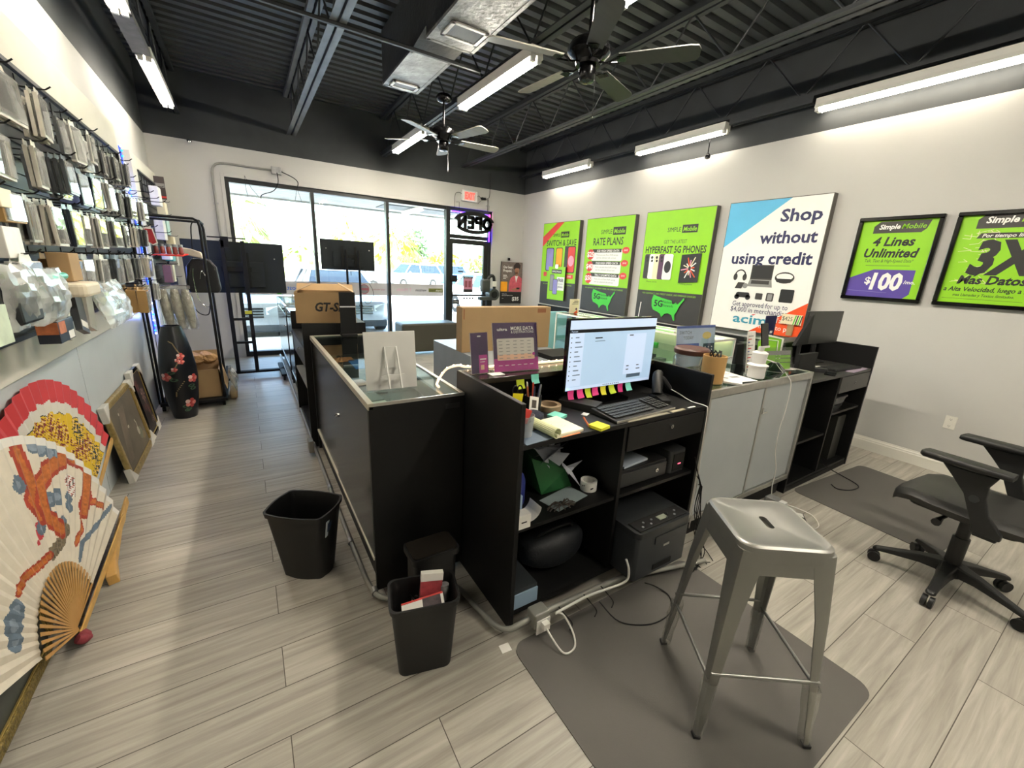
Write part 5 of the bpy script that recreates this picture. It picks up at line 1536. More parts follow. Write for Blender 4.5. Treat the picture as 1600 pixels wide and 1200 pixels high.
# --- under the worktop, left bay
Z1, Z0 = 0.4935, 0.0855
t = thing('spray_bottle', 'blue spray bottle with a white cap on the middle shelf', 'bottle', (0.975, 1.42, Z1))
c = (0.975, 1.42, Z1)
build(M().lathe([(0.01, 0), (0.034, 0.002), (0.036, 0.02), (0.036, 0.12), (0.028, 0.145), (0.014, 0.16), (0.013, 0.17)], c, 20), 'bottle', mat('blue_bottle', '#28337f', 0.3), t, smooth=50)
build(M().lathe([(0.015, 0.165), (0.017, 0.17), (0.016, 0.2), (0.01, 0.225), (0.008, 0.24), (0.003, 0.242)], c, 14), 'cap', WHT, t, smooth=50)
lay('carton', 0.892, 1.34, 0.05, 0.1, 0.12, Z1, mat('pale_blue_carton', '#9fb4cf', 0.6), 'pale blue carton at the side of the middle shelf', 'box')
t = thing('label_box', 'white box with a dark label line at the front of the middle shelf', 'box', (0.9, 1.27, Z1))
build(M().box(0.862, 1.233, Z1, 0.925, 1.28, Z1 + 0.065), 'carton', PAP, t, bev=0.001)
build(M().box(0.878, 1.2322, Z1 + 0.028, 0.905, 1.2328, Z1 + 0.034), 'label_line', INK[0], t)
R = []
m = M()
for i in range(9):
    a = -0.2 + i * 0.22
    R.append([(0.94 + 0.06 * math.sin(a), 1.26 + y, Z1 + 0.002 + 0.055 * (1 - math.cos(a))) for y in (0, 0.09)])
for (a0, a1), (b0, b1) in zip(R, R[1:]):
    m.poly([a0, a1, b1, b0])
o = one(m, 'receipt_curl', PAP, 'curled paper strip beside the white label box', 'paper')
s_ = o.modifiers.new('thick', 'SOLIDIFY')
s_.thickness = 0.001
GRN = mat('dark_green_bag', '#1e5a2c', 0.6, var=0.15)
t = thing('paper_bag', 'green gift bag with crumpled white tissue on the middle shelf', 'bag', (1.2, 1.5, Z1))
m = M()
m.loft([[(1.12, 1.42, Z1 + 0.001), (1.31, 1.42, Z1 + 0.001), (1.31, 1.56, Z1 + 0.001), (1.12, 1.56, Z1 + 0.001)], [(1.06, 1.44, Z1 + 0.2), (1.24, 1.40, Z1 + 0.12), (1.26, 1.54, Z1 + 0.14), (1.07, 1.58, Z1 + 0.22)]])
build(m, 'bag', GRN, t)
m = M()
for k in range(12):
    q = [Vector((1.06 + 0.24 * rnd.random(), 1.41 + 0.16 * rnd.random(), Z1 + 0.11 + 0.13 * rnd.random())) for _ in range(3)]
    m.poly(q)
m.poly([(1.2, 1.38, Z1 + 0.16), (1.32, 1.36, Z1 + 0.02), (1.30, 1.42, Z1 + 0.09), (1.25, 1.44, Z1 + 0.14)]).poly([(1.27, 1.45, Z1 + 0.1), (1.39, 1.44, Z1 + 0.12), (1.37, 1.47, Z1 + 0.07), (1.31, 1.45, Z1 + 0.05)])
build(m, 'tissue', mat('tissue_white', '#c3c8d0', 0.8), t)
lay('paper_sheet', 1.2, 1.345, 0.22, 0.12, 0.003, Z1, mat('grey_paper', '#8d9a9c', 0.7), 'grey paper lying before the green gift bag', 'paper', rz=0.2)
m = M()
for k in range(16):
    a = k * 0.4
    m.tube([(1.14, 1.29, Z1 + 0.012), (1.14 + 0.04 * math.cos(a), 1.29 + 0.02 * math.sin(a), Z1 + 0.02 + 0.01 * math.sin(3 * a)), (1.14 + 0.08 * math.cos(a + 0.3), 1.29 + 0.03 * math.sin(a + 0.3), Z1 + 0.005)], 0.003, 5, sm=3)
one(m, 'cable_bundle', mat('brown_cable', '#3a322c', 0.5), 'dark knot of cables at the front of the middle shelf', 'cable')
t = thing('masking_tape', 'white roll of tape with dark dashes on the middle shelf', 'tape', (1.37, 1.36, Z1))
R = [[(1.37 + r_ * math.cos(2 * PI * i / n), 1.36 + r_ * math.sin(2 * PI * i / n), Z1 + z) for i in range(n)] for r_, z in ((0.03, 0.0), (0.042, 0.0), (0.042, 0.05), (0.03, 0.05), (0.03, 0.0))]
build(M().loft(R, cap=False), 'roll', PAP, t, smooth=40)
m = M()
for k in range(6):
    a = k * 1.05
    m.poly([(1.37 + 0.0424 * math.cos(a + da), 1.36 + 0.0424 * math.sin(a + da), Z1 + dz) for da, dz in ((0, 0.015 + 0.01 * (k % 2)), (0.35, 0.02 + 0.01 * (k % 2)), (0.35, 0.028 + 0.01 * (k % 2)), (0, 0.023 + 0.01 * (k % 2)))])
build(m, 'dashes', INK[0], t)
lay('book', 0.925, 1.33, 0.13, 0.2, 0.075, Z0, mat('blue_grey_carton', '#8aa2b8', 0.6), 'blue-grey flat carton on the bottom shelf', 'box')
lay('book', 0.925, 1.33, 0.125, 0.19, 0.02, Z0 + 0.0755, mat('dark_folder', '#23282b', 0.6), 'dark folder on top of the blue-grey carton', 'folder')
t = thing('shoulder_bag', 'black soft bag lying on the bottom shelf', 'bag', (1.2, 1.45, Z0))
m = M()
R = []
for i in range(11):
    s_ = i / 10
    r_ = math.sin(PI * (0.08 + 0.84 * s_)) ** 0.45
    R.append([(1.03 + 0.36 * s_, 1.45 + 0.13 * r_ * math.copysign(abs(math.cos(a)) ** 0.6, math.cos(a)), Z0 + 0.1 + 0.098 * r_ * math.copysign(abs(math.sin(a)) ** 0.6, math.sin(a))) for a in [j * 2 * PI / 16 for j in range(16)]])
build(m.loft(R), 'bag_body', mat('black_nylon', '#101318', 0.6, var=0.2, bump=0.2), t, smooth=60)
build(M().tube([(1.1, 1.4, Z0 + 0.19), (1.16, 1.36, Z0 + 0.24), (1.26, 1.36, Z0 + 0.24), (1.32, 1.4, Z0 + 0.19)], 0.007, 6, sm=5), 'strap', BLKM, t)
t = thing('tape_can', 'violet tin standing at the back of the bottom shelf', 'tin', (1.33, 1.66, Z0))
build(M().cyl((1.33, 1.66, Z0), (1.33, 1.66, Z0 + 0.3), 0.04, n=18), 'tin', mat('violet_tin', '#6b6fb0', 0.4), t, smooth=40)
build(M().cyl((1.33, 1.66, Z0 + 0.3), (1.33, 1.66, Z0 + 0.32), 0.041, n=18), 'tin_lid', BLKM, t, smooth=40)
# right bay: cash drawer, papers, speaker, printer
t = thing('cash_drawer', 'black metal cash drawer on the shelf under the locked drawer', 'cash drawer', (1.66, 1.48, Z1))
build(M().box(1.475, 1.28, Z1, 1.86, 1.74, Z1 + 0.1), 'box', PLB, t, bev=0.004)
dd = build(M().box(1.485, 1.268, Z1 + 0.012, 1.85, 1.28, Z1 + 0.088), 'drawer_front', PLG, t, bev=0.003)
knob(1.76, 1.268, Z1 + 0.06, (0, -1, 0), dd)
lay('paper_stack', 1.63, 1.4, 0.2, 0.2, 0.012, Z1 + 0.1005, mat('cool_paper', '#aeb9c4', 0.7), 'stack of white paper on the black cash drawer', 'paper', rz=0.1)
t = thing('speaker', 'small black speaker beside the cash drawer', 'speaker', (1.95, 1.38, Z1))
build(M().rrect(1.885, 1.27, 2.02, 1.5, 0.025, Z1, Z1 + 0.13), 'cabinet', PLG, t, smooth=40)
build(M().box(1.905, 1.265, Z1 + 0.015, 2.0, 1.27, Z1 + 0.115), 'front_grille', BLKM, t, bev=0.002)
build(M().box(1.945, 1.2635, Z1 + 0.05, 1.97, 1.2652, Z1 + 0.056), 'indicator', mat('red_indicator', '#e0506a', 0.4, emit=1.0), t)
t = thing('printer', 'dark grey laser printer on the bottom shelf under the cash drawer', 'printer', (1.68, 1.36, Z0))
PR = mat('printer_grey', '#2b2e31', 0.45, var=0.06)
x0, x1, y0, y1 = 1.468, 1.87, 1.09, 1.5
build(M().rrect(x0, y0, x1, y1, 0.02, Z0, Z0 + 0.235), 'body', PR, t, smooth=40)
build(M().rrect(x0 - 0.002, y0 - 0.003, x1 + 0.002, y1, 0.03, Z0 + 0.236, Z0 + 0.268), 'scanner_lid', mat('printer_lid', '#232527', 0.4), t, smooth=40)
o = build(M().box(x0 + 0.02, y0 + 0.01, Z0 + 0.268, x1 - 0.02, y0 + 0.09, Z0 + 0.276), 'control_panel', BLKM, t, bev=0.004)
build(M().box(x0 + 0.19, y0 + 0.03, Z0 + 0.276, x0 + 0.25, y0 + 0.06, Z0 + 0.279), 'display', mat('lcd_grey', '#9aa08e', 0.3), o)
m = M()
for k in range(10):
    m.cyl((x0 + 0.06 + 0.03 * (k % 4) + (0.18 if k > 3 else 0), y0 + 0.03 + 0.025 * (k % 2), Z0 + 0.276), (x0 + 0.06 + 0.03 * (k % 4) + (0.18 if k > 3 else 0), y0 + 0.03 + 0.025 * (k % 2), Z0 + 0.28), 0.006, n=8)
build(m, 'buttons', mat('grey_buttons', '#8b8d90', 0.4), o)
build(M().box(x0 + 0.13, y0 - 0.004, Z0 + 0.175, x1 - 0.03, y0 - 0.001, Z0 + 0.215), 'output_slot', mat('slot_blue_black', '#11161d', 0.3), t)
build(M().box(x0 + 0.2, y0 - 0.004, Z0 + 0.14, x0 + 0.245, y0 - 0.001, Z0 + 0.152), 'badge', ALU, t)
build(M().box(x0 + 0.14, y0 - 0.004, Z0 + 0.02, x1 - 0.12, y0 - 0.001, Z0 + 0.05), 'tray_grip', BLKM, t)

# --- aluminium showcase between the desks
GX0, GX1, GY0, GY1, GH = 2.085, 3.29, 1.23, 1.8, 0.962
t = thing('showcase', 'aluminium glass showcase with two white sliding doors beside the reception desk', 'display case', (2.69, 1.5, 0))
m = M()
f = 0.03
m.box(GX0, GY0, 0.14, GX0 + 0.02, GY0 + 0.02, GH - 0.045).box(GX1 - 0.02, GY0, 0.14, GX1, GY0 + 0.02, GH - 0.045).box(GX0, GY1 - 0.02, 0.14, GX0 + 0.02, GY1, GH - 0.045).box(GX1 - 0.02, GY1 - 0.02, 0.14, GX1, GY1, GH - 0.045)
m.box(GX0, GY0, GH - 0.045, GX1, GY0 + 0.02, GH).box(GX0, GY1 - 0.02, GH - 0.03, GX1, GY1, GH).box(GX0, GY0 + 0.02, GH - 0.03, GX0 + 0.02, GY1 - 0.02, GH).box(GX1 - 0.02, GY0 + 0.02, GH - 0.03, GX1, GY1 - 0.02, GH)
m.box(GX0, GY0, 0.14, GX1, GY0 + 0.02, 0.175).box(GX0, GY1 - 0.02, 0.14, GX1, GY1, 0.175)
build(m, 'frame', ALU, t, bev=0.002)
build(M().box(GX0 + 0.01, GY0 + 0.05, 0.0, GX1 - 0.01, GY1 - 0.04, 0.14), 'plinth', BLKM, t)
build(M().box(GX0 + 0.02, GY0 + 0.03, 0.176, GX1 - 0.02, GY1 - 0.02, 0.19), 'floor_panel', WHT, t)
DW = mat('white_sliding_door', '#aab0b2', 0.35, var=0.03)
md = (GX0 + GX1) / 2 - 0.02
for a, b, yy, in ((GX0 + 0.022, md + 0.02, GY0 + 0.006), (md - 0.01, GX1 - 0.022, GY0 + 0.016)):
    o = build(M().box(a, yy, 0.178, b, yy + 0.007, GH - 0.05), 'sliding_door', DW, t)
    e = b - 0.016 if a < md - 0.3 else a
    build(M().box(e, yy - 0.004, 0.178, e + 0.016, yy + 0.009, GH - 0.05), 'door_stile', ALU, o)
build(M().box(md + 0.02, GY0 - 0.006, 0.74, md + 0.028, GY0 + 0.004, 0.78).box(md + 0.028, GY0 - 0.006, 0.744, md + 0.075, GY0 - 0.001, 0.752), 'ratchet_lock', CHR, t)
build(M().box(GX0 + 0.02, GY0 + 0.02, GH - 0.009, GX1 - 0.02, GY1 - 0.02, GH - 0.003), 'glass_top', CGL, t)
build(M().box(GX0 + 0.02, GY1 - 0.012, 0.19, GX1 - 0.02, GY1 - 0.007, GH - 0.03), 'glass_front', CGL, t)
for k, z in enumerate((0.68, 0.42)):
    build(M().box(GX0 + 0.022, GY0 + 0.06, z, GX1 - 0.022, GY1 - 0.03, z + 0.006), 'glass_shelf', CGL, t)
for k in range(8):
    lay('phone_box', 2.3 + 0.12 * k, 1.55, 0.08, 0.16, 0.045, 0.6865, [PAP, mat('carton_grey', '#777a7c', 0.6)][k % 2], ['white', 'grey'][k % 2] + ' phone box on the upper glass shelf of the showcase', 'box', ['white', 'grey'][k % 2] + ' phone boxes on the showcase shelf')

# --- things on the showcase
TZ = GH + 0.0005
t = thing('cork_cup', 'tall tan cardboard tube holding dark scrub at the end of the showcase', 'holder', (2.3, 1.35, TZ))
c = (2.28, 1.36, TZ)
build(M().loft([[(c[0] + r_ * math.cos(a), c[1] + r_ * math.sin(a), c[2] + z) for a in [i * 2 * PI / 20 for i in range(20)]] for r_, z in ((0.062, 0.0), (0.066, 0.16), (0.06, 0.16), (0.056, 0.01))]), 'tube', mat('tan_tube', '#c39a5f', 0.7, var=0.05), t, smooth=40)
m = M()
for k in range(14):
    a = k * 0.9
    m.tube([(c[0] + 0.02 * math.cos(a), c[1] + 0.02 * math.sin(a), c[2] + 0.1), (c[0] + 0.03 * math.cos(a + 1), c[1] + 0.03 * math.sin(a + 1), c[2] + 0.16), (c[0] + 0.04 * math.cos(a + 2), c[1] + 0.02 * math.sin(a + 2), c[2] + 0.185)], 0.004, 5, sm=3)
build(m, 'cables', BLKM, t)
FL = [PAP, INKS[NV], mat('flag_blue', '#2c4f9e', 0.5), INKS[RD], mat('sky_print', '#a9bdd8', 0.5), mat('gold_print', '#c9b458', 0.5), INKS[K], INKS[GY], mat('flag_deep', '#1d2a55', 0.5)]
def d_switch2(p, w, h):
    p.rect(0, 0, w, h, 4).up().rect(0, h * 0.94, w, h, 2)
    p.txt('SWITCH', w * 0.07, h * 0.8, 0.022, 6, w=w * 0.3).txt('TODAY', w * 0.17, h * 0.67, 0.022, 6, w=w * 0.26)
    p.disc(w * 0.78, h * 0.75, w * 0.12, 5, 20, ry=h * 0.09).rect(0.0, h * 0.42, w * 0.58, h * 0.57, 2)
    p.poly([(w * 0.62, 0), (w, 0), (w, h * 0.55), (w * 0.7, h * 0.55)], 8).up()
    for k in range(4):
        p.poly([(w * (0.6 + 0.09 * k), 0), (w * (0.65 + 0.09 * k), 0), (w * (0.72 + 0.09 * k), h * 0.25), (w * (0.67 + 0.09 * k), h * 0.25)], 3 if k % 2 else 0)
    for k in range(9):
        p.disc(w * (0.75 + 0.09 * (k % 3)), h * (0.32 + 0.07 * (k // 3)), w * 0.014, 0, 6)
    p.rect(w * 0.03, h * 0.49, w * 0.5, h * 0.51, 0).rect(w * 0.03, h * 0.45, w * 0.36, h * 0.47, 0).txt('and bring your number over', 0.01, h * 0.36, 0.012, 2, w=w * 0.5).txt('plans for every line', 0.01, h * 0.3, 0.01, 6, w=w * 0.4)
acrylic_sign('flag_sign', 'clear stand with a blue switch today leaflet and a flag picture on the showcase', (2.56, 1.66, TZ), 0.4, 0.285, math.radians(-3), d_switch2, FL, lean=7)
t = thing('glass_jar', 'clear plastic jar with a wooden brown lid before the flag leaflet', 'jar', (2.3, 1.53, TZ))
c = (2.3, 1.53, TZ)
build(M().lathe([(0.02, 0.0), (0.09, 0.002), (0.1, 0.02), (0.1, 0.11), (0.085, 0.13), (0.08, 0.135)], c, 24, cap=False), 'jar', glass('jar_plastic', '#eceeea', 0.02, milk=0.12), t, smooth=50)
build(M().lathe([(0.02, 0.136), (0.1, 0.137), (0.105, 0.145), (0.105, 0.165), (0.095, 0.175), (0.02, 0.177)], c, 24), 'lid', mat('brown_lid', '#4d2a20', 0.45), t, smooth=40)
lay('appliance', 3.03, 1.62, 0.15, 0.02, 0.145, TZ, BLKM, 'black upright slab standing on the showcase', 'screen')
t = thing('leaflet_stand', 'tall white price leaflet standing on the showcase', 'leaflet', (2.79, 1.42, TZ))
T = Matrix.Translation((2.77, 1.4, TZ)) @ Matrix.Rotation(math.radians(-8), 4, 'X')
build(M(T).box(-0.045, 0, 0, 0.05, 0.003, 0.275), 'sheet', PAP, t)
p = Pr(Fr(T @ Vector((-0.045, -0.0006, 0)), T.to_3x3() @ Vector((1, 0, 0)), T.to_3x3() @ Vector((0, 0, 1))), lift=0.0003)
for k in range(12):
    p.rect(0.01, 0.02 + 0.02 * k, 0.03 + 0.04 * ((k * 7) % 3) / 2, 0.026 + 0.02 * k, [2, 3, 7][k % 3])
build(p.mb, 'print', FL, t)
t = thing('display_phone', 'black phone held upright on a white charging post', 'phone', (2.67, 1.31, TZ))
c = Vector((2.675, 1.31, TZ))
build(M().lathe([(0.045, 0), (0.05, 0.004), (0.05, 0.075), (0.046, 0.08)], c, 20), 'drum', WHT, t, smooth=40)
build(M().lathe([(0.06, 0.08), (0.062, 0.084), (0.05, 0.09), (0.04, 0.095), (0.045, 0.16), (0.03, 0.17)], c, 20), 'neck', WHT, t, smooth=40)
build(M().box(2.655, 1.3, TZ + 0.165, 2.7, 1.32, TZ + 0.2).box(2.632, 1.285, TZ + 0.193, 2.726, 1.3, TZ + 0.206), 'clamp', WHT, t, bev=0.003)
T = Matrix.Translation((2.678, 1.29, TZ + 0.205)) @ Matrix.Rotation(math.radians(-12), 4, 'X')
build(M(T).rrect(-0.04, -0.0, 0.04, 0.008, 0.003, 0, 0.14), 'handset', GLB, t, bev=0.002)
one(M().tube([(2.72, 1.3, TZ + 0.12), (2.79, 1.28, TZ + 0.1), (2.85, 1.26, TZ + 0.08), (2.9, 1.235, TZ + 0.02), (2.93, 1.205, TZ - 0.05), (2.935, 1.205, 0.72), (2.915, 1.205, 0.62), (2.93, 1.205, 0.45), (2.99, 1.2, 0.3), (3.0, 1.2, 0.15), (3.02, 1.18, 0.02), (3.1, 1.17, 0.006), (3.18, 1.18, 0.006)], 0.0035, 6, sm=6), 'charging_cable', PAP, 'white charging cable dropping down the white showcase doors', 'cable', smooth=60)
t = thing('geometric_planter', 'pentagon glass terrarium with dark facets on the showcase', 'terrarium', (2.79, 1.29, TZ))
m = M()
c = Vector((2.81, 1.275, TZ))
rings = [[c + Vector((r_ * math.cos(2 * PI * i / 5 + o_), r_ * math.sin(2 * PI * i / 5 + o_), z)) for i in range(5)] for r_, z, o_ in ((0.04, 0, 0), (0.075, 0.045, 0.6), (0.02, 0.095, 0))]
m.loft(rings)
build(m, 'facets', glass('smoky_facet', '#8f9aa2', 0.1), t)
m = M()
for r_ in rings:
    for i in range(5):
        m.cyl(r_[i], r_[(i + 1) % 5], 0.002, n=5)
for a_, b_ in zip(rings, rings[1:]):
    for i in range(5):
        m.cyl(a_[i], b_[i], 0.002, n=5)
build(m, 'edges', CHR, t)
# brochure holder with green brochures
t = thing('brochure_holder', 'clear holder crammed with lime green brochures on the showcase', 'brochure holder', (3.05, 1.42, TZ))
T = Matrix.Translation((3.03, 1.37, TZ)) @ Matrix.Rotation(math.radians(-12), 4, 'Z') @ Matrix.Rotation(math.radians(-10), 4, 'X')
build(M(T).box(-0.17, 0, 0, 0.17, 0.003, 0.16).box(-0.17, 0.1, 0, 0.17, 0.103, 0.24).box(-0.17, 0, 0, -0.167, 0.1, 0.16).box(0.167, 0, 0, 0.17, 0.1, 0.2).box(-0.17, 0, 0, 0.17, 0.1, 0.003), 'holder', ACR, t)
LG = mat('lime_brochure', '#7fc21e', 0.5, var=0.05)
p = Pr(Fr(T @ Vector((-0.16, 0.0055, 0.006)), T.to_3x3() @ Vector((1, 0, 0)), T.to_3x3() @ Vector((0, 0, 1))), lift=0.0003)
p.rect(0, 0.1, 0.32, 0.13, 7).rect(0, 0.0, 0.32, 0.045, 9).rect(0, 0.05, 0.32, 0.075, 9).rect(0, 0.08, 0.32, 0.098, 9).up().txt('SIMPLE', 0.17, 0.055, 0.01, 6).txt('SIMPLE', 0.17, 0.085, 0.01, 6)
build(p.mb, 'front_card_print', FL + [LG], t)
for k in range(9):
    TT = T @ Matrix.Translation((-0.155 + 0.018 * k, 0.012 + 0.009 * k, 0.005)) @ Matrix.Rotation(math.radians(3 + k), 4, 'Y')
    one(M(TT).box(0, 0, 0, 0.16, 0.004, 0.2 + 0.006 * k), 'brochure', [LG, LG, mat('lime_brochure_dark', '#5c9a22', 0.5), PAP][k % 4 if k < 8 else 3], 'lime or white brochure standing in the clear holder', 'brochure', 'brochures in the clear holder')
lay('calculator', 2.38, 1.285, 0.07, 0.1, 0.012, TZ, PAP, 'white calculator lying on the showcase by the tan tube', 'calculator', rz=0.5)
t = thing('flat_sheet', 'white sheet printed upside down with a phone ad lying on the glass', 'paper', (2.56, 1.38, TZ))
build(M(Matrix.Translation((2.52, 1.4, TZ)) @ Matrix.Rotation(-0.2, 4, 'Z')).box(-0.1, -0.13, 0, 0.11, 0.13, 0.001), 'sheet', PAP, t)
p = Pr(Fr((2.52, 1.42, TZ + 0.0012), (-1, 0.2, 0), (-0.2, -1, 0)), lift=0.0004)
p.txt('approved', 0, -0.04, 0.028, 7, al='C', w=0.17).txt('up to $40', 0, -0.09, 0.028, 7, al='C', w=0.15).rect(-0.07, 0.03, 0.0, 0.06, 7).disc(0.05, 0.05, 0.02, 7, 10)
build(p.mb, 'print', FL, t)
lay('card_note', 3.19, 1.36, 0.1, 0.06, 0.002, TZ, PAP, 'small white card on the far corner of the showcase', 'card', rz=-0.3)
t = thing('wallet_sign', 'navy phone accessory card standing behind the brochures', 'sign', (3.6, 1.72, 1.0))
build(M().box(3.54, 1.745, 0.9, 3.71, 1.75, 1.285), 'card', INKS[NV], t)
p = Pr(Fr((3.54, 1.7445, 0.9), (1, 0, 0), (0, 0, 1)), lift=0.0003)
for k in range(10):
    p.rect(0.03 + 0.07 * (k % 2), 0.1 + 0.035 * (k // 2) * 1.0, 0.07 + 0.07 * (k % 2), 0.12 + 0.035 * (k // 2), 2)
build(p.mb, 'print', INKS, t)
build(M().box(3.60, 1.75, 0.886, 3.65, 1.78, 1.1), 'prop', BLKM, t)

# --- right hand black desk
RX0, RX1, RY0, RY1 = 3.31, 4.43, 1.24, 1.82
t = thing('office_desk', 'black desk with shelves standing nearest the grey wall and outlet', 'desk', (3.87, 1.53, 0))
m = M().box(RX0, RY0, 0.0, RX0 + 0.022, RY1, 0.9)
build(m, 'side_panel', BLK, t, bev=0.002)
build(M().box(RX1 - 0.022, RY0, 0.0, RX1, RY1, 1.07), 'side_panel', BLK, t, bev=0.002)
a, b = RX0 + 0.022, RX1 - 0.022
build(M().box(a, RY1 - 0.02, 0.04, b, RY1, 1.07), 'back_panel', BLK, t, bev=0.002)
build(M().box(a, 1.66, 1.05, b, RY1 - 0.02, 1.07), 'ledge', BLK, t)
build(M().box(a, RY0 + 0.005, 0.865, b, RY1 - 0.02, 0.887), 'worktop', mat('worktop_charcoal', '#302f2c', 0.4), t, bev=0.002)
dv = 3.83
build(M().box(dv, RY0 + 0.01, 0.05, dv + 0.02, RY1 - 0.02, 0.865), 'divider', BLK, t)
build(M().box(a, RY0 + 0.01, 0.04, b, RY1 - 0.02, 0.06), 'bottom_shelf', BLK, t)
build(M().box(a, RY0 + 0.02, 0.38, dv, RY1 - 0.02, 0.398), 'shelf', BLK, t)
build(M().box(dv + 0.02, RY0 + 0.02, 0.54, b, RY1 - 0.02, 0.558), 'shelf', BLK, t)
build(M().box(a, RY0 + 0.005, 0.0, b, RY0 + 0.02, 0.04), 'kick_board', BLKM, t)
d = build(M().box(dv + 0.022, RY0 + 0.002, 0.73, b - 0.003, RY0 + 0.02, 0.862), 'drawer', mat('drawer_charcoal', '#33322f', 0.4), t, bev=0.002)
knob(4.1, RY0 + 0.002, 0.8, (0, -1, 0), d)
t = thing('storage_tub', 'clear plastic tub on the upper shelf of the desk by the wall', 'tub', (4.05, 1.4, 0.5585))
c = (4.06, 1.38)
build(M().loft([[(x, y, 0.559) for x, y in rr2(c[0] - 0.09, c[1] - 0.08, c[0] + 0.09, c[1] + 0.08, 0.02)], [(x, y, 0.66) for x, y in rr2(c[0] - 0.12, c[1] - 0.1, c[0] + 0.12, c[1] + 0.1, 0.03)]], cap=False), 'tub', glass('smoky_plastic', '#8a8d92', 0.05, milk=0.1), t)
build(M().rrect(c[0] - 0.125, c[1] - 0.105, c[0] + 0.125, c[1] + 0.105, 0.03, 0.661, 0.675), 'lid', PLG, t)
RDP = mat('dark_red_pack', '#5a2228', 0.6, var=0.3, scale=20)
lay('snack_bag', 3.45, 1.45, 0.14, 0.1, 0.2, 0.3985, RDP, 'dark red packet on the shelf behind the showcase edge', 'packet')
lay('computer_case', 4.28, 1.5, 0.16, 0.38, 0.4, 0.0605, mat('dark_metal_case', '#23231f', 0.45), 'dark computer tower in the lower bay by the wall', 'computer')
RW = 0.8875
t = thing('desk_monitor', 'dark switched-off screen standing on the desk by the wall', 'monitor', (4.2, 1.56, RW))
T = Matrix.Translation((4.15, 1.56, 0)) @ Matrix.Rotation(math.radians(-4), 4, 'Z')
build(M(T).box(-0.28, 0, 1.06, 0.27, 0.03, 1.335), 'panel', mat('dull_screen', '#30312e', 0.35, var=0.04), t, bev=0.004)
build(M(T).cyl((0, 0.045, RW + 0.01), (0, 0.045, 1.16), 0.02, n=12), 'stem', PLB, t)
build(M(T).box(-0.1, -0.02, RW, 0.1, 0.12, RW + 0.01), 'stand_base', PLB, t, bev=0.003)
t = thing('customer_display', 'black angled screen turned away beside the dark monitor', 'monitor', (3.72, 1.52, RW))
T = Matrix.Translation((3.72, 1.52, 0)) @ Matrix.Rotation(math.radians(8), 4, 'Z')
build(M(T).prism([(-0.18, 0, 1.085), (0.15, 0, 1.075), (0.15, 0.0, 1.32), (0.1, 0, 1.3)], (0, 0.02, 0)), 'panel', BLKM, t)
build(M(T).cyl((0.05, 0.03, RW + 0.008), (0.05, 0.03, 1.15), 0.015, n=10).box(-0.06, -0.03, RW, 0.1, 0.09, RW + 0.008), 'stand', PLB, t)
t = thing('card_terminal', 'black upright terminal box beside the lime brochures', 'terminal', (3.5, 1.38, RW))
build(M().box(3.38, 1.37, RW, 3.66, 1.4, 1.05), 'panel', BLKM, t, bev=0.003)
build(M().box(3.4, 1.4, RW, 3.64, 1.5, RW + 0.05), 'foot', BLKM, t, bev=0.003)
t = thing('keyboard', 'black keyboard on the desk by the grey wall', 'keyboard', (4.1, 1.36, RW), math.radians(-4))
build(M().box(-0.21, -0.07, 0, 0.2, 0.07, 0.015), 'tray', PLB, t, local=True, bev=0.003)
m = M()
for r_ in range(5):
    for c_ in range(18):
        m.box(-0.2 + 0.0215 * c_, -0.06 + 0.024 * r_, 0.015, -0.2 + 0.0215 * c_ + 0.018, -0.06 + 0.024 * r_ + 0.02, 0.02)
build(m, 'keys', MATS['key_caps'], t, local=True)
lay('mouse_pad', 4.18, 1.27, 0.34, 0.06, 0.003, RW, mat('mauve_paper', '#9a8a9e', 0.6), 'mauve leaflets lying before the keyboard by the wall', 'leaflet', rz=0.05)
lay('phone', 3.74, 1.29, 0.12, 0.07, 0.009, RW, GLB, 'black phone lying at the edge of the desk by the wall', 'phone', rz=0.3)
lay('mouse', 3.76, 1.38, 0.06, 0.1, 0.03, RW, PLG, 'grey mouse beside the phone on the desk by the wall', 'mouse', rz=0.9)
lay('white_note', 3.98, 1.47, 0.08, 0.04, 0.003, RW, PAP, 'small white slip behind the keyboard by the wall', 'paper')
t = thing('tip_sign', 'cream cardboard sign with handwriting and banknotes before the white poster', 'sign', (4.93, 2.17, 1.1))
build(M().box(4.925, 2.07, 1.12, 4.935, 2.27, 1.225), 'card', INKS[CR], t)
p = Pr(Fr((4.9245, 2.27, 1.12), (0, -1, 0), (0, 0, 1)), lift=0.0003)
p.txt('$425', 0.01, 0.035, 0.045, 4, w=0.1)
for k in range(4):
    p.rect(0.12 + 0.02 * k, 0.0, 0.132 + 0.02 * k, 0.1, 4 if k % 2 else 5, sk=0.015)
build(p.mb, 'writing', INKS, t)
build(M().box(4.935, 2.14, 1.0, 4.95, 2.2, 1.2), 'stake', CRD, t)

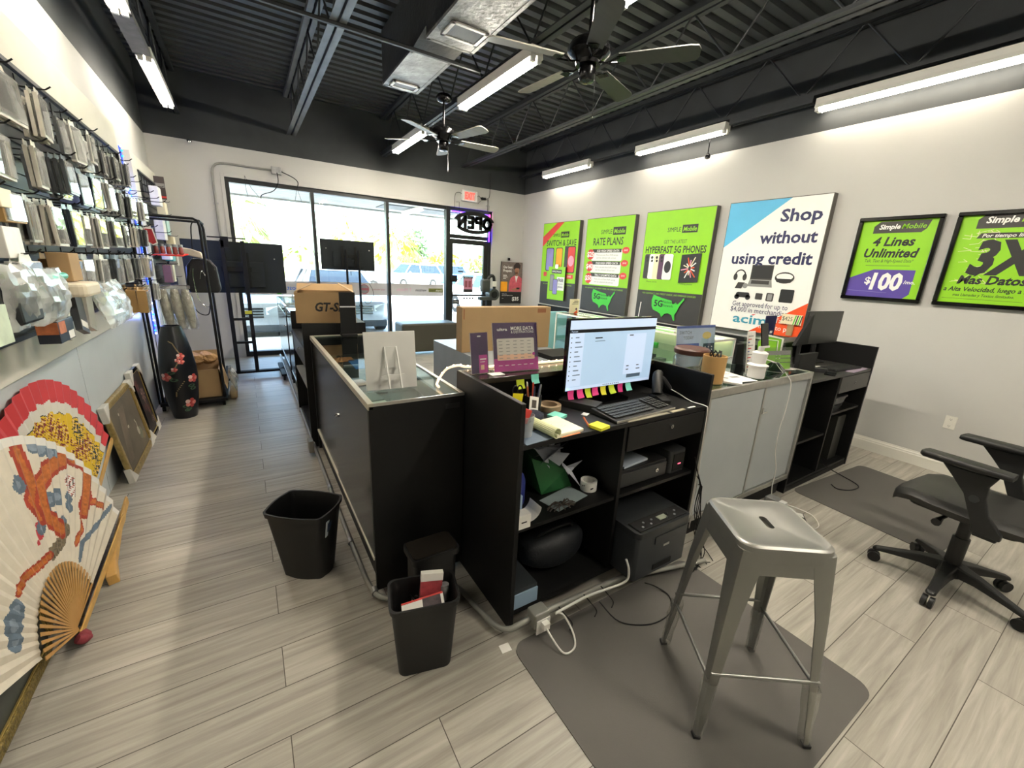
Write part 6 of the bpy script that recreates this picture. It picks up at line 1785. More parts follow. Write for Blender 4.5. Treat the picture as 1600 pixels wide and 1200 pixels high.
# --- white framed glass cases along the poster wall
WFR = mat('white_case_frame', '#e3e1d8', 0.4, var=0.03)
CIN = mat('cream_case_back', '#d6cfae', 0.6, var=0.05)
CASEL = mat('case_led', '#fff2cf', 0.5, emit=5.0, var=0)
def glass_case(y0, y1, label, items):
    x0, x1, h = 3.86, 4.28, 0.965
    t = thing('glass_case', label, 'display case', (4.07, (y0 + y1) / 2, 0))
    m = M()
    for xx in (x0, x1 - 0.02):
        for yy in (y0, y1 - 0.02):
            m.box(xx, yy, 0.3, xx + 0.02, yy + 0.02, h - 0.02)
        m.box(xx, y0, h - 0.02, xx + 0.02, y1, h)
    m.box(x0, y0, h - 0.02, x1, y0 + 0.02, h).box(x0, y1 - 0.02, h - 0.02, x1, y1, h)
    m.box(x0, y0, 0.24, x1, y1, 0.3)
    build(m, 'frame', WFR, t, bev=0.002)
    build(M().box(x0 + 0.02, y0 + 0.02, 0.0, x1 - 0.02, y1 - 0.02, 0.24), 'plinth', BLKM, t)
    build(M().box(x1 - 0.012, y0 + 0.02, 0.3, x1 - 0.004, y1 - 0.02, h - 0.02), 'back_panel', CIN, t)
    build(M().box(x0 + 0.02, y0 + 0.02, h - 0.008, x1 - 0.02, y1 - 0.02, h - 0.002), 'glass_top', CGL, t)
    build(M().box(x0 + 0.004, y0 + 0.02, 0.3, x0 + 0.009, y1 - 0.02, h - 0.02), 'glass_front', CGL, t)
    build(M().box(x0 + 0.02, y0 + 0.004, 0.3, x1 - 0.02, y0 + 0.009, h - 0.02), 'glass_end', CGL, t)
    for z in (0.55, 0.76):
        build(M().box(x0 + 0.03, y0 + 0.025, z, x1 - 0.02, y1 - 0.025, z + 0.006), 'glass_shelf', CGL, t)
    build(M().box(x1 - 0.05, y0 + 0.05, h - 0.03, x1 - 0.03, y1 - 0.05, h - 0.022), 'light_bar', CASEL, t)
    n = int((y1 - y0 - 0.2) / 0.15)
    for k in range(n):
        lay('phone_box', 4.05, y0 + 0.13 + 0.15 * k, 0.12, 0.09, 0.05 + 0.02 * (k % 3), 0.5565, [mat('carton_white2', '#cfcfc8', 0.6), mat('carton_taupe', '#7d776c', 0.6), mat('carton_dark', '#3a3c3e', 0.6)][(k + items) % 3], ['white', 'taupe', 'dark'][(k + items) % 3] + ' carton on the middle shelf of the ' + ['nearer', 'farther'][items] + ' white case', 'box', ['white', 'taupe', 'dark'][(k + items) % 3] + ' cartons in the ' + ['nearer', 'farther'][items] + ' white case')
glass_case(2.36, 3.63, 'white framed glass case lit cream inside, under the phones poster', 0)
glass_case(3.66, 4.88, 'white framed glass case whose end shows behind the monitor, small card on it', 1)
t = thing('turquoise_panel', 'pale turquoise upholstered panel standing beyond the white glass case', 'panel', (4.2, 5.3, 0.0))
build(M().box(3.95, 5.25, 0.15, 4.4, 5.33, 0.93), 'pad', mat('turquoise_vinyl', '#8fc7cf', 0.4, var=0.03), t, bev=0.02)
build(M().box(4.0, 5.26, 0.0, 4.35, 5.32, 0.15), 'foot', BLKM, t)
t = thing('small_card_sign', 'cream plan card with an orange foot standing on the white glass case', 'sign', (4.05, 4.7, 0.97))
build(M().box(3.98, 4.72, 0.966, 4.16, 4.726, 1.17), 'card', INKS[CR], t)
p = Pr(Fr((3.98, 4.7194, 0.966), (1, 0, 0), (0, 0, 1)), lift=0.0003)
p.rect(0.08, 0.17, 0.16, 0.178, 4).rect(0.06, 0.15, 0.16, 0.158, 4).rect(0.04, 0.13, 0.16, 0.136, 4).disc(0.13, 0.06, 0.018, 16, 10).poly([(0.08, 0.0), (0.16, 0.0), (0.15, 0.05)], 9)
build(p.mb, 'print', INKS, t)
t = thing('wifi_router', 'white router with an upright antenna on the white glass case', 'router', (4.05, 3.5, 0.966))
build(M().box(4.0, 3.42, 0.966, 4.08, 3.54, 1.06), 'box', WHT, t, bev=0.005)
build(M().cyl((4.06, 3.5, 1.06), (4.075, 3.5, 1.24), 0.005, n=8), 'antenna', WHT, t)
lay('small_plant_card', 4.05, 3.2, 0.04, 0.1, 0.03, 0.7665, INKS[GN], 'green card on the top shelf of the cream lit case', 'card')

# --- grey pedestal, television carton and sofa
one(M().box(1.6, 2.5, 0.0, 2.55, 4.03, 0.8), 'pedestal_table', mat('grey_laminate', '#9a9fa3', 0.35, var=0.06), 'grey block counter in the middle of the shop under the flat carton', 'counter', bev=0.004)
t = thing('flat_carton', 'large flat cardboard television carton standing upright on the grey block', 'box', (2.07, 3.42, 0.8))
build(M().box(1.585, 3.32, 0.802, 2.56, 3.44, 1.205), 'carton', CRD, t, bev=0.003)
build(M().box(1.584, 3.375, 1.2, 2.56, 3.385, 1.2062), 'tape', CRD2, t)
build(M().box(1.6, 3.3192, 1.1, 1.61, 3.3197, 1.19).box(2.4, 3.3192, 1.15, 2.5, 3.3197, 1.19), 'printed_mark', mat('carton_print', '#8b5a3a', 0.8), t)
lay('black_tray', 2.35, 2.9, 0.35, 0.3, 0.04, 0.8005, BLKM, 'black tray lying on the grey block before the carton', 'tray')
t = thing('bench_seat', 'dark olive padded bench standing by the shop window', 'bench', (2.75, 7.15, 0))
OL = mat('olive_vinyl', '#3d3b31', 0.5, var=0.06)
build(M().rrect(2.18, 6.9, 3.22, 7.35, 0.05, 0.06, 0.56), 'cushion', OL, t, bev=0.03)
for x in (2.26, 3.14):
    for y in (6.98, 7.28):
        build(M().cyl((x, y, 0), (x, y, 0.06), 0.02, n=10), 'foot', CHR, t)
# ================================================================ product wall on the left
BRD = mat('cream_wall_board', '#cbc7ba', 0.55, var=0.03)
SLT = mat('black_slatwall', '#17191b', 0.4, var=0.15)
PX = -0.85
XW = XL + 0.006
def product_panel(label, y0, y1, zt, iy0, iy1, iz0, iz1, z0=0.0):
    t = thing('slatwall_panel', label, 'display panel', (PX, (y0 + y1) / 2, z0))
    m = M()
    m.box(XW, y0, iz1, PX, y1, zt).box(XW, y0, z0, PX, y1, iz0)
    if iy0 > y0:
        m.box(XW, y0, iz0, PX, iy0, iz1)
    if iy1 < y1:
        m.box(XW, iy1, iz0, PX, y1, iz1)
    build(m, 'board', BRD, t, bev=0.003)
    m = M()
    m.box(XL + 0.01, iy0, iz0, PX - 0.018, iy1, iz1)
    z = iz0
    while z < iz1 - 0.03:
        m.box(PX - 0.018, iy0, z + 0.006, PX - 0.008, iy1, z + 0.062)
        z += 0.072
    m.box(PX - 0.02, iy0, iz1 - 0.02, PX + 0.012, iy1, iz1).box(PX - 0.02, iy0, iz0, PX + 0.012, iy1, iz0 + 0.02).box(PX - 0.02, iy1 - 0.02, iz0, PX + 0.012, iy1, iz1)
    n = int((iy1 - iy0) / 0.16)
    for k in range(n):
        m.box(PX - 0.009, iy0 + 0.05 + 0.16 * k, iz1 - 0.19, PX - 0.004, iy0 + 0.062 + 0.16 * k, iz1 - 0.03)
    build(m, 'slat_insert', SLT, t)
product_panel('long cream bordered black slatwall covered in hanging packs', 0.6, 5.43, 2.62, 0.7, 5.37, 1.15, 2.385, z0=1.0)
product_panel('narrow cream bordered black slatwall beyond the blue light string', 6.0, 7.5, 2.52, 6.25, 7.42, 1.12, 2.38, z0=0.3)
WNS = mat('pale_blue_white_panel', '#c3cacb', 0.3, var=0.02)
t = thing('wainscot_panel', 'pale glossy panel with a thin seam below the product wall', 'panel', (XL, 3, 0))
for a, b in ((0.3, 3.44), (3.446, 5.42)):
    build(M().box(XW, a, 0.0, -0.897, b, 0.975), 'sheet', WNS, t)
build(M().box(XW, 5.42, 0.0, -0.885, 5.47, 0.97), 'edge_strip', BLKM, t)
build(M().box(XW, 5.47, 0.0, -0.89, 5.56, 0.97), 'end_strip', TRIMW, t)

# ---- packs on hooks
HKM = mat('black_hook_wire', '#111111', 0.35, 0.5)
PB = mat('pack_beige', '#cdc8ba', 0.5, var=0.1, scale=25)
PG = mat('pack_grey', '#a2a29d', 0.4, var=0.2, scale=30)
PD = mat('pack_dark', '#4a4d50', 0.3, var=0.25, scale=25)
PN = mat('pack_navy', '#1d2330', 0.35, var=0.15)
PW = mat('pack_white', '#e6e4dc', 0.45, var=0.06, scale=25)
PS = mat('pack_taupe_print', '#5e564f', 0.5, var=0.3, scale=30)  # brown-grey ink of the pictures printed on the packs
PT = mat('pack_tan', '#b08d57', 0.6, var=0.08)
FILM = glass('pack_film', '#f6f6f2', 0.28, 0.0, milk=0.18)
def proto(kind, w, h, d):
    # hangs from its tab at the origin, faces +x
    t = thing('hanging_pack', 'x', 'product pack', (0, 0, -50))
    inkm = {'case': (PB, PS, PW), 'glass': (PG, PD, PW), 'navy': (PN, PW, PG), 'white': (PW, PG, PB), 'dark': (PD, PN, PG), 'tan': (PT, PS, PB)}[kind]
    m = M()
    m.box(0, -w / 2, -h, d, w / 2, -0.012)
    m.prism([(0, -w * 0.3, -0.012), (0, w * 0.3, -0.012), (0, w * 0.22, 0.014), (0, -w * 0.22, 0.014)], (0.0015, 0, 0))
    m.box(d, -w * 0.36, -h * 0.82, d + 0.0006, w * 0.36, -h * 0.22, 1)
    m.box(d, -w * 0.42, -h * 0.97, d + 0.0006, w * 0.42, -h * 0.86, 2)
    m.box(d, -w * 0.42, -h * 0.19, d + 0.0006, w * 0.1, -h * 0.12, 1)
    if kind == 'navy':
        for i in range(3):
            for j in range(2):
                m.box(d + 0.0006, -w * 0.28 + w * 0.3 * j, -h * (0.4 + 0.16 * i), d + 0.0012, -w * 0.1 + w * 0.3 * j, -h * (0.28 + 0.16 * i), 2)
    m.box(0.0, -w * 0.5 - 0.0004, -h * 0.95, d * 0.7, -w * 0.5, -h * 0.1, 1 if kind in ('glass', 'white') else 0)
    build(m, 'pack_card', list(inkm), t, local=True)
    m = M()
    m.box(d + 0.0015, -w * 0.44, -h * 0.94, d + 0.006, w * 0.44, -h * 0.1)
    build(m, 'clear_blister', FILM, t, local=True)
    return t
ADJ = {'case': 'beige phone case pack', 'glass': 'grey screen glass pack', 'navy': 'navy charger pack', 'white': 'white boxed accessory pack', 'dark': 'dark accessory pack', 'tan': 'tan boxed accessory pack'}
ROW = {1: 'top row', 2: 'second row', 3: 'third row', 4: 'fourth row', 5: 'bottom row'}
ORD = ['first', 'second', 'third', 'fourth', 'fifth', 'sixth', 'seventh', 'eighth', 'ninth', 'tenth', 'eleventh', 'twelfth', 'thirteenth', 'fourteenth']
STACKS = {   # row: (z of hook, [(y, kind, width, height, count)])
    1: (2.155, [(2.38, 'case', 0.22, 0.17, 2), (2.66, 'case', 0.14, 0.17, 2), (2.84, 'case', 0.14, 0.15, 2), (3.02, 'dark', 0.1, 0.17, 1), (3.16, 'white', 0.12, 0.18, 2), (3.34, 'white', 0.09, 0.15, 1), (3.5, 'white', 0.13, 0.18, 2), (3.78, 'glass', 0.1, 0.15, 4), (3.98, 'glass', 0.1, 0.15, 4), (4.2, 'glass', 0.12, 0.16, 5), (4.45, 'glass', 0.12, 0.16, 5)]),
    2: (1.945, [(2.3, 'white', 0.2, 0.16, 2), (2.56, 'case', 0.12, 0.16, 2), (2.82, 'dark', 0.13, 0.15, 7), (3.0, 'glass', 0.1, 0.16, 3), (3.2, 'navy', 0.12, 0.17, 1), (3.35, 'navy', 0.12, 0.17, 1), (3.55, 'white', 0.1, 0.16, 3), (3.8, 'white', 0.1, 0.15, 3), (4.05, 'glass', 0.12, 0.16, 6), (4.3, 'glass', 0.13, 0.16, 6), (4.62, 'white', 0.1, 0.15, 3)]),
    3: (1.735, [(2.2, 'tan', 0.13, 0.1, 1), (2.42, 'glass', 0.12, 0.16, 4), (2.6, 'case', 0.09, 0.17, 5), (2.76, 'navy', 0.11, 0.17, 2), (2.92, 'white', 0.12, 0.17, 1), (3.1, 'glass', 0.1, 0.16, 4), (3.3, 'white', 0.1, 0.17, 3), (3.52, 'glass', 0.12, 0.16, 4), (3.75, 'white', 0.11, 0.16, 2), (4.0, 'glass', 0.11, 0.16, 4), (4.25, 'case', 0.1, 0.15, 4), (4.5, 'dark', 0.12, 0.14, 4), (4.75, 'dark', 0.1, 0.14, 3)]),
    4: (1.52, [(2.15, 'white', 0.16, 0.15, 2), (2.75, 'tan', 0.14, 0.17, 2), (2.98, 'glass', 0.12, 0.16, 5), (3.2, 'white', 0.13, 0.17, 2), (3.42, 'dark', 0.12, 0.16, 4), (3.65, 'white', 0.12, 0.15, 2), (3.88, 'glass', 0.12, 0.17, 4), (4.15, 'glass', 0.14, 0.16, 6), (4.45, 'case', 0.12, 0.16, 4), (4.75, 'case', 0.1, 0.15, 2)]),
    5: (1.31, [(3.4, 'dark', 0.13, 0.14, 3), (3.85, 'tan', 0.12, 0.16, 3), (4.15, 'tan', 0.12, 0.16, 4), (4.45, 'case', 0.12, 0.15, 3), (4.75, 'white', 0.11, 0.15, 2)]),
}
hook0 = None
protos = {}
for r, (hz, lst) in STACKS.items():
    for k, (y, kind, w, h, n) in enumerate(lst):
        tip = -0.60 - 0.02 * ((k * 3 + r) % 4)
        hl = 'black wire hook in the %s of the product wall, %s along' % (ROW[r], ORD[k])
        m = M().tube([(PX - 0.008, 0, 0), (tip - 0.03, 0, 0), (tip - 0.005, 0, 0.004), (tip + 0.012, 0, 0.018)], 0.0028, 6)
        m.box(PX - 0.008, -0.015, -0.02, PX - 0.004, 0.015, 0.025)
        m.T = None
        mm = M(Matrix.Translation((0, y, hz)))
        mm.v = [v + Vector((0, y, hz)) for v in m.v]
        mm.f, mm.m = m.f, m.m
        one(mm, 'wall_hook', HKM, hl, 'hook', 'wire hooks on the product wall')
        key = (kind, w, h)
        if key not in protos:
            protos[key] = proto(kind, w, h, 0.012 if kind in ('case', 'white', 'navy', 'glass', 'dark') else 0.05)
            first = True
        else:
            first = False
        gap = 0.02 if kind != 'tan' else 0.062
        for i in range(n):
            x = tip - 0.035 - gap * i
            if x < PX + 0.015:
                break
            lab = '%s hanging in the %s of hooks, %s along' % (ADJ[kind], ROW[r], ORD[k])
            if i == 0:
                lab = lab.replace(' hanging', ' frontmost')
            p_ = protos[key]
            if first and i == 0:
                p_.location = (x, y, hz - 0.014)
                p_['label'] = lab
                o = p_
            else:
                o = dup(p_, (x, y, hz - 0.014), 0, lab)
            o.rotation_euler = (0, rnd.uniform(-0.04, 0.05), rnd.uniform(-0.1, 0.1))
            if i:
                o['group'] = 'packs behind the front one, %s, %s hook' % (ROW[r], ORD[k])
            elif 'group' in o:
                del o['group']
# empty hooks
for k, (y, z, L, l) in enumerate([(5.3, 2.18, 0.1, 'short bare hook high at the end of the slatwall'), (5.25, 2.14, 0.14, 'bare hook just below the short one at the slatwall end'), (5.2, 2.06, 0.22, 'long bare hook crossing before the blue light string'), (5.3, 2.02, 0.24, 'longest bare hook reaching past the blue light string'), (5.15, 1.98, 0.3, 'bare hook reaching over the cream border'), (5.1, 1.76, 0.22, 'bare hook in the middle of the slatwall end'), (5.2, 1.72, 0.3, 'lower bare hook pointing at the second slatwall'), (4.95, 1.5, 0.2, 'bare hook beside the red pennant')]):
    one(M().tube([(PX - 0.008, y, z), (PX + L - 0.03, y, z), (PX + L - 0.005, y, z + 0.004), (PX + L + 0.015, y, z + 0.02)], 0.0032, 6), 'wall_hook', HKM, l, 'hook', 'bare hooks at the end of the slatwall')

# ---- bigger things in the lower rows
def bag(name, y0, y1, z0, z1, x, d, mats, label, cat, fill=None, seed=1, lean=0.0):
    rr = random.Random(seed)
    t = thing(name, label, cat, (x, (y0 + y1) / 2, z1))
    m = M()
    nu, nv = 9, 10
    F_, B_ = [], []
    for j in range(nv + 1):
        s_ = j / nv
        z = z1 - (z1 - z0) * s_
        puff = d * (0.12 + 0.88 * math.sin(PI * min(1, 0.12 + s_ * 0.85)))
        rowf, rowb = [], []
        for i in range(nu + 1):
            u = i / nu
            e = math.sin(PI * u) ** 0.6 if 0 < u < 1 else 0
            y = y0 + (y1 - y0) * u
            rowf.append((x + lean * s_ + puff * 0.5 * e + rr.uniform(-0.006, 0.006), y, z + rr.uniform(-0.004, 0.004)))
            rowb.append((x + lean * s_ - puff * 0.5 * e, y, z))
        F_.append(rowf)
        B_.append(rowb)
    for G_, fl in ((F_, 0), (B_, 1)):
        for j in range(nv):
            for i in range(nu):
                q = [G_[j][i], G_[j + 1][i], G_[j + 1][i + 1], G_[j][i + 1]]
                m.poly(q[::-1] if fl else q)
    build(m, 'bag_film', mats[0], t, smooth=35)
    if fill:
        fill(t)
    return t
CLF = glass('crinkled_film', '#eef0ec', 0.12, 0.15, milk=0.3)
TEAL = mat('teal_handle', '#4fb29a', 0.4, var=0.1)
def f_black(t):
    m = M().loft([[(-0.62 + 0.025 * a_, 1.98 + b_ * 0.9, z) for a_, b_ in ((-1, -0.09 * s_), (1, -0.09 * s_), (1, 0.09 * s_), (-1, 0.09 * s_))] for z, s_ in ((1.305, 1.05), (1.36, 1.1), (1.42, 0.95), (1.46, 0.5))])
    build(m, 'black_case', mat('black_pouch', '#14181b', 0.5, var=0.2), t, bev=0.01)
bag('clear_bag', 1.87, 2.1, 1.29, 1.49, -0.62, 0.08, [CLF], 'clear bag holding a black rounded case in the bottom row', 'bag', f_black, 3)
def f_teal(t):
    build(M().tube([(-0.61, 2.18, 1.435), (-0.60, 2.25, 1.44), (-0.60, 2.35, 1.44)], 0.014, 8, sm=3), 'teal_top', TEAL, t, smooth=60)
    m = M()
    for k in range(5):
        m.tube([(-0.62, 2.1 + 0.06 * k, 1.41), (-0.61, 2.11 + 0.06 * k, 1.36), (-0.62, 2.1 + 0.06 * k, 1.3)], 0.012, 6, sm=3)
    build(m, 'blue_tubes', mat('pale_blue_inner', '#9fb2bb', 0.4, var=0.3, scale=20), t, smooth=60)
bag('clear_bag', 2.06, 2.4, 1.28, 1.47, -0.62, 0.09, [CLF], 'crinkled clear bag with teal topped tubes in the bottom row', 'bag', f_teal, 5)
def f_black2(t):
    pass
bag('clear_bag', 2.76, 3.3, 1.17, 1.385, -0.63, 0.1, [CLF], 'large crumpled clear bag drooping at the middle of the bottom row', 'bag', None, 9, lean=0.05)
def f_x(t):
    build(M().box(-0.66, 2.99, 1.4, -0.6, 3.05, 1.43), 'tag', PAP, t)
one(M().rrect(-0.76, 2.42, -0.56, 2.66, 0.04, 1.35, 1.405), 'pillow_pack', mat('cream_sleeve', '#cfc4ac', 0.6, var=0.06), 'cream padded pack lying across the hooks above the bottom row', 'pack', bev=0.012)
one(M().box(-0.69, 2.54, 1.408, -0.62, 2.67, 1.525), 'tan_carton', CRD, 'tan carton standing on the cream padded pack', 'box', bev=0.003)
one(M().box(-0.80, 2.06, 1.505, -0.64, 2.19, 1.605), 'white_carton', PW, 'white carton in the third row nearest the frame edge', 'box', bev=0.003)
one(M().box(-0.80, 2.1, 1.665, -0.64, 2.2, 1.725), 'cream_carton', INKS[CR], 'small cream carton hanging above the white carton', 'box', bev=0.003)
t = thing('orange_box', 'black box with an orange picture hanging lowest under the clear bags', 'box', (-0.62, 2.6, 1.08))
build(M().box(-0.68, 2.24, 1.19, -0.62, 2.41, 1.275), 'carton', PN, t, bev=0.002)
build(M().box(-0.62, 2.25, 1.225, -0.6193, 2.32, 1.27).box(-0.68, 2.2395, 1.225, -0.62, 2.2399, 1.27), 'picture', mat('orange_picture', '#b8693f', 0.5, var=0.3, scale=30), t)
build(M().box(-0.62, 2.34, 1.195, -0.6193, 2.4, 1.225), 'price_label', PAP, t)
one(M().box(-0.615, 1.69, 1.27, -0.6, 1.82, 1.38), 'leaflet_card', mat('green_white_card', '#c9d6bd', 0.5, var=0.3, scale=9), 'white and green card hanging at the very edge of the frame', 'card')
for k, (y, z, c, l) in enumerate([(2.74, 1.14, PD, 'long dark pack slanting down under the drooping bag'), (2.9, 1.13, PW, 'long white pack slanting under the drooping bag'), (2.56, 1.14, PG, 'grey pack hanging beside the black orange box'), (3.42, 1.1, PN, 'dark pack slanting down past the drooping bag')]):
    T = Matrix.Translation((-0.68, y, z + 0.2)) @ Matrix.Rotation(-0.35, 4, 'X') @ Matrix.Rotation(0.05 * k - 0.1, 4, 'Y')
    o = thing('slanted_pack', l, 'pack', (-0.68, y, z))
    build(M(T).box(-0.012, -0.05, -0.18, 0.012, 0.05, 0.0), 'sleeve', c, o, bev=0.001)
    build(M(T).box(0.012, -0.04, -0.16, 0.0126, 0.04, -0.13), 'price_label', PAP, o)
# red pennant
t = thing('pennant', 'small red pennant with a white edge hanging at the slatwall end', 'pennant', (-0.66, 5.0, 1.73))
build(M().prism([(-0.72, 5.0, 1.745), (-0.645, 5.0, 1.745), (-0.625, 5.0, 1.62), (-0.66, 5.0, 1.6), (-0.705, 5.0, 1.63)], (0, 0.004, 0)), 'white_edge', PAP, t)
build(M().prism([(-0.713, 4.999, 1.737), (-0.652, 4.999, 1.737), (-0.634, 4.999, 1.626), (-0.66, 4.999, 1.61), (-0.697, 4.999, 1.634)], (0, -0.002, 0)), 'red_field', mat('pennant_red', '#a82c33', 0.7, var=0.08), t)
build(M().tube([(-0.845, 5.005, 1.76), (-0.63, 5.005, 1.76)], 0.003, 6), 'rod', HKM, t)
build(M().box(-0.71, 4.999, 1.745, -0.655, 5.004, 1.765), 'hanger_tab', PAP, t)

# ---- goods on the second slatwall
for k, (y, z, w, h, c, cn) in enumerate([(6.5, 2.05, 0.22, 0.2, PW, 'white'), (6.85, 1.98, 0.2, 0.14, INKS[CR], 'cream'), (6.45, 1.68, 0.2, 0.22, PB, 'beige'), (6.8, 1.75, 0.22, 0.22, mat('pack_mint', '#9fc0b5', 0.5, var=0.15), 'mint'), (7.15, 1.62, 0.18, 0.12, INKS[CR], 'pale'), (6.6, 1.46, 0.22, 0.16, PW, 'bright white'), (6.85, 1.44, 0.22, 0.15, mat('pack_turquoise', '#5fb5ae', 0.5, var=0.1), 'turquoise'), (7.2, 1.38, 0.18, 0.18, PB, 'grey-beige'), (6.45, 1.2, 0.1, 0.2, mat('pack_brown', '#7a4f40', 0.5, var=0.2), 'brown'), (6.65, 1.2, 0.14, 0.2, INKS[CR], 'buff'), (6.9, 1.14, 0.16, 0.1, PD, 'dark')]):
    t = thing('hanging_pack', '%s pack hanging on the narrow slatwall beyond the blue lights' % cn, 'product pack', (PX, y, z))
    build(M().box(PX + 0.05, y - w / 2, z, PX + 0.13, y + w / 2, z + h), 'sleeve', c, t, bev=0.004)
    build(M().tube([(PX - 0.008, y, z + h + 0.01), (PX + 0.16, y, z + h + 0.01), (PX + 0.175, y, z + h + 0.02)], 0.003, 6).box(PX + 0.09, y - 0.03, z + h - 0.002, PX + 0.093, y + 0.03, z + h + 0.025), 'hook_tab', HKM, t)
t = thing('info_card', 'dark card with a red bar fixed edge-on at the far end of the slatwall', 'sign', (-0.78, 7.3, 2.2))
build(M().box(-0.855, 7.31, 2.2, -0.745, 7.318, 2.47), 'card', mat('dark_brown_card', '#3d3334', 0.5, var=0.1), t)
build(M().box(-0.853, 7.3094, 2.215, -0.747, 7.3099, 2.24), 'red_bar', INKS[RD], t)
build(M().box(-0.853, 7.3094, 2.34, -0.75, 7.3099, 2.39), 'white_bar', INKS[GY], t)

# ---- blue star light string
BL = mat('blue_star_led', '#1f8cff', 0.5, emit=2.2, var=0)
BCW = mat('white_led_core', '#cfe8ff', 0.5, emit=3.0, var=0)
t = thing('light_string', 'blue glowing light strip hanging between the two slatwalls', 'light string', (-0.86, 5.72, 2.5))
ptz = [(-0.88, 5.74, 2.5), (-0.87, 5.74, 2.2), (-0.862, 5.73, 1.9), (-0.85, 5.72, 1.6), (-0.85, 5.7, 1.3), (-0.852, 5.66, 1.0), (-0.855, 5.62, 0.72)]
build(M().loft([[(x - 0.006, y - 0.03, z), (x + 0.002, y - 0.03, z), (x + 0.002, y + 0.03, z), (x - 0.006, y + 0.03, z)] for x, y, z in ptz]), 'strip', mat('led_strip_blue', '#2a49c8', 0.5, emit=0.25, var=0.05), t)
sp = spline(ptz, 6)
for k in range(34):
    i = k / 33 * (len(sp) - 1)
    a, b = sp[int(i)], sp[min(int(i) + 1, len(sp) - 1)]
    q = a.lerp(b, i - int(i)) + Vector((0.008, 0.012 * (1 if k % 2 else -1), 0))
    build(M().sph(q, 0.0095, 6), 'led', [BL, BCW][1 if k % 3 == 0 else 0], t)
pl = bpy.data.lights.new('led_glow', 'POINT')
pl.energy = 1.8
pl.color = (0.2, 0.3, 1)
pl.shadow_soft_size = 0.05
for z in (2.0, 1.4, 0.9):
    q = bpy.data.objects.new('led_glow', pl)
    COL.objects.link(q)
    q.location = (0.03, -0.02, z - 1.6)
    q.parent = t
    q.location = (-0.80 - WM[t.name].translation.x, 5.78 - WM[t.name].translation.y, z - WM[t.name].translation.z)

# ================================================================ rolling rack, vase, televisions
t = thing('rolling_rack', 'black double-bar rolling rack standing past the product wall', 'rack', (-0.6, 5.4, 0))
for yy in (5.18, 5.66):
    build(M().tube([(-0.822, yy, 0.075), (-0.822, yy, 1.8), (-0.815, yy, 1.85), (-0.78, yy, 1.865), (-0.36, yy, 1.865), (-0.325, yy, 1.85), (-0.315, yy, 1.8), (-0.305, yy, 0.075)], 0.0125, 8), 'hoop', BLKM, t, smooth=50)
for zz in (0.075,):
    build(M().box(-0.84, 5.12, 0.055, -0.285, 5.72, 0.085), 'base_tray', BLKM, t, bev=0.004)
build(M().tube([(-0.315, 5.18, 1.85), (-0.315, 5.66, 1.85)], 0.01, 8).tube([(-0.815, 5.18, 1.85), (-0.815, 5.66, 1.85)], 0.01, 8), 'tie_bar', BLKM, t)
for x in (-0.82, -0.32):
    for y in (5.16, 5.68):
        build(M().cyl((x - 0.012, y, 0.0275), (x + 0.012, y, 0.0275), 0.0275, n=14), 'caster', BLKM, t, smooth=40)
t = thing('cardboard_box', 'plain open cardboard box sitting on the rolling rack base', 'box', (-0.6, 5.4, 0.086))
x0, x1, y0, y1, z0, z1 = -0.805, -0.33, 5.205, 5.63, 0.086, 0.385
build(M().box(x0, y0, z0, x1, y1, z0 + 0.005).box(x0, y0, z0, x1, y0 + 0.005, z1).box(x0, y1 - 0.005, z0, x1, y1, z1).box(x0, y0, z0, x0 + 0.005, y1, z1).box(x1 - 0.005, y0, z0, x1, y1, z1), 'carton', CRD, t)
build(M().prism([(x1, y0, z1), (x1, y1, z1), (x1 + 0.05, y1, z1 - 0.22), (x1 + 0.05, y0, z1 - 0.22)], (0.004, 0, 0)), 'flap', CRD2, t)
build(M().prism([(x0, y1, z1), (x1, y1, z1), (x1, y1 + 0.015, z1 + 0.13), (x0, y1 + 0.015, z1 + 0.13)], (0, 0.004, 0)), 'flap', CRD2, t)
m = M()
for k in range(3):
    R = []
    for i in range(8):
        s_ = i / 7
        r_ = 0.075 * math.sin(PI * (0.1 + 0.8 * s_))
        R.append([(-0.74 + 0.1 * k + 0.2 * s_, 5.42 + 0.03 * k + r_ * math.cos(a) * (1 + 0.2 * math.sin(4 * a + i)), 0.46 + r_ * 0.9 * math.sin(a) * (1 + 0.2 * math.cos(3 * a + i))) for a in [j * 2 * PI / 10 for j in range(10)]])
    m.loft(R)
one(m, 'packing_paper', mat('kraft_paper', '#a98457', 0.8, var=0.12, bump=0.4, bscale=30), 'crumpled kraft paper heaped in the open cardboard box', 'packing paper')
bag('clear_bag', 5.3, 5.62, 0.1, 0.34, -0.24, 0.08, [CLF], 'crumpled pale plastic bag drooping beside the rack box on the aisle side', 'bag', None, 21, lean=0.04)
one(M().box(-0.33 + 0.06, 5.33, 0.005, -0.2, 5.6, 0.1), 'paper_sack', mat('kraft_sack', '#b79f80', 0.8, var=0.15, bump=0.3), 'crumpled brown sack on the floor beside the rack', 'sack', bev=0.02)

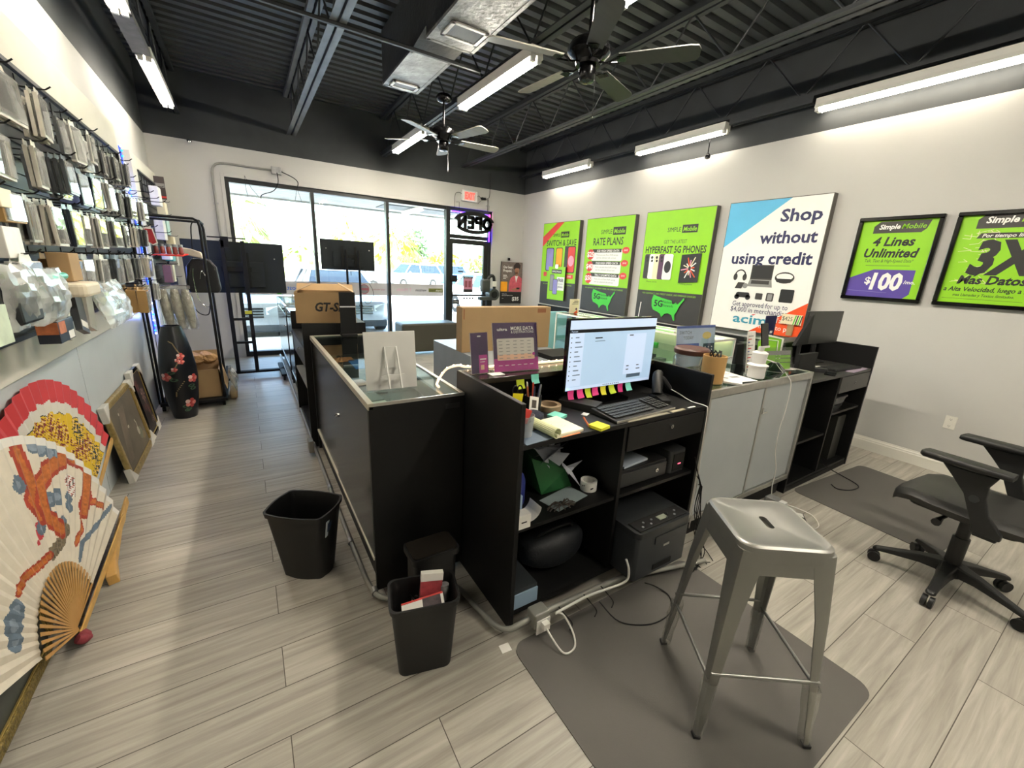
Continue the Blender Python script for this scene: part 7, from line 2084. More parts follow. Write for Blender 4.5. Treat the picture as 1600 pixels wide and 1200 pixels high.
# red tray with jars
t = thing('red_tray', 'red shelf tray holding little red jars at the end of the rack', 'tray', (-0.58, 5.12, 1.51))
build(M().prism([(-0.70, 5.07, 1.512), (-0.47, 5.07, 1.512), (-0.43, 5.1, 1.53), (-0.43, 5.17, 1.53), (-0.70, 5.17, 1.512)], (0, 0, 0.012)), 'tray_shelf', mat('bright_red_plastic', '#e0352b', 0.4, var=0.04), t, bev=0.003)
build(M().box(-0.845, 5.1, 1.505, -0.7, 5.115, 1.517), 'bracket', HKM, t)
JR = mat('red_brown_jar', '#8c3a30', 0.35, var=0.15)
for k in range(5):
    x = -0.66 + 0.045 * k
    j = thing('small_jar', '%s red-brown jar counted from the slatwall on the red tray' % ORD[k], 'jar', (x, 5.12, 1.5246), group='jars on the red tray')
    zb = 1.5246 if x < -0.475 else 1.53
    build(M().lathe([(0.012, 0), (0.019, 0.003), (0.019, 0.055), (0.014, 0.065)], (x, 5.12, zb + 0.006), 12), 'jar_body', JR, j, smooth=50)
    build(M().cyl((x, 5.12, zb + 0.071), (x, 5.12, zb + 0.095), 0.018, n=12), 'lid', STL, j, smooth=40)
# handbag on the rack
t = thing('handbag', 'black handbag with a chain strap hanging on the rack end', 'handbag', (-0.37, 5.42, 1.2))
m = M()
R = [[(-0.36 + 0.6 * a_ * s_ , 5.42 + b_, z) for a_, b_ in ((-0.2, -0.05), (0.2, -0.05), (0.2, 0.05), (-0.2, 0.05))] for z, s_ in ((1.16, 1.0), (1.2, 1.2), (1.42, 1.05), (1.5, 0.6))]
m.loft(R)
build(m, 'bag_body', mat('black_leather', '#15171a', 0.45, var=0.15, bump=0.15), t, bev=0.015)
m = M()
ch = spline([(-0.43, 5.36, 1.4), (-0.44, 5.35, 1.3), (-0.42, 5.35, 1.1), (-0.36, 5.35, 1.02), (-0.32, 5.35, 1.06), (-0.315, 5.35, 1.25), (-0.36, 5.35, 1.38), (-0.385, 5.35, 1.3)], 6)
for a, b in zip(ch, ch[1:]):
    m.cyl(a, a.lerp(b, 0.8), 0.0045, n=6)
build(m, 'chain', CHR, t)
build(M().tube([(-0.45, 5.36, 1.45), (-0.50, 5.35, 1.2), (-0.45, 5.35, 0.98), (-0.36, 5.35, 0.94), (-0.33, 5.35, 1.05)], 0.005, 6, sm=6), 'strap', BLKM, t)
build(M().tube([(-0.42, 5.42, 1.49), (-0.40, 5.42, 1.8), (-0.36, 5.42, 1.845), (-0.32, 5.42, 1.8), (-0.30, 5.42, 1.49)], 0.006, 6, sm=5), 'handle', BLKM, t)
one(M().prism([(-0.48, 5.3, 1.53), (-0.33, 5.3, 1.5), (-0.34, 5.3, 1.56), (-0.42, 5.3, 1.59), (-0.49, 5.3, 1.6)], (0, 0.06, 0)), 'folded_bags', mat('pale_bags', '#c7bfae', 0.6, var=0.2, scale=15), 'pale folded bags lying on top of the black handbag', 'bag', bev=0.01)
# fluffy pouches
FUR_ = mat('grey_plush', '#b3b0a1', 0.9, var=0.25, scale=25, bump=0.8, bscale=70)
t = thing('plush_rail', 'clear plastic header rail carrying the fluffy pouches', 'rail', (-0.6, 5.28, 1.22))
build(M().box(-0.74, 5.24, 1.205, -0.47, 5.3, 1.24), 'header', PLC, t, bev=0.003)
build(M().tube([(-0.85, 5.27, 1.235), (-0.45, 5.27, 1.235)], 0.004, 6), 'hook_rod', HKM, t)
for k, (x, l) in enumerate([(-0.69, 'first fluffy grey pouch in plastic, nearest the blue lights'), (-0.60, 'middle fluffy grey pouch in plastic on the rail'), (-0.515, 'third fluffy grey pouch in plastic, beside the chain')]):
    o = thing('plush_pouch', l, 'pouch', (x, 5.27, 0.83), group='fluffy pouches on the rail')
    rr = random.Random(k)
    R = []
    for i in range(10):
        s_ = i / 9
        r_ = 0.042 * (math.sin(PI * (0.18 + 0.75 * s_)) ** 0.5)
        R.append([(x + 0.025 * s_ + r_ * math.cos(a) + rr.uniform(-.003, .003), 5.265 + 1.2 * r_ * math.sin(a) + rr.uniform(-.003, .003), 1.2 - 0.38 * s_) for a in [j * 2 * PI / 12 for j in range(12)]])
    build(M().loft(R), 'plush', FUR_, o, smooth=70)
    build(M().loft([[(x + 0.025 * s_ + 0.051 * q * math.cos(a), 5.265 + 0.058 * q * math.sin(a), 1.205 - 0.4 * s_) for a in [j * 2 * PI / 12 for j in range(12)]] for s_, q in ((0, 0.5), (0.2, 1), (0.9, 1.02), (1.0, 0.7))], cap=False), 'plastic_sleeve', glass('sleeve_film', '#f3f3f0', 0.06, 0.08, milk=0.1), o, smooth=50)

# vase with painted flowers
VZ = mat('black_lacquer_vase', '#14171c', 0.3, var=0.15)
t = thing('floor_vase', 'tall black floor vase painted with pink flowers, beside the leaning pictures', 'vase', (-0.628, 4.93, 0))
prof = [(0.06, 0.0), (0.093, 0.0), (0.1, 0.03), (0.128, 0.2), (0.146, 0.4), (0.142, 0.52), (0.125, 0.66), (0.098, 0.8), (0.078, 0.875), (0.076, 0.89), (0.066, 0.89), (0.066, 0.8), (0.02, 0.79)]
vc = Vector((-0.628, 4.93, 0))
build(M().lathe(prof, vc, 32), 'vessel', VZ, t, smooth=40)
def vr(z):
    for (r0, z0_), (r1, z1_) in zip(prof[1:], prof[2:]):
        if z0_ <= z <= z1_ and z1_ > z0_:
            return r0 + (r1 - r0) * (z - z0_) / (z1_ - z0_)
    return 0.1
VM = [mat('petal_pink', '#d98078', 0.5, var=0.25, scale=40), mat('petal_red', '#b2433f', 0.5), mat('leaf_paint', '#3f5a44', 0.5), mat('twig_paint', '#8d7a5a', 0.5), mat('petal_white', '#e7c9c2', 0.5)]
m = M()
def vp(a, z, e):
    r_ = vr(z) + e
    return vc + Vector((r_ * math.cos(a), r_ * math.sin(a), z))
def blob(a, z, ra, mi, e=0.0015, n=9, st=1.0):
    m.poly([vp(a + ra / 0.13 * math.cos(2 * PI * i / n), z + ra * st * math.sin(2 * PI * i / n), e) for i in range(n)], mi)
V0 = -PI / 2 + 0.12
for a, z, s_ in ((0.25, 0.62, 0.022), (0.22, 0.57, 0.018), (-0.75, 0.43, 0.03), (0.75, 0.40, 0.03), (0.45, 0.16, 0.034), (-0.2, 0.5, 0.016), (0.02, 0.585, 0.013)):
    for q in range(5):
        blob(V0 + a + 0.9 * s_ / 0.13 * math.cos(q * 1.257), z + 0.8 * s_ * math.sin(q * 1.257), s_ * 0.62, [0, 1, 4][q % 3], 0.002)
    blob(V0 + a, z, s_ * 0.4, 1, 0.003)
for a, z in ((-0.55, 0.42), (-0.4, 0.47), (0.62, 0.33), (0.72, 0.3), (0.1, 0.13), (0.2, 0.09), (0.3, 0.1), (-0.3, 0.4)):
    blob(V0 + a, z, 0.03, 2, 0.0012, st=0.5)
for a0, z0_, a1, z1_ in ((-0.1, 0.74, 0.1, 0.68), (0.1, 0.68, 0.25, 0.64), (-0.2, 0.5, 0.1, 0.58), (-0.3, 0.28, 0.2, 0.38), (-0.35, 0.24, -0.3, 0.28), (-0.35, 0.76, -0.1, 0.74)):
    for k in range(7):
        s_ = k / 6
        blob(V0 + a0 + (a1 - a0) * s_, z0_ + (z1_ - z0_) * s_, 0.006, 3, 0.001)
build(m, 'painted_flowers', VM, t)

# televisions on stands
TVB = mat('tv_back_grey', '#272c2e', 0.65, var=0.06, spec=0.2)
def tv(label, x0, x1, z0, z1, y, legs, tilt=0):
    t = thing('television', label, 'television', ((x0 + x1) / 2, y, 0))
    w, h = x1 - x0, z1 - z0
    build(M().box(x0, y, z0, x1, y + 0.03, z1), 'panel', TVB, t, bev=0.005)
    m = M().box(x0 + w * 0.22, y - 0.03, z0 + h * 0.12, x1 - w * 0.22, y, z0 + h * 0.62)
    for k in range(5):
        m.box(x0 + w * 0.55, y - 0.033, z0 + h * (0.25 + 0.06 * k), x0 + w * 0.72, y - 0.03, z0 + h * (0.265 + 0.06 * k))
    build(m, 'electronics_box', TVB, t, bev=0.006)
    m = M()
    for s_ in (-1, 1):
        m.box((x0 + x1) / 2 + s_ * w * 0.12 - 0.015, y - 0.045, z0 + h * 0.1, (x0 + x1) / 2 + s_ * w * 0.12 + 0.015, y - 0.03, z0 + h * 0.8)
    m.box((x0 + x1) / 2 - w * 0.15, y - 0.055, z0 + h * 0.42, (x0 + x1) / 2 + w * 0.15, y - 0.045, z0 + h * 0.52)
    build(m, 'mount', BLKM, t)
    for k in range(2):
        build(M().cyl((x0 + w * (0.1 + 0.8 * k), y - 0.004, z0 + h * 0.7), (x0 + w * (0.1 + 0.8 * k), y, z0 + h * 0.7), 0.008, n=8), 'screw', CHR, t)
    return t
t = tv('large television seen from behind on a black rolling stand by the window', -0.60, 0.46, 1.09, 1.71, 6.4, 1)
t2 = thing('television_stand', 'black rolling stand with two uprights carrying the large television', 'stand', (-0.1, 6.4, 0))
m = M()
for x in (-0.19, 0.02):
    build(M().box(x - 0.022, 6.28, 0.06, x + 0.022, 6.32, 1.72), 'upright', BLKM, t2, bev=0.004)
build(M().box(-0.33, 6.3, 1.74, 0.06, 6.315, 1.755).box(-0.2, 6.28, 1.64, -0.12, 6.325, 1.76), 'top_bracket', BLKM, t2)
build(M().box(-0.21, 6.31, 0.75, 0.04, 6.335, 0.78).box(-0.21, 6.31, 0.45, 0.04, 6.335, 0.48), 'cross_bar', BLKM, t2)
build(M().box(-0.34, 6.28, 0.06, 0.34, 6.36, 0.09).box(-0.34, 5.95, 0.06, -0.28, 6.7, 0.09).box(0.28, 5.95, 0.06, 0.34, 6.7, 0.09), 'base', BLKM, t2, bev=0.006)
for x in (-0.31, 0.31):
    for y in (5.98, 6.66):
        build(M().cyl((x - 0.012, y, 0.03), (x + 0.012, y, 0.03), 0.03, n=14), 'caster', BLKM, t2, smooth=40)
one(M().box(-0.04, 6.272, 0.835, 0.035, 6.279, 0.875), 'strap', mat('yellow_tag', '#c8c43a', 0.6), 'small yellow tag tied on the rolling stand upright', 'tag')
t = tv('small television seen from behind on a twin pole stand before the window', 0.93, 1.66, 1.42, 1.83, 6.5, 2)
t2 = thing('television_stand', 'thin twin pole stand carrying the small television', 'stand', (1.3, 6.5, 0))
for x in (1.25, 1.42):
    build(M().cyl((x, 6.422, 0.02), (x, 6.422, 1.7), 0.016, n=10), 'pole', BLKM, t2, smooth=40)
    build(M().cyl((x + 0.0, 6.395, 0.92), (x, 6.465, 0.92), 0.02, n=10), 'knob', BLKM, t2)
build(M().rrect(1.05, 6.2, 1.6, 6.7, 0.05, 0.0, 0.02), 'base_plate', BLKM, t2)
one(M().tube([(1.5, 6.42, 1.42), (1.52, 6.41, 1.3), (1.6, 6.4, 1.12), (1.56, 6.4, 0.98), (1.5, 6.4, 0.95), (1.47, 6.4, 1.0), (1.52, 6.4, 1.05)], 0.003, 6, sm=6).tube([(1.3, 6.42, 1.42), (1.3, 6.41, 1.35)], 0.004, 6), 'cable', BLKM, 'thin cable looping down from the small television', 'cable')
# hand vacuum like gadget on a post by the door
t = thing('pole_gadget', 'grey-black handheld motor unit mounted on a post before the door', 'gadget', (3.62, 6.5, 0))
build(M().box(3.56, 6.46, 0.02, 3.66, 6.53, 1.0), 'post', BLKM, t, bev=0.006)
build(M().rrect(3.45, 6.36, 3.8, 6.66, 0.04, 0.0, 0.02), 'base_plate', BLKM, t)
GYM = mat('gadget_grey', '#3a3d3a', 0.4, var=0.15)
build(M().cyl((3.7, 6.45, 1.1), (3.7, 6.6, 1.1), 0.1, n=22), 'motor_drum', GYM, t, smooth=40)
build(M().cyl((3.7, 6.44, 1.1), (3.7, 6.451, 1.1), 0.06, n=18), 'drum_cap', BLKM, t, smooth=40)
build(M().box(3.46, 6.45, 1.14, 3.62, 6.57, 1.36), 'housing', GYM, t, bev=0.03)
build(M().tube([(3.56, 6.5, 1.3), (3.62, 6.5, 1.4), (3.7, 6.5, 1.4), (3.72, 6.5, 1.2)], 0.028, 8, sm=4), 'grip', PLB, t, smooth=60)
build(M().box(3.66, 6.455, 1.24, 3.74, 6.46, 1.33), 'white_label', PAP, t)
build(M().box(3.42, 6.46, 1.0, 3.7, 6.56, 1.06), 'cradle', GYM, t, bev=0.01)

# ================================================================ leaning pictures and fans
GOLD = mat('antique_gold_frame', '#a08a55', 0.45, 0.5, var=0.3, scale=40, bump=0.4, bscale=90)
def picture(name, label, y0, y1, h, xb, xt, fm, pic, corner, fw=0.05, paint=None, pm=None, zb=0.0):
    # leans on the wall: bottom at x=xb on the floor, top at x=xt
    t = thing(name, label, 'picture', (xb, (y0 + y1) / 2, zb))
    ang = math.atan2(xb - xt, h)
    L = math.hypot(h, xb - xt)
    T = Matrix.Translation((xb, y0, zb + 0.002)) @ Matrix.Rotation(-ang, 4, 'Y')
    w = y1 - y0
    m = M(T)
    th = 0.03
    m.box(-th, 0, 0, 0, w, fw).box(-th, 0, L - fw, 0, w, L).box(-th, 0, fw, 0, fw, L - fw).box(-th, w - fw, fw, 0, w, L - fw)
    build(m, 'frame', fm, t, bev=0.008)
    m = M(T)
    e = fw * 0.8
    m.box(-0.012, e, e, -0.006, w - e, e + 0.012).box(-0.012, e, L - e - 0.012, -0.006, w - e, L - e).box(-0.012, e, e, -0.006, e + 0.012, L - e).box(-0.012, w - e - 0.012, e, -0.006, w - e, L - e)
    build(m, 'inner_lip', mat('gold_lip', '#c3aa66', 0.35, 0.6, var=0.1), t)
    build(M(T).box(-0.02, fw * 0.8, fw * 0.8, -0.013, w - fw * 0.8, L - fw * 0.8), 'canvas', pic, t)
    if paint:
        p = Pr(Fr(T @ Vector((-0.0124, 0, 0)), T.to_3x3() @ Vector((0, 1, 0)), T.to_3x3() @ Vector((0, 0, 1))), lift=0.0004)
        p.step = 0.0004
        paint(p, w, L)
        build(p.mb, 'painting', pm, t)
    if corner:
        for cy, cz in ((0, 0), (w, 0), (0, L), (w, L)):
            sy, sz = (1 if cy == 0 else -1), (1 if cz == 0 else -1)
            o = 0.012
            build(M(T).prism([(0.004, cy - sy * o, cz - sz * o * 0.1), (0.004, cy + sy * 0.11, cz - sz * o * 0.1), (0.004, cy - sy * o, cz + sz * 0.11)], (-0.038, 0, 0)), 'corner_guard', mat('corner_guard_plastic', '#cfccc2', 0.5, var=0.05), t, bev=0.004)
    return t
def p_bird(p, w, L):
    for k in range(5):
        p.poly([(0.1 + 0.02 * k, 0.1), (0.14 + 0.02 * k, 0.1), (0.3 + 0.03 * k, L - 0.1), (0.27 + 0.03 * k, L - 0.1)], 0)
    p.up().disc(0.57, 0.17, 0.05, 2, 14, ry=0.05).disc(0.63, 0.13, 0.05, 3, 12, ry=0.03).up().disc(0.535, 0.2, 0.028, 1, 12, ry=0.035).line([(0.535, 0.22), (0.55, 0.26), (0.535, 0.28)], 0.012, 1).disc(0.532, 0.285, 0.01, 1, 8)
    p.disc(0.35, 0.3, 0.02, 1, 8, ry=0.012).disc(0.25, 0.43, 0.012, 1, 8)
picture('framed_picture', 'gold framed dim landscape painting with a white bird, leaning on the wall', 3.53, 4.29, 0.555, -0.785, -0.86, GOLD, mat('dim_landscape', '#5e5546', 0.6, var=0.35, scale=4), True, 0.045, p_bird, [mat('bark_paint', '#6e6353', 0.6, var=0.3), mat('bird_white', '#b7b29f', 0.6), mat('bird_shadow', '#6b705c', 0.6, var=0.3), mat('ochre_paint', '#7d6e4f', 0.6)])
def p_flower(p, w, L):
    for k, (x, y, s_) in enumerate(((0.12, 0.46, 0.05), (0.22, 0.36, 0.06), (0.25, 0.22, 0.04), (0.28, 0.12, 0.03), (0.16, 0.26, 0.03))):
        for q in range(7):
            p.poly([(x, y), (x + s_ * math.cos(q * 0.9 - 0.2), y + s_ * math.sin(q * 0.9 - 0.2)), (x + s_ * math.cos(q * 0.9 + 0.2), y + s_ * math.sin(q * 0.9 + 0.2))], k % 2)
        p.up()
    p.line([(0.14, 0.46), (0.2, 0.3), (0.24, 0.2), (0.22, 0.1)], 0.006, 1)
picture('framed_picture', 'dark framed picture of dim red flowers with white corner guards', 4.32, 4.68, 0.6, -0.79, -0.86, GLB, mat('dark_floral', '#2a2422', 0.5, var=0.4, scale=8), True, 0.035, p_flower, [mat('dull_red_petal', '#7a4a45', 0.6), mat('dull_pink_petal', '#a0837c', 0.6)])
GOLD2 = mat('carved_gold_frame', '#8d7b45', 0.4, 0.7, var=0.45, scale=90, bump=0.8, bscale=160)
picture('framed_picture', 'dark painting in a carved gold frame half hidden under the white fan', 1.30, 2.1, 0.62, -0.79, -0.845, GOLD2, mat('murky_painting', '#343a35', 0.35, var=0.5, scale=6), True, 0.045)
picture('framed_picture', 'ornate black and bronze framed picture cut off at the frame corner', 0.9, 1.27, 0.6, -0.74, -0.855, mat('black_bronze_frame', '#2e2518', 0.4, 0.4, var=0.6, scale=60, bump=0.9, bscale=70), mat('murky_print', '#2a2a26', 0.5, var=0.4), True, 0.07)

BAM = mat('bamboo', '#c39a55', 0.45, var=0.15, scale=12)
def seg_d(p, a, b):
    ax, ay = a
    bx, by = b
    dx, dy = bx - ax, by - ay
    t_ = max(0, min(1, ((p[0] - ax) * dx + (p[1] - ay) * dy) / (dx * dx + dy * dy + 1e-9)))
    return math.hypot(p[0] - ax - dx * t_, p[1] - ay - dy * t_), t_
def path_d(p, P):
    return min(seg_d(p, a, b)[0] for a, b in zip(P, P[1:]))
def big_fan(label, P, lean, a0, a1, r0, r1, n, paint, mats, rib_c, guard, nr=44, sub=3, dep=0.012):
    t = thing('folding_fan', label, 'fan', P)
    e1 = Vector((0, 1, 0))
    e2 = Vector((-math.sin(lean), 0, math.cos(lean)))
    nn = e1.cross(e2)
    P = Vector(P)
    m = M()
    tot = n * 2 * sub
    grid = []
    for i in range(tot + 1):
        f = i / sub
        a = math.radians(a0 + (a1 - a0) * i / tot)
        zz = abs((f % 2) - 1)
        col = []
        for j in range(nr + 1):
            r_ = r0 + (r1 - r0) * j / nr
            col.append(P + (e1 * math.cos(a) + e2 * math.sin(a)) * r_ + nn * (dep * zz * r_ / r1))
        grid.append(col)
    for i in range(tot):
        am = math.radians(a0 + (a1 - a0) * (i + 0.5) / tot)
        for j in range(nr):
            rm = r0 + (r1 - r0) * (j + 0.5) / nr
            m.poly([grid[i][j], grid[i][j + 1], grid[i + 1][j + 1], grid[i + 1][j]], paint(rm * math.cos(am), rm * math.sin(am), rm, am))
    m.f = [f[::-1] for f in m.f]
    build(m, 'leaf', mats, t)
    k = 0
    for i in range(n + 1):
        a = math.radians(a0 + (a1 - a0) * i / n)
        d = e1 * math.cos(a) + e2 * math.sin(a)
        s_ = nn.cross(d)
        w0, w1 = 0.0025, 0.0068
        L = r0 + 0.02
        q = [P + d * 0.02 - s_ * w0, P + d * 0.02 + s_ * w0, P + d * L + s_ * w1, P + d * L - s_ * w1]
        off = nn * (0.0 + 0.0007 * i)
        build(M().prism([v + off for v in q], nn * 0.0025), 'rib', rib_c, t)
    for a, dd in guard:
        a = math.radians(a)
        d = e1 * math.cos(a) + e2 * math.sin(a)
        s_ = nn.cross(d)
        q = [P - d * 0.035 - s_ * 0.016, P + d * 0.02 - s_ * 0.012, P + d * r1 * 0.96 - s_ * 0.022, P + d * (r1 * 1.0) - s_ * 0.01, P + d * (r1 * 1.0) + s_ * 0.01, P + d * r1 * 0.96 + s_ * 0.016, P + d * 0.02 + s_ * 0.012, P - d * 0.035 + s_ * 0.016]
        build(M().prism([v + nn * (dep + 0.004 + dd) for v in q], nn * 0.008), 'guard_stick', BAM, t, bev=0.003)
    build(M().cyl(P - nn * 0.012, P + nn * (dep + 0.016), 0.008, n=10), 'pivot', CHR, t)
    return t
FM = [mat('fan_paper', '#d2cab8', 0.75, var=0.05, scale=20), mat('dragon_orange', '#b0642c', 0.7, var=0.3, scale=60), mat('dragon_red', '#9c3a26', 0.7, var=0.2, scale=40), mat('cloud_blue_grey', '#7c8a97', 0.7, var=0.2, scale=30), mat('cloud_slate', '#5a6a78', 0.7, var=0.2, scale=30), mat('rooster_red', '#b53c40', 0.7, var=0.1), mat('fur_brown', '#6f6450', 0.7, var=0.5, scale=80), mat('fan_white', '#d9d6ce', 0.7, var=0.03), mat('ink_lines', '#39332d', 0.7)]
ARCH = [(0.24, 0.35), (0.196, 0.44), (0.205, 0.5), (0.25, 0.555), (0.33, 0.58), (0.43, 0.58), (0.52, 0.56)]
RB = [(0.60, 0.53), (0.675, 0.49), (0.67, 0.413), (0.6, 0.34), (0.49, 0.3)]
LEG = [(0.5, 0.315), (0.57, 0.3), (0.627, 0.262), (0.684, 0.199)]
LB = [(0.211, 0.74), (0.196, 0.66), (0.2, 0.59), (0.154, 0.545), (0.163, 0.47)]
CLAW = [(0.44, 0.3), (0.393, 0.245), (0.29, 0.235)]
TAIL = [(-0.172, 0.35), (-0.108, 0.363), (-0.005, 0.336), (0.093, 0.317)]
FURP = [(0.1, 0.315), (0.2, 0.307), (0.28, 0.324)]
MNT = [(0.261, 0.168), (0.33, 0.2), (0.369, 0.199), (0.473, 0.184), (0.6, 0.17), (0.8, 0.155)]
CL1 = [(0.33, 0.71, 0.035), (0.38, 0.69, 0.05), (0.43, 0.64, 0.045), (0.475, 0.615, 0.035), (0.6, 0.545, 0.035), (0.64, 0.53, 0.03), (0.69, 0.475, 0.035), (0.52, 0.6, 0.02)]
CL2 = [(0.33, 0.46, 0.04), (0.27, 0.48, 0.035), (0.22, 0.47, 0.04), (0.15, 0.46, 0.035), (0.12, 0.43, 0.03), (0.24, 0.4, 0.03), (0.29, 0.36, 0.025), (0.41, 0.41, 0.03), (0.38, 0.38, 0.03), (-0.27, 0.29, 0.05), (-0.22, 0.31, 0.04), (-0.3, 0.25, 0.04), (0.12, 0.63, 0.04)]
def dragon(x, y, r_, a):
    p = (x, y)
    if r_ > 0.79:
        return 7
    for P_, w_ in ((ARCH, 0.045), (RB, 0.05), (LB, 0.045), (LEG, 0.02), (CLAW, 0.016), (TAIL, 0.018)):
        d = path_d(p, P_)
        if d < w_:
            hole = any(math.hypot(x - c[0], y - c[1]) < c[2] * 0.8 for c in CL1[:5])
            if hole:
                break
            return 2 if d > w_ * 0.62 else 1
    if path_d(p, FURP) < 0.026:
        return 6
    for c in CL1:
        d = math.hypot(x - c[0], y - c[1])
        if d < c[2]:
            return 3 if d < c[2] * 0.75 else 4
    for c in CL2:
        d = math.hypot(x - c[0], y - c[1])
        if d < c[2]:
            return 4 if d > c[2] * 0.45 else 3
    if math.hypot((x - 0.475) / 0.05, (y - 0.44) / 0.06) < 1:
        return 2 if int(x * 300 + y * 170) % 4 == 0 else (8 if int(x * 210 - y * 260) % 5 == 0 else 7)
    if path_d(p, MNT) < 0.014 - 0.006 * (x - 0.26):
        return 4
    if math.hypot(x - 0.09, y - 0.42) < 0.024 or math.hypot(x - 0.11, y - 0.45) < 0.016 or math.hypot(x - 0.06, y - 0.4) < 0.012:
        return 5
    return 0
big_fan('big white folding fan painted with an orange dragon, opened against the wall', (-0.735, 2.06, 0.04), math.radians(7.5), 6, 157, 0.262, 0.825, 26, dragon, FM, mat('bamboo_rib', '#b98d52', 0.5, var=0.12), [(4, 0.006)], nr=110, sub=6)
FM2 = [mat('fan_yellow', '#d0ad1c', 0.75, var=0.06, scale=20), mat('fan_silver_white', '#c9c5ba', 0.7, var=0.04), mat('fan_red', '#b83236', 0.7, var=0.08), mat('blossom_maroon', '#6f2226', 0.7, var=0.4, scale=60), mat('pine_black', '#2e2f2a', 0.7, var=0.3), mat('fan_cream_blossom', '#d9b9a0', 0.7)]
TREES = [(0.06, 0.55, 3), (-0.05, 0.57, 3), (0.15, 0.48, 3), (0.35, 0.42, 4), (0.33, 0.33, 3), (0.47, 0.22, 4), (0.43, 0.13, 4), (0.27, 0.34, 3), (0.4, 0.3, 3)]
def garden(x, y, r_, a):
    q = r_ + 0.008 * math.sin(a * 40)
    if q > 0.665:
        return 2
    if q > 0.61:
        return 1
    if q > 0.604 and math.sin(a * 22) > 0.2:
        return 4
    for c in TREES:
        d = math.hypot(x - c[0], y - c[1])
        if d < 0.085:
            h_ = math.sin(x * 171 + y * 97 + 2 * math.sin(y * 150)) + math.sin(x * 87 - y * 211 + 2 * math.sin(x * 130)) + 0.7 * math.sin(x * 413 + y * 289)
            if h_ > -0.5 + d * 19:
                return c[2]
            if h_ < -1.6:
                return 5
    return 0
big_fan('yellow, white and red folding fan with blossom trees, standing behind the dragon fan', (-0.828, 2.66, 0.17), math.radians(4.0), 18, 165, 0.25, 0.775, 22, garden, FM2, mat('bamboo_rib', '#b98d52', 0.5), [(16, 0.0)], nr=100, sub=6)
one(M().loft([[(-0.66, 2.385, 0.0), (-0.70, 2.37, 0.0), (-0.705, 2.37, 0.05), (-0.668, 2.385, 0.05)], [(-0.69, 2.52, 0.02), (-0.72, 2.51, 0.02), (-0.725, 2.51, 0.055), (-0.695, 2.52, 0.055)], [(-0.725, 2.85, 0.045), (-0.74, 2.85, 0.04), (-0.745, 2.85, 0.085), (-0.73, 2.85, 0.09)], [(-0.738, 3.1, 0.06), (-0.75, 3.1, 0.06), (-0.752, 3.1, 0.11), (-0.74, 3.1, 0.11)]]), 'fan_stick', BAM, 'loose bamboo fan stick with a flared foot lying beside the dragon fan', 'stick', bev=0.004)
t = thing('tassel', 'dusty red cloth tassel at the pivot of the dragon fan', 'tassel', (-0.72, 2.06, 0))
m = M().tube([(-0.712, 2.03, 0.045), (-0.70, 2.02, 0.03), (-0.69, 2.01, 0.014)], [0.02, 0.024, 0.013], 8, sm=4).tube([(-0.712, 1.99, 0.05), (-0.70, 2.0, 0.035), (-0.69, 2.03, 0.014)], [0.015, 0.02, 0.012], 8, sm=4)
build(m, 'cloth', mat('dusty_red_cloth', '#7d3038', 0.85, var=0.25, bump=0.3), t, smooth=60)
# ================================================================ things on the floor in front
MATM = mat('grey_rubber_mat', '#55524e', 0.75, var=0.05, scale=3, bump=0.1, bscale=400)
one(M().rrect(0.80, 0.257, 1.955, 1.145, 0.06, 0.0, 0.004, k=6), 'floor_mat', MATM, 'grey chair mat under the metal stool', 'mat')
T = Matrix.Translation((3.95, 0.78, 0)) @ Matrix.Rotation(math.radians(-4), 4, 'Z')
one(M(T).rrect(-0.55, -0.42, 0.55, 0.42, 0.06, 0.0, 0.004, k=6), 'floor_mat', MATM, 'grey chair mat under the office chair by the far desk', 'mat')

# ---- metal stool
SM = mat('gunmetal_silver_paint', '#8a8a86', 0.3, 0.6, var=0.04, scale=4)
t = thing('metal_stool', 'silver metal stool with a slotted square seat standing on the grey mat', 'stool', (1.437, 0.566, 0.004), math.radians(55))
SH = 0.752
k = 6
def polar(P, n=64):
    out = []
    for i in range(n):
        a = 2 * PI * i / n + 0.01
        c_, s_ = math.cos(a), math.sin(a)
        best = 0
        for (x0, y0), (x1, y1) in zip(P, P[1:] + P[:1]):
            den = c_ * (y1 - y0) - s_ * (x1 - x0)
            if abs(den) < 1e-12:
                continue
            r_ = (x0 * (y1 - y0) - y0 * (x1 - x0)) / den
            u = ((r_ * c_ - x0) * (x1 - x0) + (r_ * s_ - y0) * (y1 - y0)) / ((x1 - x0) ** 2 + (y1 - y0) ** 2)
            if r_ > 0 and -1e-6 <= u <= 1 + 1e-6:
                best = max(best, r_)
        out.append((best * c_, best * s_))
    return out
outer = polar(rr2(-0.152, -0.152, 0.152, 0.152, 0.045, k))
inn = polar(rr2(-0.132, -0.132, 0.132, 0.132, 0.032, k))
in2 = polar(rr2(-0.124, -0.124, 0.124, 0.124, 0.028, k))
slot = polar(rr2(-0.036, -0.0125, 0.036, 0.0125, 0.0122, k))
m = M()
m.loft([[(x, y, SH - 0.055) for x, y in outer], [(x, y, SH - 0.022) for x, y in outer], [(x * .985, y * .985, SH - 0.006) for x, y in outer], [(x * .94, y * .94, SH) for x, y in outer], [(x, y, SH) for x, y in inn], [(x, y, SH - 0.004) for x, y in in2], [(x, y, SH - 0.004) for x, y in slot], [(x, y, SH - 0.02) for x, y in slot]], cap=False)
m.loft([[(x * .98, y * .98, SH - 0.056) for x, y in outer], [(x * .975, y * .975, SH - 0.024) for x, y in outer], [(x, y, SH - 0.0205) for x, y in slot]], cap=False)
build(m, 'seat', SM, t, local=True, smooth=35)
m = M()
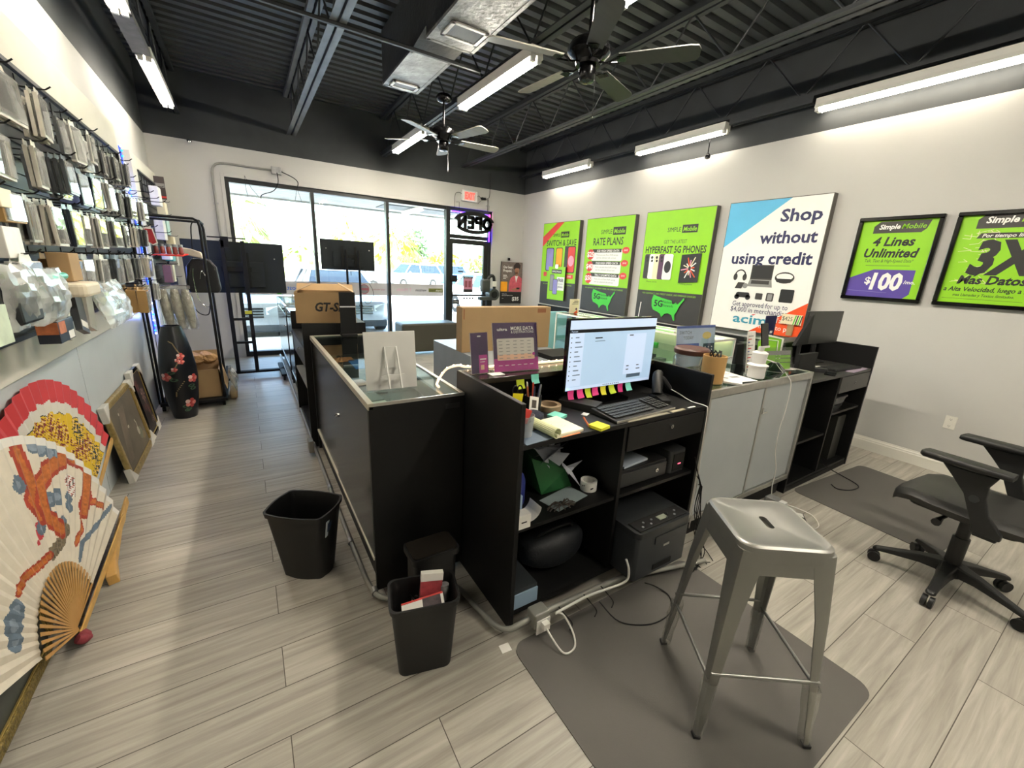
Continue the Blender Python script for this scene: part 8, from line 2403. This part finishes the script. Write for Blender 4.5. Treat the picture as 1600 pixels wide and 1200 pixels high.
for sx, sy in ((1, 0), (-1, 0), (0, 1), (0, -1)):
    if sx:
        m.prism([(sx * 0.151, -0.11, SH - 0.05), (sx * 0.151, 0.11, SH - 0.05), (sx * 0.155, 0.085, SH - 0.1), (sx * 0.155, -0.085, SH - 0.1)], (-sx * 0.003, 0, 0))
    else:
        m.prism([(-0.11, sy * 0.151, SH - 0.05), (0.11, sy * 0.151, SH - 0.05), (0.085, sy * 0.155, SH - 0.1), (-0.085, sy * 0.155, SH - 0.1)], (0, -sy * 0.003, 0))
build(m, 'apron', SM, t, local=True)
WRP = glass('clear_wrap_film', '#f2f2ee', 0.12, 0.12, milk=0.1)
for sx, sy in ((1, 1), (1, -1), (-1, 1), (-1, -1)):
    R = []
    for z, o_, w_, r_ in ((0.012, 0.196, 0.02, 0.008), (0.25, 0.182, 0.033, 0.012), (0.5, 0.167, 0.05, 0.016), (SH - 0.06, 0.1525, 0.075, 0.02), (SH - 0.02, 0.15, 0.085, 0.022)):
        pts = [(o_ - w_, o_), (o_ - r_, o_), (o_ - r_ * 0.3, o_ - r_ * 0.3), (o_, o_ - r_), (o_, o_ - w_), (o_ - 0.004, o_ - w_), (o_ - 0.004 - r_ * 0.2, o_ - r_ - 0.002), (o_ - r_ - 0.002, o_ - 0.004 - r_ * 0.2), (o_ - w_, o_ - 0.004)]
        R.append([(sx * a_, sy * b_, z) for a_, b_ in pts])
    lg = build(M().loft(R), 'leg', SM, t, local=True, smooth=30)
    build(M().box(sx * 0.176 if sx > 0 else -0.2, sy * 0.176 if sy > 0 else -0.2, 0, sx * 0.2 if sx > 0 else -0.176, sy * 0.2 if sy > 0 else -0.176, 0.012), 'foot_cap', PLB, lg, local=True)
    rr = random.Random(sx * 3 + sy)
    W_ = []
    for z in (0.01, 0.04, 0.08, 0.12, 0.17, 0.21, 0.24):
        c_ = 0.187 - 0.06 * z
        e = 0.017 + 0.03 * z
        W_.append([(sx * (c_ - 0.004) + e * math.cos(a) * rr.uniform(0.95, 1.3), sy * (c_ - 0.004) + e * math.sin(a) * rr.uniform(0.95, 1.3), z) for a in [i * 2 * PI / 10 for i in range(10)]])
    build(M().loft(W_, cap=False), 'plastic_wrap', WRP, lg, local=True)
for (a, b), z in zip((((1, 1), (1, -1)), ((1, -1), (-1, -1)), ((-1, -1), (-1, 1)), ((-1, 1), (1, 1))), (0.27, 0.24, 0.27, 0.24)):
    c_ = 0.178
    build(M().tube([(a[0] * c_, a[1] * c_, z), (b[0] * c_, b[1] * c_, z)], 0.0065, 8), 'cross_bar', SM, t, local=True, smooth=50)

# ---- waste baskets
def basket(name, label, c, rz, w, d, h, tp, r, liner=False, bow=0.0):
    t = thing(name, label, 'waste basket', c, rz)
    def shape(w_, d_, r_):
        P = rr2(-w_ / 2, -d_ / 2, w_ / 2, d_ / 2, r_, 5)
        out = []
        for i, (x, y) in enumerate(P):
            x2, y2 = P[(i + 1) % len(P)]
            out.append((x, y))
            if i % 6 == 5:
                for s_ in (0.25, 0.5, 0.75):
                    q = (x + (x2 - x) * s_, y + (y2 - y) * s_)
                    b_ = bow * 4 * s_ * (1 - s_)
                    L = math.hypot(x2 - x, y2 - y)
                    out.append((q[0] + (y2 - y) / L * b_, q[1] - (x2 - x) / L * b_))
        return out
    def ring(s_, z, off=0.0):
        return [(x, y, z) for x, y in shape(w - tp * (1 - s_) + off * 2, d - tp * (1 - s_) + off * 2, r)]
    m = M()
    m.loft([ring(0, 0.0), ring(0.5, h * 0.5), ring(0.93, h * 0.93), ring(0.94, h * 0.935, 0.006), ring(1, h, 0.007), ring(1, h, -0.001), ring(0.94, h * 0.93, -0.004), ring(0.5, h * 0.5, -0.004), ring(0.02, 0.008, -0.004)])
    build(m, 'bin', PLB, t, local=True, smooth=35)
    return t
t = basket('waste_basket', 'black waste basket standing alone on the wood aisle', (0.135, 2.06, 0), math.radians(-38), 0.285, 0.22, 0.375, 0.075, 0.03, bow=0.012)
T = Matrix.Rotation(math.radians(0), 4, 'Z')
m = M()
m.prism([(0.133, -0.06, 0.24), (0.133, 0.02, 0.24), (0.144, 0.02, 0.325), (0.144, -0.06, 0.325)], (0.003, 0, 0))
st = build(m, 'sticker', mat('pale_sticker', '#b9c3cd', 0.5), t, local=True)
build(M().prism([(0.1377, -0.048, 0.265), (0.1377, 0.008, 0.265), (0.1437, 0.008, 0.31), (0.1437, -0.048, 0.31)], (0.0035, 0, 0)), 'sticker_symbol', mat('sticker_navy', '#1e3656', 0.5), st, local=True)
t = basket('waste_basket', 'black waste basket with red and white cartons in it, before the display case', (0.462, 1.275, 0), math.radians(-14), 0.25, 0.165, 0.335, 0.045, 0.03)
Tb = Matrix.Translation((0.462, 1.275, 0)) @ Matrix.Rotation(math.radians(-14), 4, 'Z')
RC = mat('red_print_carton', '#b04a50', 0.5, var=0.3, scale=30)
c1 = thing('phone_carton', 'red and white phone carton standing up in the waste basket', 'box', (0.5, 1.28, 0.2))
T1 = Tb @ Matrix.Translation((0.03, 0.035, 0.24)) @ Matrix.Rotation(-0.12, 4, 'X') @ Matrix.Rotation(0.1, 4, 'Y')
build(M(T1).box(-0.045, -0.012, 0, 0.04, 0.012, 0.13), 'carton', RC, c1, bev=0.001)
build(M(T1).box(-0.046, -0.0125, 0.1, 0.041, 0.0125, 0.132), 'white_band', PAP, c1)
c1 = thing('phone_carton', 'flat white phone carton with a red edge lying in the waste basket', 'box', (0.46, 1.25, 0.2))
T1 = Tb @ Matrix.Translation((0.0, -0.02, 0.27)) @ Matrix.Rotation(0.25, 4, 'X') @ Matrix.Rotation(-0.2, 4, 'Y')
build(M(T1).box(-0.08, -0.025, 0, 0.08, 0.025, 0.03), 'carton', PAP, c1, bev=0.001)
build(M(T1).box(-0.08, 0.0255, 0.0, 0.08, 0.0262, 0.03).box(-0.08, 0.018, 0.0302, 0.08, 0.025, 0.0308), 'red_edge', INKS[RD], c1)
build(M(T1).box(0.0, -0.025, 0.0302, 0.07, 0.02, 0.0308), 'dark_picture', mat('carton_picture', '#3a2d31', 0.4, var=0.5, scale=50), c1)
one(M(Tb).cyl((0.088, 0.03, 0.25), (0.088, 0.04, 0.31), 0.018, n=14), 'tape_core', mat('grey_core', '#8a8c8d', 0.4, var=0.3, scale=40), 'small grey roll stuck at the side of the filled basket', 'roll', smooth=40)
m = M(Tb)
rr = random.Random(4)
for k in range(16):
    q = [Vector((-0.07 + 0.07 * rr.random(), -0.02 + 0.06 * rr.random(), 0.25 + 0.06 * rr.random())) for _ in range(3)]
    m.poly(q)
one(m, 'clear_wrapper', glass('shiny_wrap', '#cfcfcf', 0.05, 0.3), 'shiny crumpled clear wrapper in the filled basket', 'wrapper')
t = thing('lidded_bin', 'small black bin with a flat shiny lid between the filled basket and the case', 'waste basket', (0.575, 1.478, 0), math.radians(0))
build(M().rrect(-0.095, -0.06, 0.095, 0.06, 0.02, 0.0, 0.335), 'bin', PLB, t, local=True, smooth=40)
build(M().rrect(-0.108, -0.072, 0.108, 0.072, 0.022, 0.336, 0.362), 'rim', PLB, t, local=True, smooth=40)
build(M().rrect(-0.1, -0.064, 0.1, 0.064, 0.018, 0.3622, 0.368), 'lid', mat('shiny_brown_black', '#201d19', 0.15), t, local=True, smooth=40)

# ---- office chair
t = thing('office_chair', 'black five-wheel office chair with padded arms, cut by the frame edge', 'chair', (3.07, 0.30, 0), math.radians(-4))
build(M().cyl((0, 0, 0.075), (0, 0, 0.15), 0.05, 0.04, 20), 'hub', PLB, t, local=True, smooth=40)
for k in range(5):
    a = math.radians(184 - 72 * k)
    c_, s_ = math.cos(a), math.sin(a)
    m = M()
    R = []
    for r_, zc, w_, h_ in ((0.03, 0.12, 0.045, 0.06), (0.12, 0.115, 0.032, 0.045), (0.24, 0.092, 0.022, 0.03), (0.3, 0.08, 0.022, 0.022), (0.315, 0.075, 0.014, 0.014)):
        R.append([(r_ * c_ - v * s_, r_ * s_ + v * c_, zc + z) for v, z in ((-w_, -h_ * .5), (w_, -h_ * .5), (w_ * .8, h_ * .5), (-w_ * .8, h_ * .5))])
    ar = build(m.loft(R), 'base_arm', PLB, t, local=True, bev=0.008)
    x, y = 0.3 * c_, 0.3 * s_
    m = M()
    for o_ in (-0.014, 0.014):
        m.cyl((x + o_ * s_ - 0.009 * s_, y - o_ * c_ + 0.009 * c_, 0.029), (x + o_ * s_ + 0.009 * s_, y - o_ * c_ - 0.009 * c_, 0.029), 0.029, n=16)
    build(m, 'caster', PLB, ar, local=True, smooth=40)
m = M().cyl((0, 0, 0.15), (0, 0, 0.3), 0.034, n=18).cyl((0, 0, 0.3), (0, 0, 0.42), 0.026, n=18)
build(m, 'gas_lift', PLB, t, local=True, smooth=40)
build(M().box(-0.1, -0.12, 0.41, 0.1, 0.12, 0.46), 'tilt_mechanism', PLB, t, local=True, bev=0.015)
build(M().tube([(-0.1, 0.05, 0.435), (-0.17, 0.06, 0.425), (-0.24, 0.06, 0.42)], [0.009, 0.009, 0.02], 8), 'lever', PLB, t, local=True)
m = M()
R = []
for y, zt, w_ in ((-0.24, 0.5, 0.2), (-0.2, 0.525, 0.235), (-0.05, 0.52, 0.25), (0.1, 0.522, 0.25), (0.2, 0.525, 0.24), (0.26, 0.505, 0.215), (0.285, 0.475, 0.17)):
    P = []
    for i in range(17):
        u = -1 + 2 * i / 16
        P.append((u * w_, y - 0.02 * u * u, zt + 0.012 * abs(u) ** 3 - (0.03 if abs(u) == 1 else 0)))
    for i in range(17):
        u = 1 - 2 * i / 16
        P.append((u * w_ * 0.97, y - 0.02 * u * u, zt - 0.045))
    R.append(P)
build(m.loft(R), 'seat', mat('black_mesh_seat', '#1e1d1a', 0.5, var=0.12, scale=60, bump=0.15, bscale=500), t, local=True, smooth=50)
build(M().rrect(-0.2, -0.2, 0.2, 0.2, 0.05, 0.455, 0.478), 'seat_pan', PLB, t, local=True)
for s_ in (-1, 1):
    m = M()
    m.loft([[(s_ * 0.26 + a_, 0.185, 0.752 + b_) for a_, b_ in rr2(-0.03, 0, 0.03, 0.022, 0.01, 3)], [(s_ * 0.265 + a_, 0.17, 0.748 + b_) for a_, b_ in rr2(-0.042, 0, 0.042, 0.034, 0.014, 3)], [(s_ * 0.27 + a_, -0.02, 0.748 + b_) for a_, b_ in rr2(-0.047, 0, 0.047, 0.034, 0.014, 3)], [(s_ * 0.265 + a_, -0.13, 0.752 + b_) for a_, b_ in rr2(-0.038, 0, 0.038, 0.026, 0.011, 3)]])
    ar = build(m, 'armrest', PLB, t, local=True, smooth=45)
    m = M()
    m.loft([[(s_ * 0.275 + a_, y, z) for a_ in (-0.014, 0.014)] + [(s_ * 0.275 + a_, y2, z) for a_ in (0.014, -0.014)] for y, y2, z in ((0.1, -0.09, 0.745), (0.05, -0.07, 0.69), (0.0, -0.075, 0.63), (-0.03, -0.1, 0.56), (-0.06, -0.16, 0.49), (-0.06, -0.16, 0.46))])
    m.box(min(s_ * 0.16, s_ * 0.285), -0.15, 0.445, max(s_ * 0.16, s_ * 0.285), -0.07, 0.462)
    build(m, 'arm_support', PLB, ar, local=True, bev=0.006)
    build(M().cyl((s_ * 0.2885, -0.04, 0.62), (s_ * 0.293, -0.04, 0.62), 0.018, n=14), 'adjust_button', PLG, ar, local=True)
m = M()
R = []
for z, y, w_ in ((0.6, -0.27, 0.2), (0.7, -0.275, 0.235), (0.85, -0.28, 0.24), (1.0, -0.3, 0.22), (1.08, -0.315, 0.19)):
    R.append([(u * w_, y - 0.03 + 0.04 * u * u, z) for u in (-1, -.6, -.2, .2, .6, 1)] + [(u * w_, y - 0.055 + 0.04 * u * u, z) for u in (1, .6, .2, -.2, -.6, -1)])
build(m.loft(R), 'backrest', mat('black_mesh_back', '#191917', 0.6, bump=0.2, bscale=500), t, local=True, smooth=50)
build(M().tube([(0, -0.1, 0.44), (0, -0.26, 0.46), (0, -0.33, 0.6), (0, -0.34, 0.85)], 0.022, 10, sm=4), 'back_bar', PLB, t, local=True, smooth=60)

# ---- conduit and wiring round the counters
CON = mat('grey_conduit', '#8f8f88', 0.45, 0.3, var=0.15, scale=8)
t = thing('floor_conduit', 'grey electrical conduit running along the floor around the counters', 'conduit', (0.36, 3.0, 0))
m = M().tube([(0.355, 7.35, 0.07), (0.352, 6.0, 0.06), (0.348, 3.7, 0.06), (0.345, 2.6, 0.06), (0.35, 1.95, 0.055), (0.36, 1.72, 0.045), (0.40, 1.635, 0.035), (0.48, 1.61, 0.03), (0.60, 1.61, 0.03), (0.69, 1.6, 0.03), (0.735, 1.52, 0.03), (0.755, 1.38, 0.03), (0.775, 1.25, 0.035), (0.81, 1.185, 0.05), (0.87, 1.168, 0.07), (0.905, 1.166, 0.075)], 0.0125, 10, sm=5)
build(m, 'bent_pipe', CON, t, smooth=60)
build(M().cyl((0.985, 1.165, 0.075), (1.47, 1.165, 0.055), 0.0145, n=12).cyl((1.47, 1.165, 0.055), (2.02, 1.05, 0.03), 0.0125, n=12), 'straight_pipe', CON, t, smooth=50)
for x, y, z in ((0.345, 2.1, 0.058), (0.345, 2.75, 0.06), (0.37, 1.69, 0.042)):
    build(M().cyl((x, y - 0.018, z), (x, y + 0.018, z), 0.0165, n=12), 'coupling', STL, t, smooth=40)
bx = build(M().box(0.905, 1.125, 0.045, 0.985, 1.19, 0.12), 'junction_box', CON, t, bev=0.008)
build(M().box(0.915, 1.121, 0.02, 0.985, 1.126, 0.09), 'outlet_face', WHT, bx)
build(M().box(0.30, 3.44, 0.03, 0.338, 3.54, 0.13), 'junction_box', CON, t, bev=0.006)
m = M()
m.tube([(0.95, 1.11, 0.07), (0.95, 1.07, 0.05), (0.97, 1.0, 0.012), (1.03, 1.0, 0.009), (1.07, 1.06, 0.015), (1.06, 1.12, 0.06), (1.02, 1.13, 0.085)], 0.0045, 6, sm=6)
m.box(0.935, 1.095, 0.055, 0.965, 1.12, 0.085)
one(m, 'white_cable', PAP, 'white power cord looping out of the floor junction box', 'cable', smooth=60)
one(M().tube([(1.02, 1.13, 0.08), (1.2, 1.125, 0.095), (1.36, 1.12, 0.08), (1.45, 1.11, 0.09), (1.46, 1.115, 0.15), (1.45, 1.13, 0.2)], 0.006, 8, sm=6), 'white_hose', PAP, 'thick white cable running along the conduit to the printer', 'cable', smooth=60)
one(M().tube([(1.26, 1.1, 0.06), (1.3, 1.0, 0.01), (1.42, 0.92, 0.008), (1.56, 0.92, 0.008), (1.64, 0.99, 0.008), (1.62, 1.06, 0.02), (1.55, 1.075, 0.06)], 0.003, 6, sm=6), 'black_cable', BLKM, 'thin black cord looping onto the stool mat below the printer', 'cable')
m = M()
for k, (a, b) in enumerate(((1.05, 0.2), (1.2, 0.16), (1.31, 0.3))):
    m.tube([(a, 1.145, 0.09), (a + 0.02, 1.12, 0.06), (a + 0.05, 1.1, 0.012), (a + 0.02, 1.08, 0.008)], 0.0028, 5, sm=5)
one(m, 'cable_ties', BLKM, 'black cable ends dangling from the conduit before the bottom shelf', 'cable')
m = M()
rr = random.Random(12)
for k in range(6):
    x = 2.0 + 0.02 * k
    m.tube([(x, 1.205 - 0.004 * k, 0.6 - 0.06 * k), (2.07 - 0.03 * rr.random(), 1.19 - 0.02 * rr.random(), 0.42), (2.02 + 0.1 * rr.random(), 1.17, 0.28), (2.05 + 0.12 * rr.random(), 1.16, 0.12), (1.98 + 0.14 * rr.random(), 1.1, 0.02), (1.9 + 0.2 * rr.random(), 1.04, 0.008)], 0.0026, 5, sm=6)
one(m, 'cable_tangle', BLKM, 'tangle of thin black cables hanging at the desk corner by the printer', 'cable')
t = thing('white_plug', 'white charger plug lying at the corner of the printer', 'plug', (1.93, 1.06, 0.0))
build(M().cbox((1.93, 1.07, 0.03), (0.03, 0.03, 0.055), R=Matrix.Rotation(0.4, 3, 'X')), 'plug', WHT, t, bev=0.004)
build(M().cbox((1.93, 1.052, 0.028), (0.015, 0.004, 0.02), R=Matrix.Rotation(0.4, 3, 'X')), 'socket', BLKM, t)
# wiring beside the showcase
t = thing('outlet_box', 'grey floor outlet box with white plugs beside the white showcase doors', 'outlet', (2.95, 1.12, 0))
build(M().box(2.92, 1.13, 0.0, 3.0, 1.2, 0.11), 'box', STL, t, bev=0.006)
build(M().box(2.97, 1.09, 0.06, 3.02, 1.13, 0.09), 'white_plug', WHT, t, bev=0.004)
one(M().cyl((2.1, 1.165, 0.06), (2.91, 1.165, 0.06), 0.0145, n=12), 'floor_conduit', CON, 'grey conduit length under the white showcase doors', 'conduit', smooth=50)
one(M().tube([(3.02, 1.1, 0.07), (3.12, 1.06, 0.03), (3.16, 0.98, 0.008), (3.06, 0.9, 0.008), (2.96, 0.9, 0.008)], 0.0035, 6, sm=6).tube([(2.97, 1.12, 0.05), (2.9, 1.06, 0.03), (2.88, 0.98, 0.008)], 0.0035, 6, sm=5), 'white_cable', PAP, 'white charger cord lying on the wood beside the outlet box', 'cable', smooth=60)
t = thing('power_adapter', 'black power adapter with a white label lying on the wood behind the stool', 'adapter', (2.98, 0.98, 0))
build(M(Matrix.Translation((3.0, 0.99, 0)) @ Matrix.Rotation(0.6, 4, 'Z')).box(-0.07, -0.03, 0, 0.07, 0.03, 0.035), 'brick', PLB, t, bev=0.006)
build(M(Matrix.Translation((3.0, 0.99, 0)) @ Matrix.Rotation(0.6, 4, 'Z')).box(0.01, -0.022, 0.035, 0.06, 0.022, 0.0358), 'label_plate', PAP, t)
one(M().tube([(2.93, 0.95, 0.01), (2.86, 1.0, 0.006), (2.82, 1.08, 0.006), (2.9, 1.13, 0.03)], 0.004, 6, sm=5), 'black_cable', BLKM, 'black cord from the adapter curling to the outlet box', 'cable')
one(M().tube([(4.02, 1.3, 0.085), (4.03, 1.215, 0.05), (4.08, 1.13, 0.01), (4.0, 1.0, 0.009), (3.86, 1.0, 0.009), (3.78, 1.06, 0.009), (3.82, 1.12, 0.009)], 0.004, 6, sm=6), 'black_cable', BLKM, 'black cord looping onto the mat before the desk by the wall', 'cable')
one(M(Matrix.Translation((0.775, 1.15, 0)) @ Matrix.Rotation(-0.1, 4, 'Z')).box(-0.022, -0.02, 0, 0.022, 0.02, 0.0015), 'paper_scrap', PAP, 'small white paper scrap on the wood at the mat corner', 'paper')
